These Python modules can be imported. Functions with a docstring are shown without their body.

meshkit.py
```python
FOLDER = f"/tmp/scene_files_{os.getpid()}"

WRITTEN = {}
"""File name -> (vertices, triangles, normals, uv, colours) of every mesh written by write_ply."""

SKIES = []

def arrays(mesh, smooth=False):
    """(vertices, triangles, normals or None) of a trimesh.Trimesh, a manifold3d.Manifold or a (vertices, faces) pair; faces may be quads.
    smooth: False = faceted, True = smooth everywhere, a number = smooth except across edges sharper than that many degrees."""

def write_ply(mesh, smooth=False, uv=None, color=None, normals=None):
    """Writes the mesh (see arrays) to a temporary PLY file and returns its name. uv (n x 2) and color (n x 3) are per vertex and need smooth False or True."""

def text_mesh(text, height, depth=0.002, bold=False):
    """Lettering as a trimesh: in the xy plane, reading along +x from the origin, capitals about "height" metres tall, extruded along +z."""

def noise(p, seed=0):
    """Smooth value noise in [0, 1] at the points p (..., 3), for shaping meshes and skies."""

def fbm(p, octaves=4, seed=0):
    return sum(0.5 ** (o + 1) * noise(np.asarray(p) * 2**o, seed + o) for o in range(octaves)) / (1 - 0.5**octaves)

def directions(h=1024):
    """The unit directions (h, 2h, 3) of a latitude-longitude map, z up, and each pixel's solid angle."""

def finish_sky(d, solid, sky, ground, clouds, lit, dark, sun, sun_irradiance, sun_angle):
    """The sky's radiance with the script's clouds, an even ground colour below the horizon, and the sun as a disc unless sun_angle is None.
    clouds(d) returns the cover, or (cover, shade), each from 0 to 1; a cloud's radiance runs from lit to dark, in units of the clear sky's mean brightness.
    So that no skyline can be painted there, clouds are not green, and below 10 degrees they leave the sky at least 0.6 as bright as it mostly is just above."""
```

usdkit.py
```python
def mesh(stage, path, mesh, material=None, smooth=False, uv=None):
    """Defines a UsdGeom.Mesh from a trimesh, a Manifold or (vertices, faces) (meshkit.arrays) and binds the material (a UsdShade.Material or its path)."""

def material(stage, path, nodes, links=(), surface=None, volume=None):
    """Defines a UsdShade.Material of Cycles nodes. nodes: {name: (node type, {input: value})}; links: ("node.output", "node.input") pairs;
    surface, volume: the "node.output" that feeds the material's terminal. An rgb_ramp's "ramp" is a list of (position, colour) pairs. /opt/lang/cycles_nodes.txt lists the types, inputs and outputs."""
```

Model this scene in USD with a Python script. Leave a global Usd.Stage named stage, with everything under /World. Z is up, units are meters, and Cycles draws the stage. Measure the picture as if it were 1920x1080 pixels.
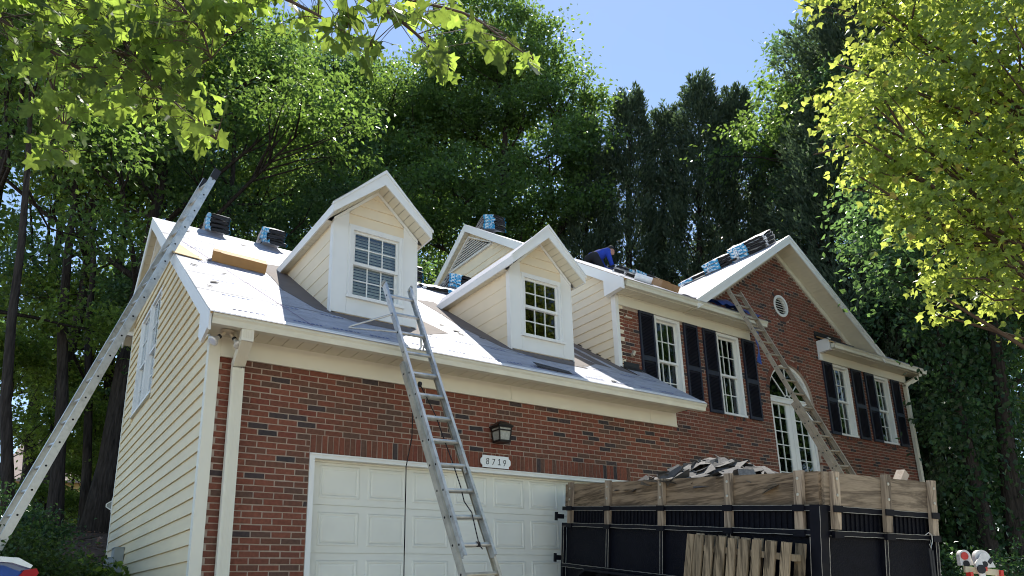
import math
import random
import numpy as np
import trimesh
import manifold3d as m3
import shapely
from shapely.geometry import Polygon, Point
import usdkit
import meshkit
from pxr import Usd, UsdGeom, UsdLux, UsdShade, Gf, Sdf, Vt

stage = Usd.Stage.CreateInMemory()
UsdGeom.SetStageUpAxis(stage, UsdGeom.Tokens.z)
UsdGeom.SetStageMetersPerUnit(stage, 1.0)
UsdGeom.Xform.Define(stage, '/World')
stage.DefinePrim('/World/Looks', 'Scope')
T = Sdf.ValueTypeNames

# ------------------------------------------------------------------ camera, sky, sun, exposure
CAM = np.array([-1.6094, -7.8046, 1.5])
YAW, PITCH, ROLL, FPX, PPX, PPY = 0.6171, 0.2725, -0.0262, 1348.0, -1.3, 195.9
EXPOSURE = 1.0
SKY, SUN = 0.105, 1.08
SUN_DIR = np.array([0.365, 0.42, 1.0]); SUN_DIR /= np.linalg.norm(SUN_DIR)

cy_, sy_, cp_, sp_ = math.cos(YAW), math.sin(YAW), math.cos(PITCH), math.sin(PITCH)
FWD = np.array([sy_ * cp_, cy_ * cp_, sp_])
R0 = np.array([cy_, -sy_, 0.0]); U0 = np.cross(R0, FWD)
RGT = math.cos(ROLL) * R0 + math.sin(ROLL) * U0
UPV = -math.sin(ROLL) * R0 + math.cos(ROLL) * U0
cam = UsdGeom.Camera.Define(stage, '/World/camera')
cam.CreateHorizontalApertureAttr(36.0)
cam.CreateVerticalApertureAttr(20.25)
cam.CreateFocalLengthAttr(FPX / 1920 * 36.0)
cam.CreateHorizontalApertureOffsetAttr(-PPX / 1920 * 36.0)
cam.CreateVerticalApertureOffsetAttr(PPY / 1920 * 36.0)
cam.CreateClippingRangeAttr((0.05, 3000.0))
cam.CreateExposureAttr(EXPOSURE)
M = np.eye(4); M[0, :3] = RGT; M[1, :3] = UPV; M[2, :3] = -FWD; M[3, :3] = CAM
cam.AddTransformOp().Set(Gf.Matrix4d(*M.ravel().tolist()))

el = math.asin(SUN_DIR[2]); rot = math.atan2(SUN_DIR[0], SUN_DIR[1])
sky = UsdLux.DomeLight.Define(stage, '/World/sky')
skym = usdkit.material(stage, '/World/Looks/sky_light', {
    's': ('sky_texture', {'sky_type': 'single_scattering', 'sun_disc': False, 'sun_elevation': el, 'sun_rotation': rot,
                          'air_density': 1.0, 'aerosol_density': 0.10, 'ozone_density': 0.3}),
    'b': ('background_shader', {'strength': SKY})}, [('s.color', 'b.color')], surface='b.background')
UsdShade.MaterialBindingAPI.Apply(sky.GetPrim()).Bind(skym)
sky.GetPrim().SetCustomDataByKey('kind', 'structure')
sun = UsdLux.DistantLight.Define(stage, '/World/sun')
sun.CreateNormalizeAttr(True); sun.CreateIntensityAttr(SUN); sun.CreateAngleAttr(0.53); sun.CreateColorAttr(Gf.Vec3f(1.0, 0.95, 0.86))
zz = SUN_DIR; xx = np.cross([0, 0, 1.0], zz); xx /= np.linalg.norm(xx); yy = np.cross(zz, xx)
M = np.eye(4); M[0, :3] = xx; M[1, :3] = yy; M[2, :3] = zz; M[3, :3] = [0, 0, 60]
sun.AddTransformOp().Set(Gf.Matrix4d(*M.ravel().tolist()))

rng = np.random.default_rng(7)
random.seed(7)


def ray(u, v):
    """direction (depth 1) from the camera towards pixel u, v of the 1920 x 1080 photograph"""
    return FWD + RGT * (u - 960 - PPX) / FPX - UPV * (v - 540 - PPY) / FPX


def at_depth(u, v, d):
    return CAM + ray(u, v) * d


def at_range(u, v, r):
    d = ray(u, v); return CAM + d * r / math.hypot(d[0], d[1])


# ------------------------------------------------------------------ materials
def mat(name, nodes, links, surface, volume=None):
    return usdkit.material(stage, '/World/Looks/' + name, nodes, links, surface=surface, volume=volume)


def plain(name, col, rough=0.6, metallic=0.0, var=0.12, scale=6.0, spec=0.5, bump=0.0, bscale=60.0, stretch=(1, 1, 1), coord='object', rvar=0.0, coat=0.0, bdist=0.01):
    col = np.array(col, float)
    n = {'t': ('texture_coordinate', {}), 'm': ('mapping', {'scale': stretch}),
         'n': ('noise_texture', {'scale': scale, 'detail': 6.0, 'roughness': 0.6}),
         'r': ('rgb_ramp', {'ramp': [(0.25, tuple(col * (1 - var))), (0.75, tuple(np.minimum(col * (1 + var), 0.95)))]}),
         'p': ('principled_bsdf', {'roughness': rough, 'metallic': metallic, 'specular_ior_level': spec, 'coat_weight': coat})}
    l = [('t.' + coord, 'm.vector'), ('m.vector', 'n.vector'), ('n.fac', 'r.fac'), ('r.color', 'p.base_color')]
    if bump:
        n['n2'] = ('noise_texture', {'scale': bscale, 'detail': 4.0})
        n['b'] = ('bump', {'strength': bump, 'distance': bdist})
        l += [('m.vector', 'n2.vector'), ('n2.fac', 'b.height'), ('b.normal', 'p.normal')]
    if rvar:
        n['rr'] = ('map_range', {'from_min': 0.3, 'from_max': 0.7, 'to_min': max(rough - rvar, 0.05), 'to_max': rough + rvar})
        l += [('n.fac', 'rr.value'), ('rr.result', 'p.roughness')]
    return mat(name, n, l, 'p.BSDF')


def wood(name, c0, c1, axis='z', rough=0.8, fine=1.0):
    """sawn timber: grain drawn out along one axis, long rings, grey and dark streaks"""
    k = {'x': (0.5, 9, 9), 'y': (9, 0.5, 9), 'z': (9, 9, 0.5)}[axis]; k2 = {'x': (1.2, 60, 60), 'y': (60, 1.2, 60), 'z': (60, 60, 1.2)}[axis]
    mid = tuple(0.5 * np.array(c0) + 0.5 * np.array(c1))
    n = {'t': ('texture_coordinate', {}), 'm': ('mapping', {'scale': k}), 'm2': ('mapping', {'scale': k2}),
         'n': ('noise_texture', {'scale': 1.0 * fine, 'detail': 5.0, 'roughness': 0.6, 'distortion': 0.8}),
         's': ('math', {'math_type': 'multiply', 'value2': 26.0}), 'sn': ('math', {'math_type': 'sine'}), 'sm': ('math', {'math_type': 'multiply_add', 'value2': 0.17, 'value3': 0.0}),
         'n2': ('noise_texture', {'scale': 1.0 * fine, 'detail': 5.0, 'roughness': 0.7}), 'n3': ('noise_texture', {'scale': 2.2, 'detail': 4.0}),
         'a': ('math', {'math_type': 'multiply_add', 'value2': 0.6}), 'a3': ('math', {'math_type': 'multiply_add', 'value2': 0.45}),
         'r': ('rgb_ramp', {'ramp': [(0.28, c0), (0.52, mid), (0.78, c1)]}),
         'o': ('object_info', {}), 'mr': ('map_range', {'to_min': 0.72, 'to_max': 1.18}), 'h': ('hsv', {}),
         'b': ('bump', {'strength': 0.45, 'distance': 0.003}), 'p': ('principled_bsdf', {'roughness': rough, 'specular_ior_level': 0.2})}
    l = [('t.object', 'm.vector'), ('t.object', 'm2.vector'), ('m.vector', 'n.vector'), ('m2.vector', 'n2.vector'), ('t.object', 'n3.vector'),
         ('n.fac', 's.value1'), ('s.value', 'sn.value1'), ('sn.value', 'sm.value1'), ('n2.fac', 'a.value1'), ('sm.value', 'a.value3'), ('n3.fac', 'a3.value1'), ('a.value', 'a3.value3'),
         ('a3.value', 'r.fac'), ('o.random', 'mr.value'), ('mr.result', 'h.value'), ('r.color', 'h.color'), ('h.color', 'p.base_color'), ('a.value', 'b.height'), ('b.normal', 'p.normal')]
    return mat(name, n, l, 'p.BSDF')


def leafy(name, lo, hi, trans, tmix=0.42, rough=0.45, tip=None):
    """leaf: diffuse and gloss on top, light coming through from behind; every leaf of its own tone"""
    lo, hi = np.array(lo), np.array(hi)
    ramp = [(0.0, tuple(lo)), (0.6, tuple((lo + hi) / 2)), (1.0, tuple(hi))]
    if tip is not None:
        ramp = [(0.0, tuple(lo)), (0.55, tuple((lo + hi) / 2)), (0.95, tuple(hi)), (0.985, tip)]
    n = {'g': ('attribute', {'attribute': 'tone'}), 'r': ('rgb_ramp', {'ramp': ramp}),
         'r2': ('rgb_ramp', {'ramp': [(0.0, tuple(np.array(trans) * 0.5)), (1.0, tuple(np.array(trans) * 1.3))]}),
         'p': ('principled_bsdf', {'roughness': rough, 'specular_ior_level': 0.3}),
         't': ('translucent_bsdf', {}), 'x': ('mix_closure', {'fac': tmix})}
    n['tc'] = ('texture_coordinate', {}); n['nz'] = ('noise_texture', {'scale': 38.0, 'detail': 3.0}); n['nm'] = ('map_range', {'from_min': 0.3, 'from_max': 0.7, 'to_min': 0.72, 'to_max': 1.25})
    n['h1'] = ('hsv', {}); n['h2'] = ('hsv', {})
    l = [('g.fac', 'r.fac'), ('r.color', 'h1.color'), ('h1.color', 'p.base_color'), ('g.fac', 'r2.fac'), ('r2.color', 'h2.color'), ('h2.color', 't.color'),
         ('tc.object', 'nz.vector'), ('nz.fac', 'nm.value'), ('nm.result', 'h1.value'), ('nm.result', 'h2.value'), ('p.BSDF', 'x.closure1'), ('t.BSDF', 'x.closure2')]
    return mat(name, n, l, 'x.closure')


MT = {}
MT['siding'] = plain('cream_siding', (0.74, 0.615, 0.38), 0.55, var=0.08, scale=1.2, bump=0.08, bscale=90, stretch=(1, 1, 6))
MT['siding2'] = plain('cream_siding_dormer', (0.76, 0.66, 0.48), 0.6, var=0.05, scale=1.5)
MT['trim'] = plain('white_trim', (0.76, 0.76, 0.72), 0.5, var=0.05, scale=2.0)
MT['frieze'] = plain('cream_trim', (0.72, 0.69, 0.57), 0.5, var=0.05, scale=2.0)
MT['gutter'] = plain('gutter_enamel', (0.66, 0.64, 0.52), 0.35, var=0.10, scale=5.0, stretch=(1, 1, 4))
MT['soffit'] = plain('cream_soffit', (0.66, 0.61, 0.47), 0.6, var=0.06)
MT['door'] = plain('garage_door_paint', (0.74, 0.73, 0.64), 0.45, var=0.07, scale=1.6, bump=0.05, bscale=150)
MT['shutter'] = plain('navy_shutter', (0.009, 0.011, 0.022), 0.5, var=0.2)
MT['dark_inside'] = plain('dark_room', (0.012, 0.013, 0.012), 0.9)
MT['blind'] = plain('white_blind', (0.76, 0.76, 0.70), 0.6, var=0.05)
MT['curtain'] = plain('grey_curtain', (0.10, 0.11, 0.10), 0.9, var=0.1)
MT['black'] = plain('black_paint', (0.004, 0.0042, 0.007), 0.5, spec=0.12, var=0.35, scale=9.0, rvar=0.15)
MT['black_mesh'] = plain('black_bedliner', (0.0035, 0.0038, 0.007), 0.55, spec=0.10, var=0.4, scale=14.0, bump=0.6, bscale=60)
MT['rail_edge'] = plain('worn_rail_edge', (0.30, 0.28, 0.24), 0.5, metallic=0.3, var=0.4, scale=20)
MT['alu'] = plain('worn_aluminium', (0.55, 0.55, 0.52), 0.38, metallic=0.75, var=0.18, scale=9, rvar=0.1)
MT['alu_dirty'] = plain('dirty_aluminium', (0.42, 0.40, 0.33), 0.55, metallic=0.45, var=0.3, scale=7)
MT['tan_ladder'] = plain('tan_aluminium', (0.36, 0.30, 0.22), 0.55, metallic=0.35, var=0.25, scale=8)
MT['hole'] = plain('dark_hole', (0.004, 0.004, 0.004), 0.9)
MT['rubber'] = plain('black_rubber', (0.012, 0.012, 0.014), 0.7)
MT['rope'] = plain('black_rope', (0.012, 0.011, 0.011), 0.9)
MT['bronze'] = plain('dark_bronze', (0.020, 0.016, 0.013), 0.45, metallic=0.5)
MT['lamp_glass'] = plain('seeded_glass', (0.30, 0.30, 0.27), 0.12, var=0.25, scale=30)
MT['plate'] = plain('white_ceramic', (0.80, 0.80, 0.77), 0.2, var=0.03, coat=0.6)
MT['digit'] = plain('black_glaze', (0.008, 0.008, 0.008), 0.3)
MT['grey_box'] = plain('grey_enamel', (0.30, 0.32, 0.30), 0.45)
MT['clear'] = plain('frosted_flood_lamp', (0.62, 0.61, 0.57), 0.3, metallic=0.25, var=0.1, scale=20)
MT['blue_shirt'] = plain('blue_shirt', (0.012, 0.045, 0.36), 0.85, var=0.2, scale=25)
MT['trousers'] = plain('dark_trousers', (0.012, 0.012, 0.016), 0.9)
MT['skin'] = plain('skin', (0.42, 0.22, 0.15), 0.55)
MT['cap'] = plain('black_cap', (0.010, 0.010, 0.011), 0.8)
MT['glove'] = plain('grey_glove', (0.20, 0.20, 0.21), 0.9)
MT['tarp'] = plain('blue_tarp', (0.012, 0.055, 0.27), 0.4, var=0.25, scale=20, bump=0.3, bscale=30)
MT['cardboard'] = plain('cardboard', (0.34, 0.20, 0.10), 0.85, var=0.12, scale=6)
MT['paper_box'] = plain('brown_paper_box', (0.36, 0.19, 0.065), 0.75, var=0.12, scale=6)
MT['plywood'] = plain('plywood', (0.55, 0.38, 0.19), 0.8, var=0.15, scale=5, stretch=(1, 6, 1))
MT['lap'] = plain('painted_lap_shadow', (0.16, 0.16, 0.18), 0.9, var=0.5, scale=8)  # dark grey for the shadow line painted in at the sheet laps
MT['chalk'] = plain('chalk_line', (0.30, 0.22, 0.36), 0.9)
MT['wrap'] = plain('white_plastic_wrap', (0.78, 0.79, 0.80), 0.25, var=0.1, scale=15)
MT['wrap_blue'] = mat('blue_printed_wrap', {
    't': ('texture_coordinate', {}), 'n': ('noise_texture', {'scale': 9.0, 'detail': 3.0, 'distortion': 1.5}),
    'r': ('rgb_ramp', {'ramp': [(0.46, (0.03, 0.25, 0.50)), (0.50, (0.05, 0.42, 0.60)), (0.54, (0.75, 0.78, 0.80)), (0.62, (0.78, 0.79, 0.8)), (0.66, (0.02, 0.12, 0.30))]}),
    'p': ('principled_bsdf', {'roughness': 0.25})}, [('t.object', 'n.vector'), ('n.fac', 'r.fac'), ('r.color', 'p.base_color')], 'p.BSDF')
MT['shingle_edge'] = plain('shingle_edges', (0.018, 0.017, 0.018), 0.9, var=0.5, scale=40, stretch=(1, 1, 12))
MT['shingle'] = plain('old_grey_shingle', (0.155, 0.148, 0.142), 0.95, var=0.4, scale=35, bump=0.5, bscale=220)
MT['shingle_back'] = plain('shingle_underside', (0.065, 0.062, 0.060), 0.9, var=0.4, scale=20)
MT['dark_felt'] = plain('dark_felt', (0.17, 0.145, 0.135), 0.9, var=0.12, scale=4)
MT['flash'] = plain('black_flashing', (0.012, 0.012, 0.014), 0.6)
MT['edge_metal'] = plain('white_drip_edge', (0.80, 0.80, 0.78), 0.4)
MT['board'] = wood('brown_plank', (0.080, 0.055, 0.034), (0.31, 0.225, 0.145), 'y')
MT['board_end'] = wood('brown_plank_across', (0.095, 0.070, 0.048), (0.29, 0.225, 0.155), 'x')
MT['post'] = wood('grey_stake', (0.11, 0.082, 0.058), (0.38, 0.30, 0.215), 'z')
MT['fresh'] = wood('pale_timber', (0.55, 0.43, 0.33), (0.70, 0.58, 0.46), 'z')
MT['pallet'] = wood('weathered_pallet_board', (0.045, 0.034, 0.021), (0.29, 0.225, 0.145), 'z')
MT['bark'] = plain('grey_brown_bark', (0.085, 0.070, 0.056), 0.95, var=0.7, scale=6, bump=1.0, bscale=9, stretch=(3.0, 3.0, 0.35), bdist=0.06, spec=0.1)
MT['bark_dark'] = plain('dark_bark', (0.042, 0.035, 0.030), 0.95, var=0.75, scale=6, bump=1.0, bscale=9, stretch=(3.0, 3.0, 0.35), bdist=0.06, spec=0.1)
MT['twig'] = plain('twig_bark', (0.07, 0.045, 0.03), 0.9)
MT['mulch'] = plain('pine_straw_ground', (0.10, 0.060, 0.042), 0.95, var=0.6, scale=9, bump=1.0, bscale=40, coord='object')
MT['concrete'] = plain('driveway_concrete', (0.52, 0.475, 0.40), 0.9, var=0.1, scale=2.0)
MT['lawn'] = plain('lawn_soil', (0.05, 0.075, 0.025), 0.95, var=0.4, scale=8)
MT['yellow_house'] = plain('yellow_clapboard', (0.60, 0.47, 0.20), 0.7, var=0.05)
MT['pink_roof'] = plain('faded_roof', (0.33, 0.27, 0.25), 0.9, var=0.15)
MT['car_paint'] = plain('silver_car_paint', (0.62, 0.64, 0.66), 0.25, metallic=0.4, var=0.04, coat=1.0)
MT['car_blue'] = plain('blue_car_paint', (0.010, 0.06, 0.28), 0.2, var=0.15, coat=1.0)
MT['car_glass_sky_tint'] = plain('car_window_sky_tint', (0.012, 0.075, 0.33), 0.25, var=0.3, spec=0.3)  # blue of the reflected sky is put into the base colour
MT['tail_lens'] = plain('red_lens', (0.42, 0.008, 0.014), 0.3, spec=0.2)
MT['red_fibre'] = plain('red_fibreglass', (0.55, 0.035, 0.025), 0.45, var=0.15)
MT['shoe'] = plain('pale_ladder_shoe', (0.62, 0.60, 0.58), 0.5, metallic=0.2, var=0.2, scale=20)
MT['cream_rung'] = plain('cream_rung', (0.55, 0.47, 0.32), 0.5, var=0.15)
MT['beige_bracket'] = plain('beige_bracket', (0.55, 0.48, 0.36), 0.6)

# roof underlayment: white sheet with rows of small printed marks, chalk smears
MT['felt'] = mat('white_underlayment', {
    'g': ('texture_coordinate', {}),
    'm1': ('mapping', {'scale': (6.0, 20.0, 0.0)}), 'n1': ('noise_texture', {'scale': 1.5, 'detail': 3.0, 'roughness': 0.75}),
    'r1': ('rgb_ramp', {'ramp': [(0.56, (0, 0, 0)), (0.62, (1, 1, 1))]}),
    'm2': ('mapping', {'scale': (0.9, 3.2, 0.0)}), 'n2': ('noise_texture', {'scale': 2.2, 'detail': 7.0, 'roughness': 0.72}),
    'r2': ('rgb_ramp', {'ramp': [(0.30, (0.26, 0.235, 0.22)), (0.42, (0.38, 0.385, 0.43)), (0.55, (0.45, 0.46, 0.52)), (0.72, (0.52, 0.53, 0.57))]}),
    'n3': ('noise_texture', {'scale': 7.0, 'detail': 5.0, 'roughness': 0.6}), 'bp': ('bump', {'strength': 0.5, 'distance': 0.03}),
    'n4': ('noise_texture', {'scale': 1.1, 'detail': 2.0}), 'r4': ('rgb_ramp', {'ramp': [(0.42, (0.15, 0.15, 0.15)), (0.62, (1, 1, 1))]}), 'f2': ('math', {'math_type': 'multiply'}),
    'x': ('mix', {'color2': (0.12, 0.13, 0.19)}), 'f': ('math', {'math_type': 'multiply', 'value2': 0.75}),
    'p': ('principled_bsdf', {'roughness': 0.6, 'specular_ior_level': 0.25})},
    [('g.object', 'm1.vector'), ('m1.vector', 'n1.vector'), ('n1.fac', 'r1.fac'), ('g.object', 'm2.vector'), ('m2.vector', 'n2.vector'), ('n2.fac', 'r2.fac'), ('g.object', 'n3.vector'), ('n3.fac', 'bp.height'), ('bp.normal', 'p.normal'),
     ('g.object', 'n4.vector'), ('n4.fac', 'r4.fac'), ('r4.color', 'f2.value2'), ('r1.color', 'f2.value1'), ('f2.value', 'f.value1'),
     ('r2.color', 'x.color1'), ('f.value', 'x.fac'), ('x.color', 'p.base_color')], 'p.BSDF')
MT['print_ink'] = plain('printed_ink', (0.12, 0.16, 0.34), 0.7)

MT['glass'] = mat('window_glass', {'f': ('fresnel', {'IOR': 1.52}), 'fm': ('math', {'math_type': 'multiply_add', 'value2': 1.15, 'value3': 0.0, 'use_clamp': True}),
    't': ('transparent_bsdf', {'color': (0.86, 0.90, 0.88)}), 'g': ('glossy_bsdf', {'roughness': 0.01, 'color': (0.95, 0.97, 1.0)}), 'x': ('mix_closure', {})},
    [('f.fac', 'fm.value1'), ('fm.value', 'x.fac'), ('t.BSDF', 'x.closure1'), ('g.BSDF', 'x.closure2')], 'x.closure')

BRICK_TONES = [(0.190, 0.066, 0.041), (0.165, 0.062, 0.040), (0.205, 0.074, 0.046), (0.145, 0.064, 0.042), (0.115, 0.064, 0.046), (0.062, 0.046, 0.044), (0.048, 0.040, 0.040), (0.175, 0.056, 0.037)]
BRICK_P = [0.23, 0.19, 0.12, 0.17, 0.10, 0.055, 0.04, 0.095]
for i, c in enumerate(BRICK_TONES):
    MT['brick%d' % i] = plain('brick_tone_%d' % i, c, 0.9, var=0.28, scale=28, bump=0.5, bscale=160, spec=0.25)
acc, ramp = 0.0, []
for c, q in zip(BRICK_TONES, BRICK_P):
    ramp.append((acc, c)); acc += q
MT['brickwork'] = mat('brick_tones_mixed', {'g': ('attribute', {'attribute': 'tone'}), 'r': ('rgb_ramp', {'ramp': ramp, 'interpolate': False}),
    't': ('texture_coordinate', {}), 'n': ('noise_texture', {'scale': 30.0, 'detail': 5.0}), 'mr': ('map_range', {'from_min': 0.3, 'from_max': 0.7, 'to_min': 0.72, 'to_max': 1.28}),
    'h': ('hsv', {}), 'n2': ('noise_texture', {'scale': 160.0}), 'b': ('bump', {'strength': 0.5, 'distance': 0.004}), 'p': ('principled_bsdf', {'roughness': 0.9, 'specular_ior_level': 0.25})},
    [('g.fac', 'r.fac'), ('t.object', 'n.vector'), ('n.fac', 'mr.value'), ('mr.result', 'h.value'), ('r.color', 'h.color'), ('h.color', 'p.base_color'),
     ('t.object', 'n2.vector'), ('n2.fac', 'b.height'), ('b.normal', 'p.normal')], 'p.BSDF')
MT['mortar'] = plain('mortar', (0.39, 0.31, 0.245), 0.95, var=0.15, scale=14, bump=0.6, bscale=120)

MT['leaf_oak'] = leafy('oak_leaf', (0.034, 0.072, 0.032), (0.100, 0.165, 0.064), (0.30, 0.48, 0.08), 0.45, 0.32)
MT['leaf_mid'] = leafy('forest_leaf', (0.038, 0.080, 0.032), (0.12, 0.185, 0.060), (0.46, 0.62, 0.09), 0.52, 0.33)
MT['leaf_blue'] = leafy('blue_green_leaf', (0.036, 0.080, 0.050), (0.098, 0.165, 0.096), (0.25, 0.44, 0.11), 0.43, 0.28)
MT['leaf_cyp'] = leafy('cypress_spray', (0.038, 0.066, 0.044), (0.110, 0.155, 0.092), (0.14, 0.22, 0.09), 0.36, 0.5)
MT['leaf_ivy'] = leafy('ivy_leaf', (0.018, 0.048, 0.024), (0.055, 0.115, 0.045), (0.12, 0.25, 0.06), 0.3, 0.3)
MT['leaf_maple'] = leafy('red_maple_leaf', (0.085, 0.160, 0.050), (0.19, 0.29, 0.095), (0.66, 0.76, 0.13), 0.53, 0.33, tip=(0.36, 0.18, 0.09))
MT['leaf_over'] = leafy('sugar_maple_leaf', (0.034, 0.078, 0.022), (0.12, 0.185, 0.050), (0.46, 0.64, 0.09), 0.53, 0.6)
MT['leaf_shrub'] = leafy('shrub_leaf', (0.018, 0.045, 0.016), (0.05, 0.10, 0.035), (0.2, 0.32, 0.06), 0.35, 0.3)

# ------------------------------------------------------------------ mesh helpers
class MB:
    """collects pieces of one mesh"""
    def __init__(self):
        self.v, self.f, self.n = [], [], 0

    def add(self, v, f):
        v = np.asarray(v, float); f = np.asarray(f, int)
        if f.ndim == 2 and f.shape[1] == 4:
            f = np.vstack([f[:, [0, 1, 2]], f[:, [0, 2, 3]]])
        self.v.append(v); self.f.append(f + self.n); self.n += len(v); return self

    def tm(self, m):
        return self.add(m.vertices, m.faces)

    def hexa(self, p):
        """8 corners: 0-3 bottom ring counter-clockwise from above, 4-7 top ring"""
        return self.add(p, [[0, 3, 2, 1], [4, 5, 6, 7], [0, 1, 5, 4], [1, 2, 6, 5], [2, 3, 7, 6], [3, 0, 4, 7]])

    def box(self, a, b):
        a, b = np.minimum(a, b), np.maximum(a, b)
        x0, y0, z0 = a; x1, y1, z1 = b
        return self.hexa([(x0, y0, z0), (x1, y0, z0), (x1, y1, z0), (x0, y1, z0), (x0, y0, z1), (x1, y0, z1), (x1, y1, z1), (x0, y1, z1)])

    def obox(self, c, ax, ay, az, hx, hy, hz):
        c = np.asarray(c, float); ax, ay, az = (np.asarray(q, float) for q in (ax, ay, az))
        if np.dot(np.cross(ax, ay), az) < 0:
            az = -az
        P = [c + sx * hx * ax + sy * hy * ay + sz * hz * az for sz in (-1, 1) for sx, sy in ((-1, -1), (1, -1), (1, 1), (-1, 1))]
        return self.hexa(P)

    def bar(self, p, q, w, h, up=(0, 0, 1)):
        p, q = np.asarray(p, float), np.asarray(q, float)
        d = q - p; L = np.linalg.norm(d); d = d / L
        s = np.cross(d, up); s /= np.linalg.norm(s); t = np.cross(s, d)
        return self.obox((p + q) / 2, d, s, t, L / 2, w / 2, h / 2)

    def prism(self, pts, off):
        """planar polygon pts (3-D, in order) pushed along off"""
        pts = np.asarray(pts, float); off = np.asarray(off, float); n = len(pts)
        nrm = sum(np.cross(pts[i] - pts[0], pts[(i + 1) % n] - pts[0]) for i in range(1, n - 1))
        if np.dot(nrm, off) < 0:
            pts = pts[::-1]; nrm = -nrm
        e1 = pts[1] - pts[0]; e1 /= np.linalg.norm(e1); e2 = np.cross(nrm / np.linalg.norm(nrm), e1)
        p2 = np.stack([(pts - pts[0]) @ e1, (pts - pts[0]) @ e2], 1)
        tri = np.array(trimesh.creation.triangulate_polygon(Polygon(p2), engine='earcut')[1]) if n > 4 else np.array([[0, 1, 2]] if n == 3 else [[0, 1, 2], [0, 2, 3]])
        if n > 4:
            vv = trimesh.creation.triangulate_polygon(Polygon(p2), engine='earcut')[0]
            idx = np.array([np.argmin(np.linalg.norm(p2 - q, axis=1)) for q in vv]); tri = idx[tri]
            a = p2[tri]; s = (a[:, 1, 0] - a[:, 0, 0]) * (a[:, 2, 1] - a[:, 0, 1]) - (a[:, 2, 0] - a[:, 0, 0]) * (a[:, 1, 1] - a[:, 0, 1])
            tri[s < 0] = tri[s < 0][:, ::-1]
        f = [list(t[::-1]) for t in tri] + [list(t + n) for t in tri]
        for i in range(n):
            j = (i + 1) % n; f += [[i, j, j + n], [i, j + n, i + n]]
        return self.add(np.vstack([pts, pts + off]), f)

    def tube(self, pts, r, k=8, caps=True):
        pts = np.asarray(pts, float); n = len(pts); r = np.broadcast_to(np.asarray(r, float), (n,))
        d = np.gradient(pts, axis=0); d /= np.linalg.norm(d, axis=1, keepdims=True) + 1e-12
        ref = np.array([0, 0, 1.0]) if abs(d[0, 2]) < 0.9 else np.array([1.0, 0, 0])
        rings = []
        s = np.cross(d[0], ref); s /= np.linalg.norm(s)
        for i in range(n):
            s = s - d[i] * (s @ d[i]); s /= np.linalg.norm(s) + 1e-12; t = np.cross(d[i], s)
            a = np.arange(k) * 2 * np.pi / k
            rings.append(pts[i] + r[i] * (np.cos(a)[:, None] * s + np.sin(a)[:, None] * t))
        v = np.vstack(rings); f = []
        for i in range(n - 1):
            for j in range(k):
                a, b = i * k + j, i * k + (j + 1) % k
                f.append([a, b, b + k, a + k])
        f = np.array(f); f = np.vstack([f[:, [0, 1, 2]], f[:, [0, 2, 3]]])
        if caps:
            v = np.vstack([v, pts[0], pts[-1]]); c0, c1 = n * k, n * k + 1
            f = np.vstack([f, [[c0, (j + 1) % k, j] for j in range(k)], [[c1, (n - 1) * k + j, (n - 1) * k + (j + 1) % k] for j in range(k)]])
        return self.add(v, f)

    def lathe(self, prof, c, axis=(0, 0, 1), k=20):
        m = trimesh.creation.revolve(np.asarray(prof, float), sections=k)
        T4 = trimesh.geometry.align_vectors([0, 0, 1], np.asarray(axis, float)); m.apply_transform(T4); m.apply_translation(c)
        return self.tm(m)

    def mesh(self):
        return np.vstack(self.v), np.vstack(self.f)


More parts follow.
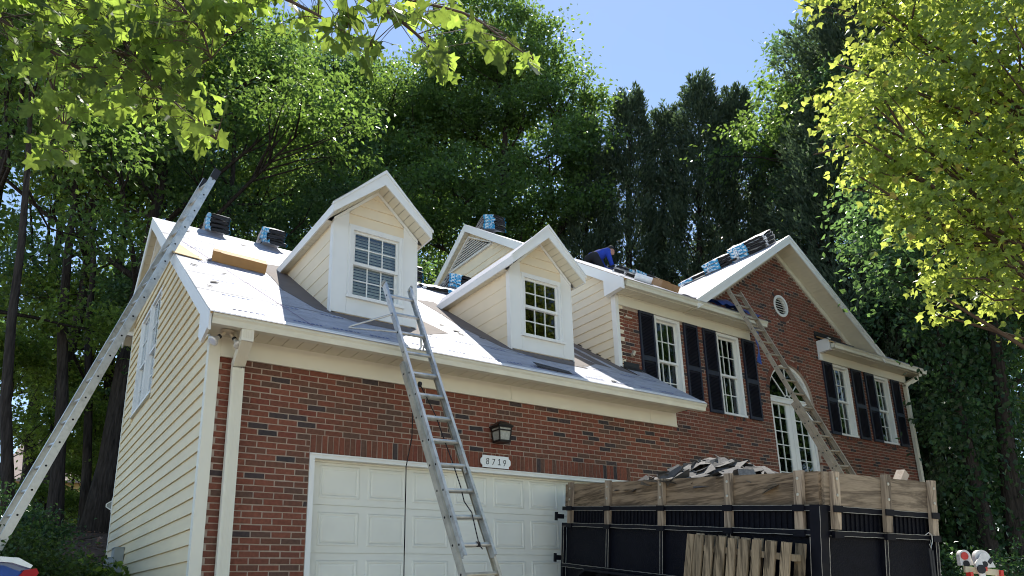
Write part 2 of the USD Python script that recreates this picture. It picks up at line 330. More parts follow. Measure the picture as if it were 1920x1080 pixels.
# ------------------------------------------------------------------ prims
USED = {}


def fresh(parent, name):
    k = (parent, name); n = USED.get(k, 0); USED[k] = n + 1
    return f'{parent}/{name}' if n == 0 else f'{parent}/{name}_{n:03d}'


def keys(prim, label=None, category=None, group=None, kind=None):
    for k, v in (('label', label), ('category', category), ('group', group), ('kind', kind)):
        if v:
            prim.SetCustomDataByKey(k, v)


ORIGIN = {}


def thing(name, label, category, loc, group=None, kind=None):
    path = fresh('/World', name)
    x = UsdGeom.Xform.Define(stage, path); x.AddTranslateOp().Set(Gf.Vec3d(*map(float, loc)))
    keys(x.GetPrim(), label, category, group, kind)
    ORIGIN[path] = np.asarray(loc, float)
    return path


def tones(mesh_prim, tone):
    UsdGeom.PrimvarsAPI(mesh_prim).CreatePrimvar('tone', T.FloatArray, 'vertex').Set(Vt.FloatArray.FromNumpy(np.asarray(tone, np.float32)))


def part(parent, name, mb, material, label=None, smooth=False, kind=None, tone=None):
    """mesh in world coordinates made a child of a thing (or of a part of it)"""
    path = fresh(parent, name)
    v, f = mb.mesh() if isinstance(mb, MB) else mb
    o = ORIGIN[parent]
    m = usdkit.mesh(stage, path, (np.asarray(v) - o, np.asarray(f)), MT[material] if isinstance(material, str) else material, smooth=smooth)
    if tone is not None:
        tones(m, tone)
    keys(m.GetPrim(), label, kind=kind); ORIGIN[path] = o
    return path


def top(name, mb, material, label, category, group=None, kind=None, smooth=False):
    path = fresh('/World', name)
    v, f = mb.mesh() if isinstance(mb, MB) else mb
    m = usdkit.mesh(stage, path, (v, f), MT[material], smooth=smooth)
    keys(m.GetPrim(), label, category, group, kind); return path


def copy(src, label, loc, rotz=0.0, scale=1.0, group=None, category=None, tilt=None):
    """another one of a thing, with its parts"""
    name = src.split('/')[-1]
    while name[-4:-3] == '_' and name[-3:].isdigit():
        name = name[:-4]
    path = fresh('/World', name)
    x = UsdGeom.Xform.Define(stage, path); p = x.GetPrim()
    p.GetReferences().AddInternalReference(src)
    x.ClearXformOpOrder()
    x.AddTransformOp().Set(matrix(loc, rotz, scale, tilt))
    s = stage.GetPrimAtPath(src)
    keys(p, label, category or s.GetCustomDataByKey('category'), group or s.GetCustomDataByKey('group'))
    p.SetInstanceable(True)
    return path


def matrix(loc, rotz=0.0, scale=1.0, tilt=None):
    c, s = math.cos(rotz), math.sin(rotz)
    R = np.array([[c, -s, 0], [s, c, 0], [0, 0, 1.0]])
    if tilt is not None:
        R = trimesh.transformations.rotation_matrix(tilt[0], tilt[1])[:3, :3] @ R
    sc = np.broadcast_to(np.asarray(scale, float), (3,))
    A = np.eye(4); A[:3, :3] = (R * sc[None, :]).T; A[3, :3] = loc
    return Gf.Matrix4d(*A.ravel().tolist())


def structure(name, mb, material, smooth=False):
    path = fresh('/World', name); v, f = mb.mesh() if isinstance(mb, MB) else mb
    m = usdkit.mesh(stage, path, (v, f), MT[material], smooth=smooth); keys(m.GetPrim(), kind='structure'); return path
# ------------------------------------------------------------------ ground
def ground_z(x, y):
    x, y = np.asarray(x, float), np.asarray(y, float)
    front = 0.92 + 0.106 * np.clip(y, -8.2, 0)
    hill = 0.17 * np.clip(y - 1.0, 0, 18) + 0.03 * np.clip(y - 19, 0, 60)
    side = np.clip(-x - 0.3, 0, 6) * 0.05 * np.clip(y + 3, 0, 6) / 6
    return front + hill + side


def ground_sheet():
    xs = np.concatenate([np.linspace(-260, -30, 12), np.linspace(-26, 34, 61), np.linspace(40, 260, 12)])
    ys = np.concatenate([np.linspace(-260, -26, 10), np.linspace(-22, 44, 67), np.linspace(50, 300, 12)])
    X, Yg = np.meshgrid(xs, ys, indexing='ij')
    P = np.stack([X, Yg, np.zeros_like(X)], -1)
    Z = ground_z(X, Yg) + 0.12 * (meshkit.fbm(P * 0.35, 3, 5) - 0.5) * np.clip((Yg + 9) * 0.2, 0, 1) * (np.hypot(X - 3, Yg + 4) > 7)
    v = np.stack([X, Yg, Z - 0.05], -1).reshape(-1, 3); ny = len(ys)
    i, j = np.meshgrid(np.arange(len(xs) - 1), np.arange(ny - 1), indexing='ij'); a = (i * ny + j).ravel()
    return v, np.concatenate([np.stack([a, a + ny, a + ny + 1], 1), np.stack([a, a + ny + 1, a + 1], 1)])


structure('ground', ground_sheet(), 'mulch', smooth=True)
mb = MB()
dv = [(-1.2, -26), (8.6, -26), (8.6, -8.2), (8.6, -0.02), (0.6, -0.02), (0.6, -3), (-1.2, -8.2)]
mb.prism([(x, y, float(ground_z(x, y)) - 0.0) for x, y in [(0.9, -8.2), (8.6, -8.2), (8.6, -0.02), (0.9, -0.02)]], (0, 0, -0.06))
mb.prism([(x, y, float(ground_z(x, y))) for x, y in [(-30.0, -17), (30.0, -17), (30, -8.2), (-30, -8.2)]], (0, 0, -0.06))
structure('driveway', mb, 'concrete')

# ------------------------------------------------------------------ the house
HOUSE = thing('brick_house', 'two storey red brick house with cream siding and two dormers', 'house', (3.6, 0.0, 0.92))
D = 0.8205
ZF, H, L = 4.0416, 0.0684, 0.216
SG, GE_Y, GE_Z = 0.667, -0.532, 4.336            # garage roof: slope, eave
GR_Y, GR_Z = 4.9095, 7.966
ME_Y, ME_Z, SM = 0.39, 6.718, 0.6597            # main roof
MR_Y, MR_Z = 5.64, 10.182
MX0, MX1 = 6.8374, 16.84
GKX, GKZ, GSL, GFY = 11.886, 8.99, 0.678, 0.4213  # front gable


def zg(y): return GE_Z + SG * (y - GE_Y)
def zm(y): return ME_Z + SM * (y - ME_Y)


class LB(MB):
    """pieces in a wall's own frame: a along it (to the right seen from outside), b up, c outwards"""
    def __init__(self, o, ex, n):
        super().__init__(); self.o, self.ex, self.nn = np.asarray(o, float), np.asarray(ex, float), np.asarray(n, float)

    def p(self, a, b, c):
        return self.o + self.ex * a + np.array([0, 0, 1.0]) * b + self.nn * c

    def lbox(self, a0, a1, b0, b1, c0, c1):
        return self.obox(self.p((a0 + a1) / 2, (b0 + b1) / 2, (c0 + c1) / 2), self.ex, self.nn, (0, 0, 1), abs(a1 - a0) / 2, abs(c1 - c0) / 2, abs(b1 - b0) / 2)


# ---- bricks
BR = []      # (8 corners)


def brick(x0, x1, z0, z1, y, jit=0.0022):
    j = rng.uniform(-jit, jit, (8, 3)); yy = y - rng.uniform(0, 0.0035)
    P = np.array([(x0, yy, z0), (x1, yy, z0), (x1, yy + 0.05, z0), (x0, yy + 0.05, z0), (x0, yy, z1), (x1, yy, z1), (x1, yy + 0.05, z1), (x0, yy + 0.05, z1)])
    BR.append(P + j)


def subtract(iv, a, b):
    out = []
    for s, e in iv:
        if b <= s or a >= e:
            out.append((s, e))
        else:
            if a > s: out.append((s, a))
            if b < e: out.append((b, e))
    return out


def lay(iv, z0, z1, y, odd):
    for s, e in iv:
        k0 = int(math.floor((s - odd * L / 2) / L)) - 1
        for k in range(k0, k0 + int((e - s) / L) + 4):
            a, b = k * L + odd * L / 2, (k + 1) * L + odd * L / 2
            a, b = max(a, s) + (0.006 if a > s else 0.0), min(b, e) - (0.006 if b < e else 0.0)
            if b - a > 0.025:
                brick(a, b - 0.002, z0, z1, y)


XB, XG = 0.0824, 7.2213
DX0, DX1, DZT = 1.1307, 6.0930, 3.0774      # garage door trim, outer
nr = int((ZF - 0.93) / H)
for i in range(nr):
    z1 = ZF - i * H - 0.004; z0 = z1 - H + 0.0125
    iv = [(XB + 0.002, XG)]
    zc = (z0 + z1) / 2
    if zc < 3.2939: iv = subtract(iv, DX0 - 0.004, DX1 + 0.004)
    lay(iv, z0, z1, 0.0, i % 2)
ns = 73
for k in range(ns):
    a = DX0 + (DX1 - DX0) * k / ns; b = DX0 + (DX1 - DX0) * (k + 1) / ns
    brick(a + 0.005, b - 0.005, DZT + 0.012, 3.2939 - 0.006, -0.001)

WINS = [8.12, 9.855, 13.86, 15.63]; WW, WZ0, WZ1 = 0.345, 4.72, 6.40
AX, AR, AZ, AW = 11.84, 0.77, 5.335, 0.115     # arched door: middle, radius, springing line, width of the brick ring
VX, VZ, VR = 11.87, 7.465, 0.255               # round vent
ZMF = 6.4106
XL, XR = 6.8852, 16.7518
i = 0
z1 = 8.68
while z1 > 1.2:
    z0 = z1 - H + 0.0125; zc = (z0 + z1) / 2
    if z1 < ZMF:
        iv = [(XL, XR)]
    else:
        h = (8.675 - z1) / GSL; iv = [(GKX - h, GKX + h)] if h > 0.03 else []
    for wx in WINS:
        if WZ0 - 0.075 < zc < WZ1 + 0.02: iv = subtract(iv, wx - WW, wx + WW)
    if zc < AZ:
        iv = subtract(iv, AX - AR, AX + AR)
        if zc > AZ - 0.02: iv = subtract(iv, AX - AR - AW, AX + AR + AW)
    elif zc < AZ + AR + AW:
        h = math.sqrt((AR + AW) ** 2 - (zc - AZ) ** 2); iv = subtract(iv, AX - h, AX + h)
    if abs(zc - VZ) < VR + 0.12:
        h = math.sqrt((VR + 0.12) ** 2 - (zc - VZ) ** 2); iv = subtract(iv, VX - h, VX + h)
    lay(iv, z0, z1 - 0.0, D, i % 2)
    z1 -= H; i += 1


def ring(cx, cz, r0, r1, a0, a1, n, y):
    for k in range(n):
        t0 = a0 + (a1 - a0) * k / n; t1 = a0 + (a1 - a0) * (k + 1) / n
        g = 0.005 / r0
        q = [(cx + r * math.cos(t), cz + r * math.sin(t)) for r, t in ((r0, t0 + g), (r1, t0 + g * r0 / r1), (r1, t1 - g * r0 / r1), (r0, t1 - g))]
        P = np.array([(x, y - 0.003, z) for x, z in q] + [(x, y + 0.05, z) for x, z in q])
        P = P[[0, 3, 7, 4, 1, 2, 6, 5]]
        BR.append(P)


ring(AX, AZ, AR + 0.004, AR + AW - 0.004, 0.0, math.pi, 38, D)
ring(VX, VZ, VR + 0.006, VR + 0.116, 0.0, 2 * math.pi, 28, D)
for wx in WINS:
    for k in range(10):
        a = wx - WW + 2 * WW * k / 10
        brick(a + 0.005, a + 2 * WW / 10 - 0.005, WZ0 - 0.07, WZ0 - 0.006, D - 0.012)

BF = np.array([[0, 3, 2, 1], [4, 5, 6, 7], [0, 1, 5, 4], [1, 2, 6, 5], [2, 3, 7, 6], [3, 0, 4, 7]]); BF = np.vstack([BF[:, [0, 1, 2]], BF[:, [0, 2, 3]]])
cen = np.array([b.mean(0) for b in BR]); dist = np.linalg.norm(cen - CAM, axis=1)


def pixel(p):
    d = np.asarray(p) - CAM; z = d @ FWD
    return 960 + PPX + FPX * (d @ RGT) / z, 540 + PPY - FPX * (d @ UPV) / z


pu = np.array([pixel(c) for c in cen])
vis = (pu[:, 1] < 1078) & (pu[:, 0] > 0) & ~((pu[:, 0] > 418) & (pu[:, 0] < 452) & (cen[:, 1] < 0.5))
order = np.argsort(np.where(vis, dist, 1e9))[:300]
near = set(order.tolist())
wall_mb = MB()
wall_mb.box((XB - 0.05, 0.0035, 0.6), (DX0, 0.2, 4.3)); wall_mb.box((DX1, 0.0035, 0.6), (XG, 0.2, 4.3)); wall_mb.box((DX0, 0.0035, DZT), (DX1, 0.2, 4.3))
wall_mb.box((XG - 0.2, 0.006 + 0.194, 0.6), (XG - 0.006, D + 0.1, 4.3))
GW = part(HOUSE, 'garage_front_wall', wall_mb, 'mortar')
mb = MB()
for k, b in enumerate(BR):
    if k not in near and cen[k][1] < 0.5: mb.add(b, BF)
part(GW, 'brickwork', mb, 'brickwork', kind='stuff', tone=np.repeat(rng.random(mb.n // 8), 8))
for k in order:
    t = int(rng.choice(len(BRICK_P), p=np.array(BRICK_P) / sum(BRICK_P)))
    part(GW, 'brick', MB().add(BR[k], BF), 'brick%d' % t)

# main front wall: a mortar sheet with real openings
outer = Polygon([(XL - 0.03, 0.6), (XR, 0.6), (XR, 6.62), (15.0, 6.62), (GKX, 8.74), (8.75, 6.62), (XL - 0.03, 6.62)])
for wx in WINS:
    outer = outer.difference(shapely.box(wx - WW, WZ0 - 0.004, wx + WW, WZ1 + 0.004))
arch = [(AX - AR, 3.0), (AX + AR, 3.0)] + [(AX + AR * math.cos(t), AZ + AR * math.sin(t)) for t in np.linspace(0, math.pi, 33)]
outer = outer.difference(Polygon(arch)).difference(Point(VX, VZ).buffer(VR, 24))
m = trimesh.creation.extrude_polygon(outer, 0.25, engine='earcut')
v = np.array(m.vertices); v = np.stack([v[:, 0], D + 0.0035 + v[:, 2], v[:, 1]], 1)
MW = part(HOUSE, 'main_front_wall', (v, np.array(m.faces)[:, ::-1]), 'mortar')
mb = MB()
for k, b in enumerate(BR):
    if k not in near and cen[k][1] > 0.5: mb.add(b, BF)
part(MW, 'brickwork', mb, 'brickwork', kind='stuff', tone=np.repeat(rng.random(mb.n // 8), 8))

# ---- cream siding of the garage's left wall (x = 0)
S = 0.1605
YB = 6.846


def rake_front(z): return (z - GE_Z + 0.10) / SG + GE_Y
def rake_back(z): return GR_Y + (GR_Z - 0.10 - z) / SG


pg = Polygon([(0.21, 0.6), (YB, 0.6), (YB, 6.55), (GR_Y, GR_Z - 0.12), (0.21, 4.68)]).difference(shapely.box(3.87, 4.57, 5.77, 6.34))
ex = trimesh.creation.extrude_polygon(pg, 0.15, engine='earcut'); v = np.array(ex.vertices)
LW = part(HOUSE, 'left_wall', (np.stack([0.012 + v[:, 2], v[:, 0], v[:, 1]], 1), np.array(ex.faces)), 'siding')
z = 2.7002 - 11 * S
wz0, wz1, wy0, wy1 = 4.56, 6.35, 3.86, 5.78
while z < 7.8:
    zt = z + S + 0.012
    y0 = max(0.012, rake_front(zt)); y1 = min(YB, rake_back(zt))
    if y1 - y0 > 0.1:
        segs = [(y0, y1)]
        if zt > wz0 and z < wz1: segs = subtract(segs, wy0, wy1)
        for a, b in segs:
            yb0 = a if (a != y0 or y0 <= 0.013) else max(0.012, rake_front(z)); yb1 = b if (b != y1 or y1 >= YB - 1e-6) else min(YB, rake_back(z))
            # a lap board: thick at its lower edge
            P = [(-0.026, yb1, z), (0.010, yb1, z), (0.010, yb0, z), (-0.026, yb0, z), (-0.004, b, zt), (0.010, b, zt), (0.010, a, zt), (-0.004, a, zt)]
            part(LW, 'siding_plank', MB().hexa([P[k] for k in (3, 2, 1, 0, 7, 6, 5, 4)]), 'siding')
    z += S
part(HOUSE, 'corner_board', MB().box((-0.034, -0.022, 0.7), (XB, 0.0, 4.28)).box((-0.034, 0.0, 0.7), (0.0, 0.085, 4.6)), 'frieze')
part(HOUSE, 'corner_board', MB().box((-0.026, YB - 0.005, 0.7), (0.06, YB + 0.02, 6.75)), 'frieze')
part(HOUSE, 'corner_board', MB().box((-0.026, YB - 0.06, 0.7), (-0.0, YB - 0.006, 6.75)), 'frieze')


# ---- windows
def window(o, ex, n, w, h, cols=3, rows=2, recess=0.06, casing=0.055, blind=True, name='window', sashes=True, glass='glass', label=None):
    """double hung window; o = middle of its sill on the wall's face"""
    def lb(): return LB(o, ex, n)
    a = w / 2
    m = lb()
    c0, c1 = -recess - 0.05, 0.012
    m.lbox(-a, -a + casing, 0, h, c0, c1); m.lbox(a - casing, a, 0, h, c0, c1); m.lbox(-a + casing, a - casing, h - casing, h, c0, c1)
    m.lbox(-a - 0.01, a + 0.01, -0.002, 0.04, c0, c1 + 0.025)
    m.lbox(-a + 0.012, -a + 0.03, 0.05, h - 0.02, c1, c1 + 0.012); m.lbox(a - 0.03, a - 0.012, 0.05, h - 0.02, c1, c1 + 0.012)
    W = part(HOUSE, name, m, 'trim', label)
    ai = a - casing; mid = 0.04 + (h - casing - 0.04) * 0.5
    for lo, hi, c in ((mid - 0.018, h - casing, -recess), (0.04, mid + 0.018, -recess - 0.032)):
        m = lb(); sw = 0.036
        m.lbox(-ai, -ai + sw, lo, hi, c - 0.03, c); m.lbox(ai - sw, ai, lo, hi, c - 0.03, c)
        m.lbox(-ai + sw, ai - sw, hi - 0.036, hi, c - 0.03, c); m.lbox(-ai + sw, ai - sw, lo, lo + 0.042, c - 0.03, c)
        g0, g1, b0, b1 = -ai + sw, ai - sw, lo + 0.042, hi - 0.036
        for k in range(1, cols):
            x = g0 + (g1 - g0) * k / cols; m.lbox(x - 0.008, x + 0.008, b0, b1, c - 0.022, c - 0.006)
        for k in range(1, rows):
            b = b0 + (b1 - b0) * k / rows; m.lbox(g0, g1, b - 0.008, b + 0.008, c - 0.021, c - 0.005)
        part(W, 'sash', m, 'trim')
        for k in range(cols):
            for r in range(rows):
                m = lb(); x0, x1 = g0 + (g1 - g0) * k / cols, g0 + (g1 - g0) * (k + 1) / cols
                q0, q1 = b0 + (b1 - b0) * r / rows, b0 + (b1 - b0) * (r + 1) / rows
                m.lbox(x0 + 0.008, x1 - 0.008, q0 + 0.008, q1 - 0.008, c - 0.016, c - 0.012)
                part(W, 'pane', m, glass)
    cb = -recess - 0.11
    if blind:
        m = lb(); k = 0.05
        while k < h - casing - 0.01:
            for s in (1,):
                m.obox(m.p(0, k, cb), ex, np.asarray(n) * math.cos(1.0) - np.array([0, 0, 1]) * math.sin(1.0), np.asarray(n) * math.sin(1.0) + np.array([0, 0, 1]) * math.cos(1.0), ai - 0.004, 0.024, 0.0012)
            k += 0.045
        part(W, 'blind', m, 'blind')
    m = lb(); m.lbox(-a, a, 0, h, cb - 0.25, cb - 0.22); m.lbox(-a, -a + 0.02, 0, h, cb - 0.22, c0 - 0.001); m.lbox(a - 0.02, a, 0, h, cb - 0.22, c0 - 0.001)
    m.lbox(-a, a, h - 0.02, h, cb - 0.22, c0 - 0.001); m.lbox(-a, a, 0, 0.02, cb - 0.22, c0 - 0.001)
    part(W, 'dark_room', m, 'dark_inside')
    return W


EX, NY = np.array([1.0, 0, 0]), np.array([0, -1.0, 0])
for wx in WINS:
    window((wx, D, WZ0), EX, NY, 2 * WW, WZ1 - WZ0)
# twin window of the left wall
for c in ((wy0 + wy1) / 2 - 0.48, (wy0 + wy1) / 2 + 0.48):
    window((0.0, c, wz0), (0, -1.0, 0), (-1.0, 0, 0), 0.955, wz1 - wz0, recess=0.02, cols=3, rows=2, blind=True)


# ---- shutters
def shutter(x0, x1, z0, z1):
    m = MB(); y0, y1 = D - 0.034, D - 0.002; r = 0.04
    m.box((x0, y0, z0), (x0 + r, y1, z1)); m.box((x1 - r, y0, z0), (x1, y1, z1))
    zm_ = z0 + (z1 - z0) * 0.47
    for a, b in ((z0, z0 + 0.06), (zm_ - 0.045, zm_ + 0.045), (z1 - 0.05, z1)):
        m.box((x0 + r, y0, a), (x1 - r, y1, b))
    sh = part(HOUSE, 'shutter', m, 'shutter')
    m = MB(); z = z0 + 0.07
    while z < z1 - 0.06:
        if abs(z - zm_) > 0.06:
            m.obox(((x0 + x1) / 2, D - 0.018, z), EX, (0, math.cos(0.75), math.sin(0.75)), (0, -math.sin(0.75), math.cos(0.75)), (x1 - x0) / 2 - r, 0.017, 0.003)
        z += 0.028
    m.box((x0 + r, D - 0.006, z0), (x1 - r, D - 0.003, z1))
    part(sh, 'louvres', m, 'shutter')


for x0, x1 in ((7.379, 7.756), (8.560, 8.950), (9.107, 9.490), (10.303, 10.700), (13.149, 13.540), (14.317, 14.745), (14.890, 15.298), (16.099, 16.500)):
    shutter(x0, x1, 4.714, 6.407)

# ---- arched door with a fan light above
y = D + 0.12
m = MB()
aa = np.linspace(0, math.pi, 33)
for k in range(32):
    q = [(AX + r * math.cos(t), AZ + r * math.sin(t)) for r, t in ((AR - 0.07, aa[k]), (AR, aa[k]), (AR, aa[k + 1]), (AR - 0.07, aa[k + 1]))]
    m.prism([(x, y - 0.06, z) for x, z in q], (0, 0.1, 0))
m.box((AX - AR, y - 0.06, 2.9), (AX - AR + 0.06, y + 0.04, AZ)); m.box((AX + AR - 0.06, y - 0.06, 2.9), (AX + AR, y + 0.04, AZ))
m.box((AX - AR + 0.06, y - 0.07, AZ - 0.11), (AX + AR - 0.06, y + 0.04, AZ + 0.005))
m.box((AX - AR + 0.06, y - 0.085, AZ - 0.02), (AX + AR - 0.06, y - 0.071, AZ + 0.01))
AD = part(HOUSE, 'arched_door', m, 'trim')
m = MB()
for r0 in (0.10, 0.41):
    for k in range(16):
        t0, t1 = math.pi * k / 16, math.pi * (k + 1) / 16
        if r0 == 0.41: continue
        m.bar((AX + r0 * math.cos(t0), y - 0.005, AZ + r0 * math.sin(t0)), (AX + r0 * math.cos(t1), y - 0.005, AZ + r0 * math.sin(t1)), 0.016, 0.018, (0, 1, 0))
for t in (math.radians(45), math.radians(90), math.radians(135)):
    m.bar((AX + 0.10 * math.cos(t), y - 0.005, AZ + 0.10 * math.sin(t)), (AX + 0.71 * math.cos(t), y - 0.005, AZ + 0.71 * math.sin(t)), 0.016, 0.018, (0, 1, 0))
part(AD, 'fan_bars', m, 'trim')
fan = [(AX + 0.705 * math.cos(t), y + 0.006, AZ + 0.705 * math.sin(t)) for t in aa]
for k, (t0, t1) in enumerate(((0, 8), (8, 16), (16, 24), (24, 32))):
    part(AD, 'pane', MB().prism([(AX, y + 0.006, AZ + 0.006)] + fan[t0:t1 + 1], (0, 0.004, 0)), 'glass')
for s in (-1, 1):
    g0, g1 = (11.25, 11.69) if s < 0 else (11.99, 12.43)
    b1 = AZ - 0.15; e0, e1 = (AX - AR + 0.06, AX - 0.004) if s < 0 else (AX + 0.004, AX + AR - 0.06)
    m = MB(); m.box((e0, y - 0.03, 2.9), (g0, y + 0.02, AZ - 0.112)); m.box((g1, y - 0.03, 2.9), (e1, y + 0.02, AZ - 0.112)); m.box((g0, y - 0.03, b1), (g1, y + 0.02, AZ - 0.112)); m.box((g0, y - 0.03, 2.9), (g1, y + 0.02, 3.2))
    m.box((g0 + (g1 - g0) * 0.5 - 0.009, y - 0.022, 3.2), (g0 + (g1 - g0) * 0.5 + 0.009, y - 0.004, b1))
    zz_ = b1 - 0.287
    while zz_ > 3.25:
        m.box((g0, y - 0.021, zz_ - 0.009), (g1, y - 0.003, zz_ + 0.009)); zz_ -= 0.287
    part(AD, 'door_leaf', m, 'trim')
    zz_ = b1
    while zz_ > 3.25:
        for q in (0, 1):
            xa, xb_ = g0 + (g1 - g0) * q / 2, g0 + (g1 - g0) * (q + 1) / 2
            part(AD, 'pane', MB().box((xa + 0.009, y - 0.014, max(zz_ - 0.278, 3.2)), (xb_ - 0.009, y - 0.010, zz_ - 0.009)), 'glass')
        zz_ -= 0.287
    # folds of a curtain
    n_ = 60; xs_ = np.linspace(g0 - 0.03, g1 + 0.03, n_); ys_ = y + 0.10 + 0.02 * np.sin(xs_ * 70) + 0.01 * np.sin(xs_ * 31)
    v = np.array([(xx_, yy_, zz) for zz in (2.9, AZ - 0.1) for xx_, yy_ in zip(xs_, ys_)])
    part(AD, 'curtain', (v, np.array([[i, i + 1, n_ + i + 1] for i in range(n_ - 1)] + [[i, n_ + i + 1, n_ + i] for i in range(n_ - 1)])), 'curtain', smooth=True)
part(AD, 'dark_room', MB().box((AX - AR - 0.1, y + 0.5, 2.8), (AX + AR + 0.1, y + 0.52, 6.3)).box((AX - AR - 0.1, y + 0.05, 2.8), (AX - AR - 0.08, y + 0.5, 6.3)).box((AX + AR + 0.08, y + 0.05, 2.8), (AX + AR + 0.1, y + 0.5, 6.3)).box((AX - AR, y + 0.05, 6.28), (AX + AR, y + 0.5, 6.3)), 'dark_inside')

# ---- round vent in the gable
m = MB(); aa = np.linspace(0, 2 * math.pi, 41)
for k in range(40):
    q = [(VX + r * math.cos(t), VZ + r * math.sin(t)) for r, t in ((VR - 0.055, aa[k]), (VR, aa[k]), (VR, aa[k + 1]), (VR - 0.055, aa[k + 1]))]
    m.prism([(x, D - 0.012, z) for x, z in q], (0, 0.09, 0))
RV = part(HOUSE, 'round_vent', m, 'trim')
for k in range(7):
    z = VZ - 0.17 + k * 0.057; hw = math.sqrt(max((VR - 0.056) ** 2 - (z - VZ) ** 2, 0.0004))
    part(RV, 'slat', MB().obox((VX, D + 0.035, z), EX, (0, math.cos(0.7), math.sin(0.7)), (0, -math.sin(0.7), math.cos(0.7)), hw, 0.028, 0.004), 'trim')
part(RV, 'dark_opening', MB().prism([(VX + (VR - 0.01) * math.cos(t), D + 0.10, VZ + (VR - 0.01) * math.sin(t)) for t in aa[:-1]], (0, 0.01, 0)), 'dark_inside')


# ---- eaves: gutter, fascia, soffit boards, frieze
def gutter(x0, x1, yf, zt, name='gutter'):
    prof = [(yf, zt), (yf, zt - 0.032), (yf + 0.022, zt - 0.055), (yf + 0.034, zt - 0.112), (yf + 0.118, zt - 0.112), (yf + 0.118, zt - 0.006), (yf + 0.110, zt - 0.006), (yf + 0.110, zt - 0.104), (yf + 0.040, zt - 0.104), (yf + 0.029, zt - 0.052), (yf + 0.007, zt - 0.028), (yf + 0.007, zt)]
    m = MB().prism([(x0, a, b) for a, b in prof], (x1 - x0, 0, 0))
    for x in (x0, x1 - 0.003):
        m.prism([(x, a, b) for a, b in ((yf, zt), (yf, zt - 0.032), (yf + 0.022, zt - 0.055), (yf + 0.034, zt - 0.112), (yf + 0.118, zt - 0.112), (yf + 0.118, zt))], (0.003, 0, 0))
    m.box((x0, yf + 0.0, zt - 0.004), (x1, yf + 0.014, zt + 0.004))
    return part(HOUSE, name, m, 'gutter')


def soffit(x0, x1, y0, y1, z, step=0.13, name='soffit'):
    s = part(HOUSE, name, MB().box((x0, y0, z + 0.008), (x1, y1, z + 0.014)), 'soffit')
    x = x0
    while x < x1 - 0.02:
        part(s, 'soffit_board', MB().box((x + 0.004, y0, z), (min(x + step, x1) - 0.004, y1, z + 0.007)), 'soffit'); x += step
    return s


gutter(-0.13, 7.371, GE_Y, GE_Z)
part(HOUSE, 'fascia', MB().box((-0.10, GE_Y + 0.120, 4.255), (7.20, GE_Y + 0.145, 4.40)), 'gutter')
soffit(-0.10, 7.18, GE_Y + 0.145, -0.03, 4.262, 0.165)
FZ = part(HOUSE, 'frieze_board', MB().box((XB + 0.0, -0.030, ZF), (3.9, 0.0, 4.275)).box((3.905, -0.030, ZF), (6.6, 0, 4.275)).box((6.605, -0.030, ZF), (7.20, 0, 4.275)).box((XB, -0.040, ZF - 0.004), (7.20, -0.0305, ZF + 0.022)), 'frieze')
gutter(6.73, 10.684, ME_Y, ME_Z)
gutter(13.10, 17.23, ME_Y, ME_Z)
for a, b in ((6.70, 10.60), (13.16, 17.14)):
    part(HOUSE, 'fascia', MB().box((a, ME_Y + 0.120, 6.595), (b, ME_Y + 0.145, 6.75)), 'gutter')
    soffit(a + 0.12, b - 0.02, ME_Y + 0.145, D - 0.03, 6.602, 0.11)
part(HOUSE, 'frieze_board', MB().box((6.885, D - 0.035, ZMF), (10.583, D, 6.606)).box((6.885, D - 0.045, 6.575), (10.583, D - 0.0355, 6.60)), 'frieze')
part(HOUSE, 'frieze_board', MB().box((13.18, D - 0.035, ZMF), (16.84, D, 6.606)), 'frieze')
# boxed returns where the right hand eave begins
part(HOUSE, 'eave_return', MB().box((13.06, ME_Y + 0.13, 6.58), (13.16, D - 0.002, 6.86)), 'trim')
part(HOUSE, 'eave_return', MB().box((13.06, D - 0.040, ZMF), (13.178, D, 6.578)), 'trim')
part(HOUSE, 'eave_return', MB().box((10.60, ME_Y + 0.125, 6.598), (10.66, D - 0.002, 6.80)), 'trim')
part(HOUSE, 'flashing', MB().prism([(13.02, D - 0.02, 6.99), (14.06, D - 0.02, 6.99), (14.06, ME_Y + 0.1, 6.80), (13.02, ME_Y + 0.1, 6.80)], (0, 0, 0.018)).box((13.02, D - 0.02, 6.93), (14.1, D - 0.004, 7.10)), 'flash')

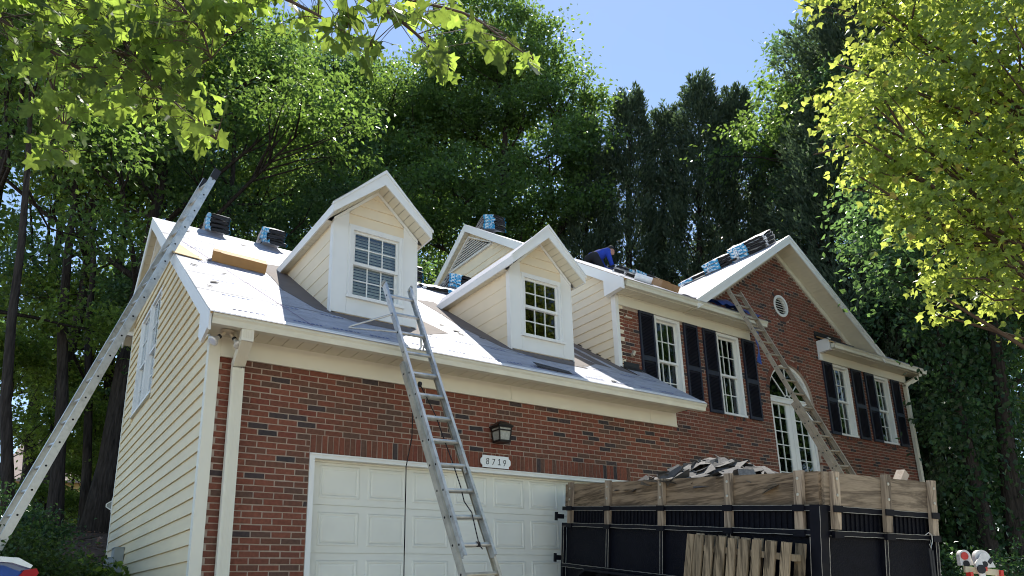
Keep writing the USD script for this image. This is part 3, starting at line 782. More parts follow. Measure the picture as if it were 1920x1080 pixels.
# ---- garage door
y = 0.102
part(HOUSE, 'door_trim', MB().box((DX0, -0.012, 0.9), (DX0 + 0.058, y + 0.02, DZT)).box((DX1 - 0.058, -0.012, 0.9), (DX1, y + 0.02, DZT)).box((DX0 + 0.058, -0.012, DZT - 0.052), (DX1 - 0.058, y + 0.02, DZT))
     .box((DX0 - 0.004, -0.022, DZT - 0.012), (DX1 + 0.004, -0.0125, DZT + 0.004)), 'trim')
part(HOUSE, 'door_trim', MB().box((DX0 + 0.058, y - 0.03, DZT - 0.075), (DX1 - 0.058, y + 0.01, DZT - 0.0525)), 'frieze')
g0, g1 = DX0 + 0.06, DX1 - 0.06
GD = part(HOUSE, 'garage_door', MB().box((g0, y + 0.012, 0.92), (g1, y + 0.04, 3.05)), 'door')
for s in range(4):
    zt = 2.5162 + 0.533 - s * 0.533; zb = zt - 0.533 + 0.006
    part(GD, 'door_section', MB().box((g0, y, zb), (g1, y + 0.0115, zt)), 'door')
    npan = 8
    for k in range(npan):
        a = g0 + 0.05 + (g1 - g0 - 0.1) * k / npan + 0.05; b = g0 + 0.05 + (g1 - g0 - 0.1) * (k + 1) / npan - 0.05
        c, d = zb + 0.075, zt - 0.075
        m = MB()
        def ringq(i0, y0, i1, y1):
            o_ = [(a + i0, y0, c + i0), (b - i0, y0, c + i0), (b - i0, y0, d - i0), (a + i0, y0, d - i0)]
            i_ = [(a + i1, y1, c + i1), (b - i1, y1, c + i1), (b - i1, y1, d - i1), (a + i1, y1, d - i1)]
            m.add(o_ + i_, [[0, 1, 5, 4], [1, 2, 6, 5], [2, 3, 7, 6], [3, 0, 4, 7]])
        ringq(0.0, y - 0.0005, 0.012, y - 0.009); ringq(0.012, y - 0.009, 0.026, y - 0.009); ringq(0.026, y - 0.009, 0.040, y - 0.001); ringq(0.040, y - 0.001, 0.058, y - 0.0075)
        i1 = 0.058; m.add([(a + i1, y - 0.0075, c + i1), (b - i1, y - 0.0075, c + i1), (b - i1, y - 0.0075, d - i1), (a + i1, y - 0.0075, d - i1)], [[0, 1, 2, 3]])
        part(GD, 'door_panel', m, 'door')

# ---- roofs
def slope_piece(pts_xy, zf, t, lift):
    """slab on a roof plane: outline in plan, height from zf"""
    return MB().prism([(x, y, zf(x, y) + lift) for x, y in pts_xy], (0, 0, -t))


gz = lambda x, y: zg(y)
ROOF = part(HOUSE, 'garage_roof', slope_piece([(-0.15, GE_Y + 0.02), (7.371, GE_Y + 0.02), (7.371, D - 0.002), (MX0 - 0.002, D - 0.002), (MX0 - 0.002, GR_Y), (-0.15, GR_Y)], gz, 0.03, 0.0), 'plywood')
cs = math.cos(math.atan(SG))
k, ya = 0, GE_Y - 0.015
while ya < GR_Y - 0.05:
    yb = min(ya + 1.05 * cs, GR_Y + 0.05)
    if ya < D < yb:
        pts = [(-0.16, ya), (7.38, ya), (7.38, D - 0.003), (MX0 - 0.003, D - 0.003), (MX0 - 0.003, yb), (-0.16, yb)]
    else:
        xr = 7.38 if yb <= D else MX0 - 0.003
        pts = [(-0.16, ya), (xr, ya), (xr, yb), (-0.16, yb)]
    part(ROOF, 'underlay_sheet', slope_piece(pts, gz, 0.003, 0.006 + 0.003 * (k % 2)), 'felt')
    if k: part(ROOF, 'lap_edge', slope_piece([(-0.16, ya + 0.05), (pts[1][0], ya + 0.05), (pts[1][0], ya + 0.062), (-0.16, ya + 0.066)], gz, 0.001, 0.0115), 'lap')  # dark strip drawn for the shadow such thin sheets fail to cast
    ya = yb - 0.06; k += 1
# printed rows of small marks along the lower edge of each sheet are in the felt; the first row reads as ink
m = MB()
for row, yy_ in ((0, -0.34), (1, 0.22), (2, 0.90), (3, 1.85), (4, 2.85)):
    x = 0.1
    while x < (7.0 if yy_ < D else 6.6):
        for q in range(int(rng.integers(5, 8))):
            w_ = rng.uniform(0.025, 0.05)
            m.prism([(x, yy_, zg(yy_) + 0.0125), (x + w_, yy_, zg(yy_) + 0.0125), (x + w_ - 0.008, yy_ + 0.035, zg(yy_ + 0.035) + 0.0125), (x + 0.006, yy_ + 0.035, zg(yy_ + 0.035) + 0.0125)], (0, 0, 0.0006)); x += w_ + 0.014
        x += rng.uniform(0.10, 0.3)
part(ROOF, 'printed_marks', m, 'print_ink', kind='stuff')
m = MB()
for q in ([(-0.02, 3.6), (0.95, -0.40)], [(0.30, 4.4), (3.9, 4.30)], [(0.05, 3.05), (2.4, 3.02)], [(0.6, 1.35), (0.75, 1.30)]):
    (xa, ya_), (xb2, yb2) = q
    m.bar((xa, ya_, zg(ya_) + 0.0135), (xb2, yb2, zg(yb2) + 0.0135), 0.010, 0.001, (0, -0.55, 0.83))
part(ROOF, 'chalk_lines', m, 'chalk', kind='stuff')
part(ROOF, 'drip_edge', MB().prism([(-0.16, GE_Y + 0.0, GE_Z - 0.0), (7.375, GE_Y + 0.0, GE_Z - 0.0), (7.375, GE_Y + 0.055, GE_Z + 0.045), (-0.16, GE_Y + 0.055, GE_Z + 0.045)], (0, 0, 0.014)), 'edge_metal')
# dark felt dressed round the dormers and along the main wall
def patch(parent, pts, lift=0.0145, mt='dark_felt', name='felt_patch'):
    return part(parent, name, slope_piece(pts, gz, 0.0025, lift), mt)


for x0, x1 in ((1.477, 2.671), (4.2995, 5.476)):
    patch(ROOF, [(x0 + 0.03, 2.95), (x0 - 0.42, 2.75), (x0 - 0.38, 1.9), (x0 - 0.42, 1.2), (x0 - 0.20, 0.45), (x0 + 0.25, 0.20), (x1 + 0.05, 0.18), (x1 + 0.02, 0.52), (x0 + 0.03, 0.52)])
    patch(ROOF, [(x1 - 0.02, 0.30), (x1 + 0.12, 0.30), (x1 + 0.62, 0.62), (x1 + 0.30, 1.5), (x1 + 0.45, 2.7), (x1 - 0.02, 2.9)], 0.0150)
patch(ROOF, [(MX0 - 0.28, D - 0.3), (MX0 + 0.05, D - 0.42), (MX0 + 0.05, D - 0.006), (MX0 - 0.004, D - 0.006), (MX0 - 0.004, 4.4), (MX0 - 0.32, 4.4)])
patch(ROOF, [(MX0 - 0.72, 0.62), (MX0 - 0.45, 0.55), (MX0 - 0.45, 3.0), (MX0 - 0.72, 3.0)])
part(ROOF, 'flashing', MB().prism([(MX0 - 0.012, D - 0.4, zg(D - 0.4) + 0.02), (MX0 - 0.012, 4.6, zg(4.6) + 0.02), (MX0 - 0.012, 4.6, zg(4.6) + 0.075), (MX0 - 0.012, D - 0.4, zg(D - 0.4) + 0.03)], (0.006, 0, 0)), 'flash')
part(ROOF, 'flashing', MB().prism([(6.9, D - 0.02, zg(D) + 0.02), (7.35, D - 0.02, zg(D) + 0.02), (7.36, D - 0.1, zg(D - 0.1) + 0.03), (6.9, D - 0.1, zg(D - 0.1) + 0.03)], (0, 0, 0.012)).box((6.93, D - 0.018, zg(D)), (7.30, D - 0.006, zg(D) + 0.12)), 'flash')
# a lifted scrap of felt at the eave
part(ROOF, 'felt_patch', MB().prism([(4.15, -0.34, zg(-0.34) + 0.03), (4.75, -0.36, zg(-0.36) + 0.016), (4.75, -0.28, zg(-0.28) + 0.03), (4.15, -0.22, zg(-0.22) + 0.05)], (0, 0, 0.004)), 'flash')
# back slope, back wall
part(HOUSE, 'garage_roof', MB().prism([(-0.15, GR_Y, GR_Z), (MX0, GR_Y, GR_Z), (MX0, YB + 0.35, GR_Z - SG * (YB + 0.35 - GR_Y)), (-0.15, YB + 0.35, GR_Z - SG * (YB + 0.35 - GR_Y))], (0, 0, -0.03)), 'felt')
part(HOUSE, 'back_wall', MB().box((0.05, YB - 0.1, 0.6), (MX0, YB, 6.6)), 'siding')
# rakes of the left gable: boards, end piece, soffit under the back one
def rake(x0, x1, pa, pb, h, mt='trim', name='rake_board'):
    (ya, za), (yb, zb) = pa, pb
    return part(HOUSE, name, MB().prism([(x0, ya, za), (x0, yb, zb), (x0, yb, zb - h), (x0, ya, za - h)], (x1 - x0, 0, 0)), mt)


rake(-0.158, -0.135, (GE_Y + 0.03, GE_Z + 0.012), (GR_Y, GR_Z + 0.006), 0.20)
rake(-0.158, -0.135, (GR_Y, GR_Z + 0.006), (YB + 0.35, GR_Z + 0.006 - SG * (YB + 0.35 - GR_Y)), 0.20)
rake(-0.030, -0.0205, (0.0, 4.52), (GR_Y, GR_Z - 0.20), 0.14, 'frieze', 'frieze_board')
part(HOUSE, 'eave_return', MB().prism([(-0.134, GE_Y + 0.12, 4.335), (-0.134, GE_Y + 0.12, 4.255), (-0.134, -0.04, 4.150), (-0.134, 0.10, 4.262), (-0.134, 0.10, 4.60)], (0.03, 0, 0)), 'trim')
s = part(HOUSE, 'soffit', MB().prism([(-0.134, GR_Y, GR_Z - 0.155), (-0.134, YB + 0.33, GR_Z - 0.155 - SG * (YB + 0.33 - GR_Y)), (0.0, YB + 0.33, GR_Z - 0.155 - SG * (YB + 0.33 - GR_Y)), (0.0, GR_Y, GR_Z - 0.155)], (0, 0, 0.01)), 'soffit')
for k in range(14):
    a = GR_Y + 0.02 + k * 0.16
    part(s, 'soffit_board', MB().prism([(-0.130, a, GR_Z - 0.157 - SG * (a - GR_Y)), (-0.130, a + 0.15, GR_Z - 0.157 - SG * (a + 0.15 - GR_Y)), (-0.022, a + 0.15, GR_Z - 0.157 - SG * (a + 0.15 - GR_Y)), (-0.022, a, GR_Z - 0.157 - SG * (a - GR_Y))], (0, 0, -0.006)), 'soffit')
part(HOUSE, 'eave_return', MB().box((-0.13, YB + 0.02, 6.42), (0.3, YB + 0.34, 6.60)), 'trim')


# louvred triangle vents under the two left gables
def tri_vent(x, yc, zt, zb, hw0, hw1):
    m = MB(); w = 0.06
    A, B, C_ = np.array([x, yc, zt]), np.array([x, yc - hw0, zb]), np.array([x, yc + hw1, zb])
    for p, q in ((A, B), (B, C_), (C_, A)):
        m.bar(p, q, 0.028, 0.075, (1, 0, 0))
    V = part(HOUSE, 'gable_vent', m, 'trim')
    n_ = 8
    for k in range(n_):
        z = zb + 0.05 + (zt - zb - 0.12) * k / n_; t = (zt - z - 0.03) / (zt - zb)
        part(V, 'slat', MB().obox((x - 0.004, yc + (hw1 - hw0) * t / 2, z), (0, 1, 0), (math.cos(0.3), 0, -math.sin(0.3)), (math.sin(0.3), 0, math.cos(0.3)), max((hw0 + hw1) * t / 2 - 0.03, 0.02), 0.011, 0.008), 'trim')
    part(V, 'dark_opening', MB().prism([A + [0.012, 0, -0.05], B + [0.012, 0.05, 0.02], C_ + [0.012, -0.05, 0.02]], (0.004, 0, 0)), 'dark_inside')


tri_vent(-0.014, GR_Y, GR_Z - 0.36, GR_Z - 0.86, 0.72, 0.72)
tri_vent(MX0 - 0.014, 5.68, 9.90, 9.30, 1.03, 0.98)

# ---- dormers
def dormer(x0, x1):
    cx, yf = (x0 + x1) / 2, 0.4814
    hs, ez, pz, y0 = 0.715, 6.415, 7.105, 0.235
    sl = (pz - ez) / hs
    base = zg(yf) + 0.02
    wt = ez - 0.085
    gp = pz - 0.13
    pg = Polygon([(x0, base - 0.4), (x1, base - 0.4), (x1, wt), (cx, wt + (x1 - x0) / 2 * sl), (x0, wt)]).difference(shapely.box(cx - 0.40, 5.265, cx + 0.40, 6.315))
    ex = trimesh.creation.extrude_polygon(pg, 0.06, engine='earcut'); v = np.array(ex.vertices)
    Dm = part(HOUSE, 'dormer_wall', (np.stack([v[:, 0], yf + v[:, 2], v[:, 1]], 1), np.array(ex.faces)[:, ::-1]), 'siding2')
    # flat boards of the front
    wx0, wx1, wz0_, wz1_ = cx - 0.405, cx + 0.405, 5.262, 6.318
    t = 0.018
    part(Dm, 'front_board', MB().prism([(x0 - 0.004, yf, base), (wx0, yf, base), (wx0, yf, wt + 0.05 + (wx0 - x0) * sl), (x0 - 0.004, yf, wt)], (0, -t, 0)), 'trim')
    part(Dm, 'front_board', MB().prism([(wx1, yf, base), (x1 + 0.004, yf, base), (x1 + 0.004, yf, wt), (wx1, yf, wt + 0.05 + (wx0 - x0) * sl)], (0, -t, 0)), 'trim')
    part(Dm, 'front_board', MB().box((wx0 + 0.002, yf - t, base), (wx1 - 0.002, yf, wz0_)), 'trim')
    z = wz1_ + 0.004
    while z < gp + 0.1:
        zt = min(z + 0.155, gp + 0.1)
        h0 = min(wx1 - cx, ((wt + (x1 - x0) / 2 * sl) - z) / sl); h1 = min(wx1 - cx, ((wt + (x1 - x0) / 2 * sl) - zt) / sl)
        if h0 > 0.02:
            h1 = max(h1, 0.005)
            part(Dm, 'siding_plank', MB().hexa([(cx - h0, yf - 0.022, z), (cx + h0, yf - 0.022, z), (cx + h0, yf, z), (cx - h0, yf, z), (cx - h1, yf - 0.006, zt), (cx + h1, yf - 0.006, zt), (cx + h1, yf, zt), (cx - h1, yf, zt)]), 'siding2')
        z += 0.155
    window((cx, yf - t, wz0_), EX, NY, wx1 - wx0, wz1_ - wz0_, recess=0.02, casing=0.07, name='dormer_window')
    # cheeks
    for s, xw in ((-1, x0), (1, x1)):
        yb = (wt - GE_Z) / SG + GE_Y
        part(HOUSE, 'dormer_wall', MB().prism([(xw, yf, zg(yf) - 0.3), (xw, yf, wt), (xw, yb, wt), (xw, yb, wt - 0.3)], (-s * 0.05, 0, 0)), 'siding2')
        z = zg(yf) + 0.02 - 0.19
        cheek = f'{Dm}'
        while z < wt - 0.01:
            zt = min(z + 0.205, wt)
            ye0 = min((max(z, zg(yf)) - GE_Z) / SG + GE_Y, yb); ye1 = (zt - GE_Z) / SG + GE_Y
            zz0 = max(z, zg(yf) + 0.02)
            o_ = s * 0.016
            part(Dm, 'siding_plank', MB().prism([(xw + s * 0.006, yf + 0.0, zz0), (xw + s * 0.006, max(ye0, yf + 0.02), zz0), (xw + s * 0.006, ye1, zt), (xw + s * 0.006, yf + 0.0, zt)], (s * 0.004, 0, 0)).prism(
                [(xw + s * 0.010, yf + 0.0, zz0), (xw + s * 0.010, max(ye0, yf + 0.02), zz0), (xw + s * 0.010, max(ye0, yf + 0.02) + 0.02, zz0 + 0.014), (xw + s * 0.010, yf + 0.0, zz0 + 0.014)], (s * 0.006, 0, 0)), 'siding2')
            z += 0.205
        part(Dm, 'corner_board', MB().box((xw + s * 0.004, yf - t - 0.004, base - 0.02), (xw + s * 0.024, yf + 0.075, wt)), 'trim')
        # roof side
        ze, zp = ez, pz
        yb0 = (ze - GE_Z) / SG + GE_Y + 0.1; yb1 = (zp - GE_Z) / SG + GE_Y + 0.1
        xe = cx + s * hs
        Rf = part(HOUSE, 'dormer_roof', MB().prism([(xe, y0, ze), (xe, yb0, ze), (cx, yb1, zp), (cx, y0, zp)], (0, 0, -0.045)), 'felt')
        part(Rf, 'eave_fascia', MB().prism([(xe + s * 0.003, y0, ze + 0.004), (xe + s * 0.003, yb0, ze + 0.004), (xe + s * 0.003, yb0 - 0.2, ze - 0.125), (xe + s * 0.003, y0, ze - 0.125)], (-s * 0.02, 0, 0)), 'trim')
        part(Rf, 'rake_board', MB().prism([(xe + s * 0.004, y0 - 0.002, ze + 0.006), (cx, y0 - 0.002, zp + 0.006), (cx, y0 - 0.002, zp - 0.20), (xe + s * 0.004, y0 - 0.002, ze - 0.128)], (0, -0.022, 0)), 'trim')
        part(Rf, 'rake_trim', MB().prism([(xe + s * 0.02, y0 - 0.024, ze + 0.008), (cx, y0 - 0.024, zp + 0.020), (cx, y0 - 0.024, zp - 0.025), (xe + s * 0.02, y0 - 0.024, ze - 0.030)], (0, -0.012, 0)), 'trim')
        # eave soffit and rake soffit boards
        n_ = 22
        for k in range(n_):
            a = yf + 0.02 + (yb0 - yf - 0.25) * k / n_; b = yf + 0.02 + (yb0 - yf - 0.25) * (k + 1) / n_ - 0.006
            part(Rf, 'soffit_board', MB().box((xe - s * 0.018, a, ze - 0.118), (xw + s * 0.010, b, ze - 0.108)), 'soffit')
        n_ = 9
        for k in range(n_):
            a = (k + 0.04) / n_; b = (k + 0.96) / n_
            P = lambda q, yy_: (xe + (cx - xe) * q - s * 0.012, yy_, ze - 0.118 + (zp - ze - 0.06) * q)
            part(Rf, 'soffit_board', MB().prism([P(a, y0), P(b, y0), P(b, yf - t), P(a, yf - t)], (0, 0, 0.008)), 'soffit')
        part(Rf, 'rake_trim', MB().prism([(xw + s * 0.02, yf - t, wt + 0.02), (cx, yf - t, wt + 0.02 + hs * sl * 0.83), (cx, yf - t, wt - 0.03 + hs * sl * 0.83), (xw + s * 0.02, yf - t, wt - 0.03)], (0, -0.014, 0)), 'trim')
        part(Rf, 'edge_strip', MB().prism([(xe + s * 0.012, y0 - 0.036, ze + 0.004), (cx, y0 - 0.036, zp + 0.022), (cx, y0 + 0.05, zp + 0.022), (xe + s * 0.012, y0 + 0.05, ze + 0.004)], (0, 0, 0.006)), 'edge_metal')


dormer(1.477, 2.671)
dormer(4.2995, 5.476)

# ---- main block: left side wall above the garage roof
mb = MB().prism([(MX0 + 0.012, D, 4.6), (MX0 + 0.012, 10.9, 4.6), (MX0 + 0.012, 10.9, 6.6), (MX0 + 0.012, MR_Y, MR_Z - 0.15), (MX0 + 0.012, D, 6.85)], (0.15, 0, 0))
SW = part(HOUSE, 'side_wall', mb, 'siding2')
z = 5.642 - 4 * 0.1668
while z < 10.0:
    zt = z + 0.1668 + 0.012
    y0 = max(D + 0.09, (zt + 0.12 - ME_Z) / SM + ME_Y); y1 = min(10.9, 2 * MR_Y - ((zt + 0.12 - ME_Z) / SM + ME_Y))
    y0b = max(D + 0.09, (z + 0.12 - ME_Z) / SM + ME_Y); y1b = min(10.9, 2 * MR_Y - ((z + 0.12 - ME_Z) / SM + ME_Y))
    segs = [(y0, y1, y0b, y1b)]
    if 9.30 < zt and z < 9.92:
        f = lambda q: min(1.0, max(0.0, (9.92 - q) / 0.62))
        segs = [(y0, 5.68 - 1.03 * f(zt), y0b, 5.68 - 1.03 * f(z)), (5.68 + 0.98 * f(zt), y1, 5.68 + 0.98 * f(z), y1b)]
    for a, b, a2, b2 in segs:
        if b - a > 0.03 and b2 - a2 > 0.03:
            part(SW, 'siding_plank', MB().hexa([(MX0 - 0.020, a2, z), (MX0 + 0.010, a2, z), (MX0 + 0.010, b2, z), (MX0 - 0.020, b2, z), (MX0 - 0.004, a, zt), (MX0 + 0.010, a, zt), (MX0 + 0.010, b, zt), (MX0 - 0.004, b, zt)][::1]), 'siding2')
    z += 0.1668
part(HOUSE, 'corner_board', MB().box((MX0 - 0.026, D - 0.022, 5.0), (MX0 + 0.0, D + 0.088, 6.72)).box((MX0 + 0.0005, D - 0.022, 5.0), (XL, D, 6.60)), 'trim')

mz = lambda x, y: zm(y)
MROOF = part(HOUSE, 'main_roof', slope_piece([(6.69, ME_Y + 0.02), (10.66, ME_Y + 0.02), (10.66, D + 0.02), (13.08, D + 0.02), (13.08, ME_Y + 0.02), (17.23, ME_Y + 0.02), (17.23, MR_Y), (6.69, MR_Y)], mz, 0.03, 0.0), 'plywood')
k, ya = 0, ME_Y - 0.012
while ya < MR_Y - 0.05:
    yb = min(ya + 1.05 * cs, MR_Y + 0.05)
    pts = [(6.68, ya), (10.67, ya), (10.67, D + 0.02), (13.07, D + 0.02), (13.07, ya), (17.24, ya), (17.24, yb), (6.68, yb)] if ya < D else [(6.68, ya), (17.24, ya), (17.24, yb), (6.68, yb)]
    part(MROOF, 'underlay_sheet', slope_piece(pts, mz, 0.003, 0.006 + 0.003 * (k % 2)), 'felt'); ya = yb - 0.06; k += 1
part(HOUSE, 'main_roof', MB().prism([(6.69, MR_Y, MR_Z), (17.23, MR_Y, MR_Z), (17.23, 11.1, MR_Z - SM * (11.1 - MR_Y)), (6.69, 11.1, MR_Z - SM * (11.1 - MR_Y))], (0, 0, -0.03)), 'felt')
part(HOUSE, 'back_wall', MB().box((MX0 + 0.2, 10.7, 0.6), (16.7, 10.9, 6.6)).box((16.6, D + 0.3, 0.6), (XR, 10.7, 6.6)), 'siding2')
part(HOUSE, 'side_wall', MB().prism([(16.72, D, 6.5), (16.72, 10.9, 6.5), (16.72, MR_Y, MR_Z - 0.15)], (0.1, 0, 0)), 'siding2')
rake(6.665, 6.690, (ME_Y + 0.03, ME_Z + 0.012), (MR_Y, MR_Z + 0.008), 0.20)
rake(6.665, 6.690, (MR_Y, MR_Z + 0.008), (11.1, MR_Z + 0.008 - SM * (11.1 - MR_Y)), 0.20)
part(HOUSE, 'eave_return', MB().prism([(6.668, ME_Y + 0.10, 6.80), (6.668, ME_Y + 0.12, 6.585), (6.668, D + 0.10, 6.56), (6.668, D + 0.10, 6.95)], (0.10, 0, 0)), 'trim')
s = part(HOUSE, 'soffit', MB().prism([(6.691, MR_Y, MR_Z - 0.15), (6.691, 11.0, MR_Z - 0.15 - SM * (11.0 - MR_Y)), (MX0, 11.0, MR_Z - 0.15 - SM * (11.0 - MR_Y)), (MX0, MR_Y, MR_Z - 0.15)], (0, 0, 0.01)), 'soffit')
for k in range(16):
    a = MR_Y + 0.03 + k * 0.15
    part(s, 'soffit_board', MB().prism([(6.693, a, MR_Z - 0.152 - SM * (a - MR_Y)), (6.693, a + 0.138, MR_Z - 0.152 - SM * (a + 0.138 - MR_Y)), (MX0 - 0.022, a + 0.138, MR_Z - 0.152 - SM * (a + 0.138 - MR_Y)), (MX0 - 0.022, a, MR_Z - 0.152 - SM * (a - MR_Y))], (0, 0, -0.006)), 'soffit')

# ---- front gable roof
GB = 4.0
gl = lambda x: GKZ - GSL * abs(x - GKX)
for s, xe in ((-1, 8.567), (1, 15.20)):
    yv = lambda x: (gl(x) - ME_Z) / SM + ME_Y
    GRf = part(HOUSE, 'gable_roof', MB().prism([(xe, GFY, gl(xe)), (GKX, GFY, gl(GKX)), (GKX, yv(GKX) + 0.1, gl(GKX)), (xe, yv(xe) + 0.1, gl(xe))], (0, 0, -0.03)), 'plywood')
    nst = 4
    for k in range(nst):
        a = k / nst; b = min((k + 1) / nst + 0.01, 1.0)
        xa, xb_ = xe + (GKX - xe) * a, xe + (GKX - xe) * b
        lf = 0.006 + 0.003 * (k % 2)
        part(GRf, 'underlay_sheet', MB().prism([(xa, GFY - 0.01, gl(xa) + lf), (xb_, GFY - 0.01, gl(xb_) + lf), (xb_, yv(xb_) + 0.1, gl(xb_) + lf), (xa, yv(xa) + 0.1, gl(xa) + lf)], (0, 0, -0.003)), 'felt')
    part(GRf, 'rake_board', MB().prism([(xe, GFY + 0.0, gl(xe) + 0.01), (GKX, GFY, GKZ + 0.01), (GKX, GFY, GKZ - 0.175), (xe, GFY, gl(xe) - 0.175)], (0, -0.022, 0)), 'trim')
    part(GRf, 'rake_trim', MB().prism([(xe, GFY - 0.0225, gl(xe) + 0.012), (GKX, GFY - 0.0225, GKZ + 0.014), (GKX, GFY - 0.0225, GKZ - 0.055), (xe, GFY - 0.0225, gl(xe) - 0.055)], (0, -0.014, 0)), 'trim')
    part(GRf, 'edge_strip', MB().prism([(xe, GFY - 0.04, gl(xe) + 0.013), (GKX, GFY - 0.04, GKZ + 0.016), (GKX, GFY + 0.05, GKZ + 0.016), (xe, GFY + 0.05, gl(xe) + 0.013)], (0, 0, 0.005)), 'edge_metal')
    part(GRf, 'wall_trim', MB().prism([(xe, D - 0.03, gl(xe) - 0.170), (GKX, D - 0.03, GKZ - 0.170), (GKX, D - 0.03, GKZ - 0.29), (xe, D - 0.03, gl(xe) - 0.29)], (0, 0.028, 0)), 'frieze')
    part(GRf, 'soffit_back', MB().prism([(xe, GFY, gl(xe) - 0.155), (GKX, GFY, GKZ - 0.155), (GKX, D, GKZ - 0.155), (xe, D, gl(xe) - 0.155)], (0, 0, 0.008)), 'soffit')
    nb = 42
    for k in range(nb):
        xa = xe + (GKX - xe) * (k + 0.05) / nb; xb_ = xe + (GKX - xe) * (k + 0.95) / nb
        part(GRf, 'soffit_board', MB().prism([(xa, GFY + 0.002, gl(xa) - 0.163), (xb_, GFY + 0.002, gl(xb_) - 0.163), (xb_, D - 0.032, gl(xb_) - 0.163), (xa, D - 0.032, gl(xa) - 0.163)], (0, 0, 0.006)), 'soffit')

# ---- downspouts: ribbed pipes with an offset under the gutter
def downspout(pts, w, d, out):
    m = MB(); pts = [np.asarray(q, float) for q in pts]
    for a, b in zip(pts[:-1], pts[1:]):
        m.bar(a, b, w, d, out)
        dd = (b - a) / np.linalg.norm(b - a); sv = np.cross(dd, out); sv /= np.linalg.norm(sv); tv = np.cross(sv, dd)
        for q in (-0.3, -0.1, 0.1, 0.3):
            m.bar(a + sv * w * q - tv * 0, b + sv * w * q, 0.008, d + 0.008, out)
    for q in pts[1:-1]:
        m.obox(q, (1, 0, 0), (0, 1, 0), (0, 0, 1), w / 2, d / 2, d / 2)
    return m


part(HOUSE, 'downspout', downspout([(0.235, -0.455, 4.23), (0.238, -0.44, 4.14), (0.262, -0.078, 3.95), (0.270, -0.078, 1.0)], 0.125, 0.075, (0, -1, 0)), 'frieze')
part(HOUSE, 'downspout', downspout([(16.95, 0.46, 6.62), (16.95, 0.50, 6.52), (16.72, D - 0.06, 6.33), (16.72, D - 0.06, 1.0)], 0.11, 0.075, (0, -1, 0)), 'frieze')
part(HOUSE, 'hanger', MB().box((7.02, D - 0.05, 6.19), (7.17, D - 0.002, 6.215)).box((7.02, D - 0.06, 6.19), (7.045, D - 0.05, 6.23)), 'beige_bracket')
part(HOUSE, 'hanger', MB().obox((7.15, D - 0.04, 5.53), (0.5, 0, 0.86), (0, 1, 0), (-0.86, 0, 0.5), 0.05, 0.03, 0.022), 'beige_bracket')
# ------------------------------------------------------------------ fixtures on the house
LN = thing('wall_lantern', 'dark bronze lantern with seeded glass on the brick above the garage door', 'lantern', (3.655, 0.0, 3.55))
cx, cy, cz = 3.655, -0.135, 3.55
part(LN, 'back_plate', MB().box((cx - 0.055, -0.022, cz - 0.11), (cx + 0.055, -0.003, cz + 0.13)), 'bronze')
part(LN, 'arm', MB().box((cx - 0.02, -0.09, cz + 0.115), (cx + 0.02, -0.022, cz + 0.14)).box((cx - 0.02, -0.15, cz + 0.135), (cx + 0.02, -0.05, cz + 0.15)), 'bronze')
m = MB(); w = 0.118
m.hexa([(cx - w, cy - w, cz + 0.085), (cx + w, cy - w, cz + 0.085), (cx + w, cy + w, cz + 0.085), (cx - w, cy + w, cz + 0.085), (cx - 0.045, cy - 0.045, cz + 0.145), (cx + 0.045, cy - 0.045, cz + 0.145), (cx + 0.045, cy + 0.045, cz + 0.145), (cx - 0.045, cy + 0.045, cz + 0.145)])
m.box((cx - w, cy - w, cz + 0.072), (cx + w, cy + w, cz + 0.0849))
part(LN, 'roof', m, 'bronze')
m = MB(); w0, w1 = 0.078, 0.098
for sx in (-1, 1):
    for sy in (-1, 1):
        m.bar((cx + sx * w0, cy + sy * w0, cz - 0.12), (cx + sx * w1, cy + sy * w1, cz + 0.07), 0.014, 0.014, (1, 0, 0))
for zz, w in ((cz - 0.118, w0 + 0.008), (cz + 0.02, 0.096), (cz + 0.062, 0.104)):
    for a, b in (((-w, -w), (w, -w)), ((w, -w), (w, w)), ((w, w), (-w, w)), ((-w, w), (-w, -w))):
        m.bar((cx + a[0], cy + a[1], zz), (cx + b[0], cy + b[1], zz), 0.012, 0.016)
m.box((cx - 0.085, cy - 0.085, cz - 0.135), (cx + 0.085, cy + 0.085, cz - 0.126))
part(LN, 'cage', m, 'bronze')
for a, b in (((-1, -1), (1, -1)), ((1, -1), (1, 1)), ((-1, 1), (-1, -1))):
    q0, q1 = w0 - 0.004, w1 - 0.004
    v = [(cx + a[0] * q0, cy + a[1] * q0, cz - 0.115), (cx + b[0] * q0, cy + b[1] * q0, cz - 0.115), (cx + b[0] * q1, cy + b[1] * q1, cz + 0.065), (cx + a[0] * q1, cy + a[1] * q1, cz + 0.065)]
    part(LN, 'pane', MB().add(v, [[0, 1, 2, 3]]), 'lamp_glass')

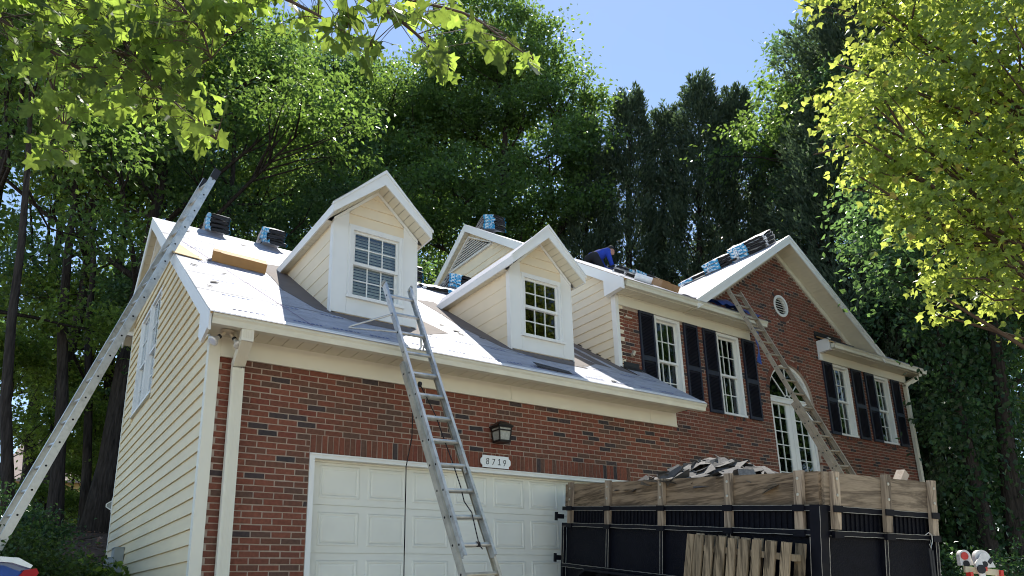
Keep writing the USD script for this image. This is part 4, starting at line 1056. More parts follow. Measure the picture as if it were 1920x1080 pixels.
# house number
HN = thing('house_number', 'white ceramic plaque with the black number 8719 over the garage door', 'house number', (3.622, -0.02, 3.172))
px0, px1, pz0, pz1 = 3.385, 3.860, 3.092, 3.252
e = 0.032
out = [(px0 + e, pz0), (px1 - e, pz0), (px1 - e, pz0 + 0.028), (px1 - 0.012, pz0 + 0.040), (px1, pz0 + 0.06), (px1, pz1 - 0.06), (px1 - 0.012, pz1 - 0.040), (px1 - e, pz1 - 0.028), (px1 - e, pz1), (px0 + e, pz1), (px0 + e, pz1 - 0.028), (px0 + 0.012, pz1 - 0.040), (px0, pz1 - 0.06), (px0, pz0 + 0.06), (px0 + 0.012, pz0 + 0.040), (px0 + e, pz0 + 0.028)]
part(HN, 'plate', MB().prism([(x, -0.024, z) for x, z in out], (0, -0.016, 0)), 'plate')
for k, ch in enumerate('8719'):
    t = meshkit.text_mesh(ch, 0.082, 0.004, bold=False); v = np.array(t.vertices)
    v[:, 0] = (v[:, 0] - v[:, 0].mean()) * 0.82 + 0.10 * (v[:, 1] - 0.04)
    xc = px0 + 0.105 + k * 0.090
    dz = [0.0, -0.006, 0.0, -0.006][k]
    vv = np.stack([xc + v[:, 0], -0.0395 - v[:, 2], pz0 + 0.040 + dz + v[:, 1]], 1)
    part(HN, 'digit', (vv, np.array(t.faces)), 'digit')

# twin flood light under the corner of the eave
FL = thing('flood_light', 'pair of clear flood lamps on a beige base under the eave corner', 'flood light', (0.09, -0.25, 4.25))
part(FL, 'base', MB().lathe([(0, 0), (0.075, 0), (0.075, 0.016), (0.04, 0.028), (0, 0.028)], (0.09, -0.25, 4.234), (0, 0, 1), 20), 'beige_bracket', smooth=30)
for s, tip in ((-1, np.array([-0.075, -0.31, 4.085])), (1, np.array([0.175, -0.33, 4.115]))):
    b0 = np.array([0.09 + s * 0.03, -0.25, 4.23]); d = tip - b0; d = d / np.linalg.norm(d)
    lp = part(FL, 'lamp_arm', MB().tube([b0, b0 + d * 0.075], 0.017, 10), 'beige_bracket', smooth=40)
    q = b0 + d * 0.075
    part(lp, 'socket', MB().tube([q, q + d * 0.03], 0.024, 10), 'rubber', smooth=40)
    part(lp, 'bulb', MB().lathe([(0.0, 0.0), (0.022, 0.0), (0.030, 0.03), (0.056, 0.075), (0.056, 0.084), (0.045, 0.094), (0.0, 0.100)], q + d * 0.03, d, 24), 'clear', smooth=30)

# meter on the left wall
EM = thing('electric_meter', 'grey electric meter box with a round meter low on the left siding', 'meter', (-0.08, 4.85, 2.1))
part(EM, 'box', MB().box((-0.15, 4.66, 1.90), (-0.025, 4.98, 2.31)).box((-0.158, 4.655, 2.312), (-0.022, 4.99, 2.325)).box((-0.156, 4.675, 1.93), (-0.151, 4.965, 2.29)), 'grey_box')
part(EM, 'dial_cover', MB().lathe([(0, 0), (0.085, 0), (0.085, 0.06), (0.07, 0.10), (0, 0.105)], (-0.156, 4.82, 2.10), (-1, 0, 0), 24), 'grey_box', smooth=30)
part(EM, 'pipe', MB().tube([(-0.09, 4.82, 1.90), (-0.09, 4.82, 1.3)], 0.03, 12), 'grey_box', smooth=30)
WB = thing('wall_bracket', 'small white triangular bracket at the back edge of the left siding', 'bracket', (-0.02, 6.85, 3.19))
part(WB, 'frame', MB().bar((0.0, 6.84, 3.30), (-0.115, 6.84, 3.215), 0.016, 0.016, (0, 1, 0)).bar((-0.115, 6.84, 3.215), (-0.115, 6.84, 3.165), 0.016, 0.016, (0, 1, 0)).bar((-0.115, 6.84, 3.165), (0.0, 6.84, 3.09), 0.016, 0.016, (0, 1, 0)).bar((-0.03, 6.84, 3.07), (-0.03, 6.84, 3.32), 0.014, 0.014, (0, 1, 0)), 'trim')
part(WB, 'web', MB().prism([(-0.03, 6.85, 3.27), (-0.105, 6.85, 3.21), (-0.105, 6.85, 3.17), (-0.03, 6.85, 3.11)], (0, 0.004, 0)), 'grey_box')


# ------------------------------------------------------------------ ladders
def rail(m, p, d, outw, front, L0, L1, depth=0.076, flange=0.026, t=0.006):
    """C shaped rail: web facing outw, flanges turned in"""
    a, b = p + d * L0, p + d * L1; c = (a + b) / 2; hl = (L1 - L0) / 2
    m.obox(c + outw * 0.0, d, front, outw, hl, depth / 2, t / 2)
    for s in (-1, 1):
        m.obox(c + front * s * (depth / 2 - t / 2) - outw * (flange / 2 + t / 2 + 0.0002), d, outw, front, hl, flange / 2, t / 2)


def rung(p, q, r=0.017, front=(0, 1, 0)):
    m = MB(); d = q - p; L_ = np.linalg.norm(d); d = d / L_; front = np.asarray(front, float); u = np.cross(d, front)
    prof = [(0.018, -0.012), (0.018, 0.010), (0.010, 0.016), (-0.010, 0.016), (-0.018, 0.010), (-0.018, -0.012), (-0.010, -0.016), (0.010, -0.016)]
    return m.prism([p + front * a + u * b for a, b in prof], d * L_)


def ladder_section(T_, nm, p0, d, e, nrm, k0, k1, w, ext0, ext1, mt, hole=True, rmat=None, depth=0.076):
    """two rails with rungs at every 0.305 m from k0 to k1. p0 = end of rung 0 on the left rail, e = towards the right rail"""
    for s, q, o_ in ((0, p0, -e), (1, p0 + e * w, e)):
        m = MB(); rail(m, q, d, o_, nrm, k0 * 0.305 - ext0, k1 * 0.305 + ext1, depth)
        rl = part(T_, 'rail', m, mt)
        if hole:
            m = MB()
            for k in range(k0, k1 + 1):
                c = q + d * k * 0.305 + o_ * 0.0035
                m.lathe([(0, 0), (0.0125, 0), (0.0125, 0.0012), (0, 0.0012)], c, o_, 10)
            part(rl, 'rung_end', m, 'hole')
    for k in range(k0, k1 + 1):
        part(T_, 'rung', rung(p0 + d * k * 0.305, p0 + d * k * 0.305 + e * w, front=nrm), rmat or mt)


# garage ladder
GLd = thing('extension_ladder', 'aluminium extension ladder with a roof stand-off standing before the garage door', 'ladder', (2.05, -2.4, 0.66))
p0 = np.array([1.988, -1.814, 1.959]); d = np.array([-0.0449, 0.4191, 0.9068]); d /= np.linalg.norm(d)
e = np.array([0.999, 0.036, 0.033]); e -= d * (e @ d); e /= np.linalg.norm(e); nb = np.cross(e, d)    # nb points to the front
ladder_section(GLd, 'fly', p0, d, e, nb, 0, 11, 0.373, 0.13, 0.20, 'alu', rmat='alu')
# base section behind the fly, its rails outside
pb = p0 - nb * 0.062 - e * 0.030 + d * 0.025
kb = -int((p0[2] - 0.72) / (0.305 * d[2])) - 0
ladder_section(GLd, 'base', pb, d, e, nb, kb, 7, 0.433, 0.16, 0.16, 'alu_dirty', rmat='alu_dirty')
for s in (0, 1):
    q = pb + e * 0.433 * s + d * (kb * 0.305 - 0.18)
    part(GLd, 'foot', MB().obox(q, d, e, nb, 0.06, 0.03, 0.05).obox(q - d * 0.065, d, e, nb, 0.012, 0.045, 0.07), 'rubber')
for s in (0, 1):   # end caps and locks of the fly
    part(GLd, 'end_cap', MB().obox(p0 + e * 0.373 * s + d * (11 * 0.305 + 0.21), d, e, nb, 0.02, 0.012, 0.042), 'alu_dirty')
    part(GLd, 'rung_lock', MB().obox(p0 + e * (0.02 + 0.333 * s) + d * (3 * 0.305 + 0.06), d, e, nb, 0.08, 0.010, 0.035).obox(p0 + e * (0.035 + 0.30 * s) + d * (3 * 0.305 - 0.05), d, e, nb, 0.045, 0.008, 0.014), 'alu')
part(GLd, 'pulley', MB().lathe([(0, -0.012), (0.03, -0.012), (0.03, 0.012), (0, 0.012)], pb + e * 0.17 + d * (7 * 0.305 - 0.12), e, 14), 'rubber', smooth=30)
so = [p0 - e * 0.02 + d * (10 * 0.305 - 0.03), p0 + np.array([-0.30, 0.16, 10 * 0.305 * d[2] - 0.27]) + d * 0, ]
A = p0 - e * 0.008 + d * 9.95 * 0.305; B = p0 - e * 0.008 + d * 9.02 * 0.305
tipc = np.array([1.38, -0.31, zg(-0.31) + 0.045])
def standoff(A, B, tip, s):
    up_ = (A - tip) / np.linalg.norm(A - tip); dn_ = (B - tip) / np.linalg.norm(B - tip)
    pts = [A, tip + up_ * 0.09, tip + up_ * 0.03 + dn_ * 0.004, tip + dn_ * 0.03, tip + dn_ * 0.09, B]
    return MB().tube(pts, 0.0125, 10)
part(GLd, 'stand_off', standoff(A, B, tipc, -1), 'alu', smooth=40)
A2 = A + e * 0.39; B2 = B + e * 0.39; tip2 = np.array([2.62, -0.30, zg(-0.30) + 0.045])
tip2 = B2 + np.array([0.045, 0.20, -0.20])
part(GLd, 'stand_off', standoff(A2 - d * 0.0, B2, tip2, 1), 'alu', smooth=40)
# ropes
r0 = pb + e * 0.17 + d * (7 * 0.305 - 0.15) + nb * 0.01
rp = [r0, p0 + e * 0.20 + d * 5.2 * 0.305 - nb * 0.03, p0 + e * 0.235 + d * 3.2 * 0.305 - nb * 0.03, p0 + e * 0.235 + d * 2.2 * 0.305 - nb * 0.02, p0 + e * 0.20 + d * 1.55 * 0.305 + nb * 0.01, p0 + e * 0.235 + d * 1.1 * 0.305 + nb * 0.03, p0 + e * 0.215 + d * 0.05 * 0.305 + nb * 0.02]
part(GLd, 'rope', MB().tube(rp, 0.006, 6), 'rope', smooth=True)
kn = p0 + e * 0.215 + nb * 0.004
part(GLd, 'rope_knot', MB().tube([kn + e * a * 0.02 + nb * 0.022 * math.cos(b) + d * 0.022 * math.sin(b) for a, b in zip(np.linspace(-1, 1, 24), np.linspace(0, 18, 24))], 0.006, 6).tube([kn - d * 0.02 + nb * 0.02, kn - d * 0.07 + nb * 0.03 + e * 0.01], 0.006, 6), 'rope', smooth=True)
hang = pb + e * 0.10 + d * (7 * 0.305 - 0.13) - nb * 0.02
part(GLd, 'rope', MB().tube([hang, hang + [-0.005, 0.02, -0.6], np.array([2.02, -0.62, 2.9]), np.array([2.0, -0.64, 1.6]), np.array([1.99, -0.66, 0.87])], 0.006, 6), 'rope', smooth=True)

# the ladder against the left gable
LLd = thing('extension_ladder', 'long pale ladder leaning against the left gable end of the house', 'ladder', (-2.02, 2.05, 0.95))
p0 = np.array([-1.571, 2.027, 2.201]); d = np.array([0.329, 0.018, 0.944]); d /= np.linalg.norm(d)
e = np.array([-0.20, 0.975, 0.06]); e -= d * (e @ d); e /= np.linalg.norm(e); nb = np.cross(e, d)
kb = -4
ladder_section(LLd, 'one', p0, d, e, nb, kb, 18, 0.41, 0.10, 0.17, 'alu', rmat='alu', depth=0.094)
for s in (0, 1):
    c = p0 + e * 0.40 * s
    part(LLd, 'end_cap', MB().obox(c + d * (18 * 0.305 + 0.10), d, e, nb, 0.085, 0.012, 0.048), 'rubber')
    part(LLd, 'foot', MB().obox(c + d * (kb * 0.305 - 0.12), d, e, nb, 0.05, 0.03, 0.05), 'rubber')

# the ladder before the arched window
RLd = thing('extension_ladder', 'tan dusty extension ladder leaning on the eave left of the arched window', 'ladder', (9.9, -2.15, 0.9))
p0 = np.array([9.763, -1.153, 3.425]); d = np.array([-0.0529, 0.3899, 0.9193]); d /= np.linalg.norm(d)
e = np.array([0.999, 0.01, 0.053]); e -= d * (e @ d); e /= np.linalg.norm(e); nb = np.cross(e, d)
ladder_section(RLd, 'fly', p0, d, e, nb, -1, 13, 0.392, 0.1, 0.12, 'tan_ladder')
pb = p0 - nb * 0.062 - e * 0.030 - d * 0.004
ladder_section(RLd, 'base', pb, d, e, nb, -8, 4, 0.452, 0.16, 0.14, 'tan_ladder')
for s in (0, 1):
    part(RLd, 'foot', MB().obox(pb + e * 0.452 * s + d * (-8 * 0.305 - 0.2), d, e, nb, 0.06, 0.03, 0.05), 'rubber')
part(RLd, 'rope', MB().tube([p0 + e * 0.25 + d * 3.9 * 0.305 - nb * 0.05, p0 + e * 0.31 + d * 2.4 * 0.305 - nb * 0.02, p0 + e * 0.28 + d * 1.2 * 0.305 - nb * 0.05, p0 + e * 0.33 + d * 0.2 * 0.305 - nb * 0.02], 0.007, 6), 'rope', smooth=True)
part(RLd, 'rung_lock', MB().obox(p0 + e * 0.36 + d * (2 * 0.305 + 0.05), d, e, nb, 0.10, 0.010, 0.035), 'tan_ladder')

# ------------------------------------------------------------------ shingle bundles
def bundle(bend, n_seg=14, seed=0):
    """a wrapped bundle 1 m long (x), 0.34 wide (y), 0.075 thick; bend = slope to either side of its middle. Returns shingle pack, wrapper, printed side, as meshes at the origin"""
    rg = np.random.default_rng(seed)
    def warp(v):
        v = np.array(v, float); x = v[:, 0]
        v[:, 2] += -bend * (np.sqrt(x * x + 0.015) - 0.12) + 0.006 * np.sin(x * 9 + seed) + 0.004 * np.sin(v[:, 1] * 14 + seed)
        return v
    def sleeve(x0, x1, hw, z0, z1, rnd, wob=0.0, caps=True):
        ys = np.array([-hw, -hw + rnd, 0, hw - rnd, hw, hw, hw, hw - rnd, 0, -hw + rnd, -hw, -hw]); hz = (z1 - z0)
        zs = np.array([z0 + rnd, z0, z0 - 0.0, z0, z0 + rnd, z0 + hz / 2, z1 - rnd, z1, z1 + 0.004, z1, z1 - rnd, z0 + hz / 2])
        k = len(ys); xs = np.linspace(x0, x1, n_seg); v = []; f = []
        for i, x in enumerate(xs):
            w_ = rg.normal(0, wob, (k, 2)) if wob else np.zeros((k, 2))
            v += [(x + (rg.normal(0, wob * 4) if wob and i in (0, n_seg - 1) else 0), y + a, z + b) for y, z, (a, b) in zip(ys, zs, w_)]
        for i in range(n_seg - 1):
            for j in range(k):
                a, b = i * k + j, i * k + (j + 1) % k; f += [[a, b, b + k], [a, b + k, a + k]]
        if caps:
            for base, rev in ((0, 1), ((n_seg - 1) * k, 0)):
                for j in range(1, k - 1):
                    f.append([base, base + j + 1, base + j] if rev else [base, base + j, base + j + 1])
        f = np.array(f)[:, ::-1]
        return warp(v), f
    pack = sleeve(-0.493, 0.493, 0.150, 0.010, 0.060, 0.014)
    wrap = sleeve(-0.505, 0.505, 0.168, 0.0, 0.078, 0.012, 0.0035, caps=False)
    # the wrap lies open at the long sides near one end, where the dark edges show
    v, f = wrap; c = v[f].mean(1); nrm = np.cross(v[f[:, 1]] - v[f[:, 0]], v[f[:, 2]] - v[f[:, 0]]); nrm /= np.linalg.norm(nrm, axis=1, keepdims=True) + 1e-12
    side = (np.abs(nrm[:, 1]) > 0.6) & (c[:, 0] < 0.04) & (c[:, 0] > -0.46)
    side2 = (np.abs(nrm[:, 1]) > 0.6) & ~side
    side2 = (np.abs(nrm[:, 1]) > 0.45) & (c[:, 0] >= 0.04)
    return pack, (v, f[~side & ~side2]), (v, f[side2 & (c[:, 1] < 0)]), (v, f[side2 & (c[:, 1] > 0)])


def put(mesh, Mx):
    v, f = mesh; return np.c_[v, np.ones(len(v))] @ Mx.T[:, :3], f


def make_bundle(label, Mx, bend, seed, group):
    loc = Mx[:3, 3]
    B_ = thing('shingle_bundle', label, 'shingle bundle', loc, group)
    pk, wr, sd, sd3 = bundle(bend, seed=seed)
    part(B_, 'shingles', put(pk, Mx), 'shingle_edge'); part(B_, 'wrapper', put(wr, Mx), 'wrap', smooth=40); part(B_, 'printed_side', put(sd, Mx), 'wrap_blue', smooth=40); part(B_, 'printed_side', put(sd3, Mx), 'wrap_blue', smooth=40)


def frame(loc, ax, az):
    ax = np.asarray(ax, float) / np.linalg.norm(ax); az = np.asarray(az, float); ay = np.cross(az, ax); ay /= np.linalg.norm(ay); az = np.cross(ax, ay)
    Mx = np.eye(4); Mx[:3, 0], Mx[:3, 1], Mx[:3, 2], Mx[:3, 3] = ax, ay, az, loc; return Mx


ORD = ['bottom', 'second', 'third', 'fourth', 'fifth']
sd_ = 0
def stack(loc, ax, n, bend, where, group, step=0.079, az=(0, 0, 1)):
    global sd_
    for k in range(n):
        j = rng.normal(0, 0.014, 3); j[2] = 0
        o_ = 'top' if k == n - 1 and n > 1 else ORD[k]
        pos = f'{o_} shingle bundle of the {where}' if n > 1 else f'shingle bundle {where}'
        axk = np.asarray(ax, float) + rng.normal(0, 0.03, 3) * [1, 1, 0]
        make_bundle(pos, frame(np.asarray(loc, float) + np.asarray(az) * (k * step + 0.012) + j, axk, az), bend, sd_, group); sd_ += 1


zr = GR_Z + 0.012
GRP = 'wrapped shingle bundles stacked on the roof ridges'
stack((0.86, GR_Y, zr), (0, -1, 0), 4, 0.60, 'blue and black stack nearest the left gable', GRP)
stack((1.86, GR_Y, zr), (0, -1, 0), 4, 0.60, 'stack on the ridge just left of the first dormer', GRP)
stack((4.72, GR_Y, zr), (0, -1, 0), 4, 0.60, 'stack half hidden behind the first dormer', GRP)
stack((5.85, GR_Y - 0.12, zr), (0, -1, 0), 4, 0.60, 'stack on the low ridge behind the second dormer', GRP)
stack((5.35, GR_Y - 0.55, zg(GR_Y - 0.55) + 0.02), (1, -0.1, 0), 1, 0.0, 'lying flat in white wrap between the dormers', GRP, az=(0, -0.55, 0.83))
stack((7.36, MR_Y, MR_Z + 0.012), (0, -1, 0), 5, 0.58, 'tall stack on the vented main gable', GRP)
stack((11.86, MR_Y - 0.10, MR_Z + 0.0), (1, 0, 0), 1, 0.0, 'in blue wrap under the hand of the roofer', GRP, az=(0, -0.35, 0.94))
stack((12.62, MR_Y - 0.12, MR_Z + 0.0), (-1, 0, 0), 1, 0.0, 'with bare black edges, second along the main ridge', GRP, az=(0, -0.35, 0.94))
stack((8.02, 1.42, zm(1.42) + 0.01), (1, 0, 0), 1, 0.0, 'half rolled in blue wrap beside the long carton', GRP, az=(0, -0.55, 0.83))
stack((GKX - 0.150, 1.20, GKZ - 0.088), (0, 1, 0), 4, 0.0, 'stack nearest the peak of the brick gable', GRP, az=(-0.56, 0, 0.83))
stack((GKX - 0.150, 2.02, GKZ - 0.088), (0, 1, 0), 3, 0.0, 'middle stack on the ridge of the brick gable', GRP, az=(-0.56, 0, 0.83))
stack((GKX - 0.150, 2.86, GKZ - 0.088), (0, 1, 0), 1, 0.0, 'lying alone and white, last along the brick gable ridge', GRP, az=(-0.56, 0, 0.83))

# ------------------------------------------------------------------ loose things on the roofs
ax, ay_, az = np.array([1.0, -0.18, 0]), np.array([0.13, 0.83, 0.55]), np.array([0, -0.555, 0.832])
ax = ax - az * (ax @ az); ax /= np.linalg.norm(ax); ay_ = np.cross(az, ax)
CB = thing('carton', 'long brown paper carton lying on the felt left of the first dormer', 'carton', (0.72, 2.15, zg(2.15)))
c = np.array([0.70, 2.17, zg(2.17)]) + az * 0.085
m = MB(); hx, hy, hz = 0.365, 0.155, 0.070
P = [c + ax * a * hx + ay_ * b * hy + az * q * hz for q in (-1, 1) for a, b in ((-1, -1), (1, -1), (1, 1), (-1, 1))]
m.hexa(P)
g = trimesh.Trimesh(*m.mesh(), process=True).subdivide().subdivide().subdivide()
v = np.array(g.vertices); v += 0.016 * (meshkit.fbm(v * 9, 3, 3)[:, None] - 0.5) * az + 0.012 * (meshkit.fbm(v * 7, 3, 8)[:, None] - 0.5) * ay_
part(CB, 'body', (v, np.array(g.faces)), 'paper_box')
part(CB, 'torn_flap', MB().prism([c - ax * hx * 1.0 + az * hz - ay_ * hy, c - ax * (hx - 0.10) + az * (hz + 0.004) - ay_ * hy, c - ax * (hx - 0.06) + az * (hz + 0.012) - ay_ * hy * 0.4, c - ax * hx + az * (hz + 0.02) - ay_ * hy * 0.3], az * 0.004), 'paper_box')
PW = top('plywood_scrap', MB().prism([(-0.19, 2.02, zg(2.02) + 0.024), (0.17, 1.92, zg(1.92) + 0.024), (-0.02, 2.75, zg(2.75) + 0.024), (-0.12, 2.75, zg(2.75) + 0.024), (-0.19, 2.5, zg(2.5) + 0.024)], (0, 0, 0.011)), 'plywood', 'scrap of plywood on the felt at the left rake', 'plywood')
C2 = thing('carton', 'flattened tan cardboard carton on the gutter edge near the brick gable', 'carton', (8.15, 0.72, zm(0.72)))
az2 = np.array([0, -0.55, 0.835]); ax2 = np.array([1.0, 0.05, 0.0]); ay2 = np.cross(az2, ax2); c = np.array([8.06, 0.70, zm(0.70) + 0.095])
part(C2, 'body', MB().obox(c, ax2, ay2, az2, 0.25, 0.13, 0.062), 'cardboard')
part(C2, 'flap', MB().obox(c + az2 * 0.075 + ay2 * 0.06 - ax2 * 0.05, ax2, ay2, az2, 0.13, 0.07, 0.004), 'plywood')
RLL = top('felt_roll', MB().tube([(7.62, 1.05, zm(1.05) + 0.085), (7.92, 0.86, zm(0.86) + 0.085)], 0.07, 16), 'wrap', 'short white roll beside the tan carton at the gutter', 'roll', smooth=40)
SC = thing('felt_scrap', 'crumpled white felt ends where the main roof meets the brick gable', 'felt scraps', (8.6, 0.6, zm(0.6)))
for k in range(7):
    x = 8.35 + 0.09 * k; yb = 0.48 + 0.05 * rng.random(); zz = zm(yb) + 0.02
    v = np.array([(x, yb, zz), (x + 0.22, yb - 0.02, zz + 0.01), (x + 0.25, yb + 0.25, zz + 0.17 + 0.05 * rng.random()), (x + 0.02, yb + 0.22, zz + 0.15)]) + rng.normal(0, 0.012, (4, 3))
    part(SC, 'scrap', MB().prism(v, (0, 0, 0.003)) if False else MB().add(np.vstack([v, v + [0, 0, 0.003]]), [[0, 1, 2], [0, 2, 3], [4, 6, 5], [4, 7, 6]]), 'felt')
m = MB(); rq = np.random.default_rng(5)
for k in range(46):
    x, y_ = rq.uniform(0.0, 6.4), rq.uniform(-0.4, 4.2); w_ = rq.uniform(0.02, 0.07); a = rq.uniform(0, 3.1)
    if any(x0 - 0.25 < x < x1 + 0.25 and y_ > 0.2 for x0, x1 in ((1.477, 2.671), (4.2995, 5.476))): continue
    c = np.array([x, y_, zg(y_) + 0.021]); u1 = np.array([math.cos(a), math.sin(a), SG * math.sin(a)]); u2 = np.array([-math.sin(a), math.cos(a), SG * math.cos(a)])
    m.prism([c - u1 * w_ - u2 * w_ * 0.4, c + u1 * w_ - u2 * w_ * 0.3, c + u1 * w_ * 0.8 + u2 * w_ * 0.5, c - u1 * w_ * 0.7 + u2 * w_ * 0.35], (0, 0, 0.004))
top('roof_scraps', m, 'shingle_back', 'small torn bits of old shingle strewn over the white felt', 'scraps', kind='stuff')
BT = thing('tarp', 'blue tarp bunched on the short eave below the brick gable', 'tarp', (10.0, 0.55, 6.88))
n_ = 26; gx = np.linspace(9.35, 10.60, n_); gy = np.linspace(0, 1, 9)
v = []
for x in gx:
    for t in gy:
        y_ = 0.45 + 0.34 * t; h = zm(y_) + 0.02 + (0.10 * math.exp(-((x - 9.65) / 0.28) ** 2) + 0.05) * math.sin(math.pi * (0.15 + 0.85 * t)) + 0.03 * meshkit.noise(np.array([x * 7, t * 4, 1.0])) + 0.015 * math.sin(x * 24 + t * 5)
        v.append((x + 0.02 * math.sin(t * 9 + x * 5), y_, h))
v = np.array(v); i, j = np.meshgrid(np.arange(n_ - 1), np.arange(8), indexing='ij'); a = (i * 9 + j).ravel()
f = np.concatenate([np.stack([a, a + 9, a + 10], 1), np.stack([a, a + 10, a + 1], 1)])
part(BT, 'sheet', (v, f), 'tarp', smooth=50)
n_ = 14; v = []
for k in range(n_):
    t = k / (n_ - 1)
    for s in (0, 0.5, 1):
        v.append((10.42 + 0.13 * s + 0.015 * math.sin(t * 11 + s), 0.545 + 0.02 * math.sin(t * 8 + s * 3) + 0.03 * s, 6.60 - 0.74 * t - 0.05 * s * (t > 0.9)))
v = np.array(v); f = []
for k in range(n_ - 1):
    for s in range(2):
        a = k * 3 + s; f += [[a, a + 1, a + 4], [a, a + 4, a + 3]]
part(BT, 'hanging_strip', (v, np.array(f)), 'tarp', smooth=50)

# ------------------------------------------------------------------ the dump trailer
C0 = np.array([4.0669, -4.3150, 2.4464]); VL = np.array([0.0936, 0.98957, 0.10947]); VL /= np.linalg.norm(VL)
VR = np.array([0.98549, -0.1685, -0.0202]); VR -= VL * (VR @ VL); VR /= np.linalg.norm(VR); VU = np.cross(VR, VL); VU = VU if VU[2] > 0 else -VU
TL, TW = 3.94, 1.70
def tp(a, b, w): return C0 + VL * a + VR * b + VU * w
class TB(MB):
    def tb(self, a0, a1, b0, b1, w0, w1):
        return self.obox(tp((a0 + a1) / 2, (b0 + b1) / 2, (w0 + w1) / 2), VL, VR, VU, abs(a1 - a0) / 2, abs(b1 - b0) / 2, abs(w1 - w0) / 2)


TR = thing('dump_trailer', 'black steel dump trailer with tall brown plank sides parked before the garage', 'trailer', tp(2, 0.85, -1.95))
# plank sides (five boards) and their stakes
for (a0, a1, b0, b1, lab) in ((0.03, 1.97, 0.03, 0.068, None), (1.975, 3.92, 0.03, 0.068, None), (0.0, 0.038, 0.072, TW - 0.03, None), (0.03, 3.92, TW - 0.068, TW - 0.03, None), (3.86, 3.90, 0.07, TW - 0.07, None)):
    m = TB().tb(a0, a1, b0, b1, -0.286, 0.0); part(TR, 'plank', m, 'board' if a1 - a0 > 0.5 else 'board_end', lab)
for a in (3.76, 2.96, 2.00, 1.03, 0.205):
    m = TB().tb(a - 0.045, a + 0.045, -0.012, 0.0275, -0.50 + rng.normal(0, 0.006), 0.018 + rng.normal(0, 0.008)); st_ = part(TR, 'stake', m, 'post')
    for w in (-0.06, -0.20):
        part(st_, 'bolt', MB().lathe([(0, 0), (0.014, 0), (0.014, 0.006), (0, 0.009)], tp(a, -0.0125, w), -VR, 10), 'alu_dirty')
    part(TR, 'stake_pocket', TB().tb(a - 0.06, a + 0.06, -0.022, -0.0125, -0.345, -0.287), 'black'); part(TR, 'stake_pocket', TB().tb(a - 0.06, a + 0.06, -0.022, 0.0, -0.56, -0.505), 'black')
for b in (0.18, 0.895, 1.60):
    m = TB().tb(-0.042, -0.0025, b - 0.045, b + 0.045, -0.50 + rng.normal(0, 0.006), 0.018 + rng.normal(0, 0.008)); st_ = part(TR, 'stake', m, 'post')
    for w in (-0.06, -0.20):
        part(st_, 'bolt', MB().lathe([(0, 0), (0.014, 0), (0.014, 0.006), (0, 0.009)], tp(-0.0425, b, w), -VL, 10), 'alu_dirty')
    part(TR, 'stake_pocket', TB().tb(-0.052, -0.0425, b - 0.06, b + 0.06, -0.345, -0.287), 'black'); part(TR, 'stake_pocket', TB().tb(-0.052, -0.02, b - 0.06, b + 0.06, -0.56, -0.505), 'black')
# steel body
body = TB().tb(0.06, TL - 0.05, 0.045, 0.060, -1.30, -0.30).tb(0.045, 0.060, 0.06, TW - 0.06, -1.30, -0.30).tb(0.06, TL - 0.05, TW - 0.060, TW - 0.045, -1.30, -0.30).tb(TL - 0.06, TL - 0.045, 0.06, TW - 0.06, -1.30, -0.30).tb(0.05, TL - 0.05, 0.06, TW - 0.06, -1.32, -1.28)
part(TR, 'body', body, 'black_mesh')
for w0, w1 in ((-0.340, -0.290), (-0.545, -0.500), (-1.06, -1.015)):
    m = TB().tb(-0.0, TL, -0.002, 0.044, w0, w1).tb(-0.002, 0.044, 0.0445, TW, w0, w1)
    rl = part(TR, 'rail', m, 'black')
    m = TB().tb(0.10, TL - 0.02, -0.0035, 0.004, w1 - 0.003, w1 + 0.0012).tb(0.10, TL - 0.02, -0.0035, 0.004, w0 - 0.0012, w0 + 0.003).tb(-0.0035, 0.004, 0.12, TW - 0.03, w1 - 0.003, w1 + 0.0012).tb(-0.0035, 0.004, 0.12, TW - 0.03, w0 - 0.0012, w0 + 0.003)
    part(rl, 'worn_edge', m, 'rail_edge')
for a in (3.92, 2.96, 2.00, 1.03):
    u_ = part(TR, 'upright', TB().tb(a - 0.022, a + 0.022, 0.002, 0.0445, -1.30, -0.5455), 'black')
    part(u_, 'worn_edge', TB().tb(a - 0.0235, a - 0.0185, -0.0005, 0.004, -1.01, -0.55).tb(a + 0.0185, a + 0.0235, -0.0005, 0.004, -1.01, -0.55), 'rail_edge')
for b in (0.895, TW - 0.02):
    u_ = part(TR, 'upright', TB().tb(0.002, 0.0445, b - 0.022, b + 0.022, -1.30, -0.5455), 'black')
    part(u_, 'worn_edge', TB().tb(-0.0005, 0.004, b - 0.0235, b - 0.0185, -1.01, -0.55).tb(-0.0005, 0.004, b + 0.0185, b + 0.0235, -1.01, -0.55), 'rail_edge')
m = TB().tb(-0.008, 0.095, -0.008, 0.095, -1.32, -0.288)
cp_ = part(TR, 'corner_post', m, 'black')
part(cp_, 'worn_edge', TB().tb(0.096, 0.101, -0.010, -0.004, -1.3, -0.56).tb(-0.010, -0.004, 0.096, 0.101, -1.3, -0.56).tb(-0.0085, -0.006, -0.0085, -0.006, -1.3, -0.30), 'rail_edge')
# corrugated lip below the top rail
m = TB()
for k in range(60):
    a = 0.12 + k * 0.063; m.tb(a, a + 0.03, 0.034, 0.0448, -0.50, -0.345)
for k in range(24):
    b = 0.14 + k * 0.064; m.tb(0.034, 0.0448, b, b + 0.03, -0.50, -0.345)
part(TR, 'corrugated_lip', m, 'black_mesh', kind='stuff')
for w in (-0.42, -0.95):
    part(TR, 'hinge', TB().tb(TL + 0.0, TL + 0.06, -0.06, 0.03, w - 0.03, w + 0.03).tb(TL + 0.01, TL + 0.05, -0.085, -0.061, w - 0.055, w + 0.055), 'black')
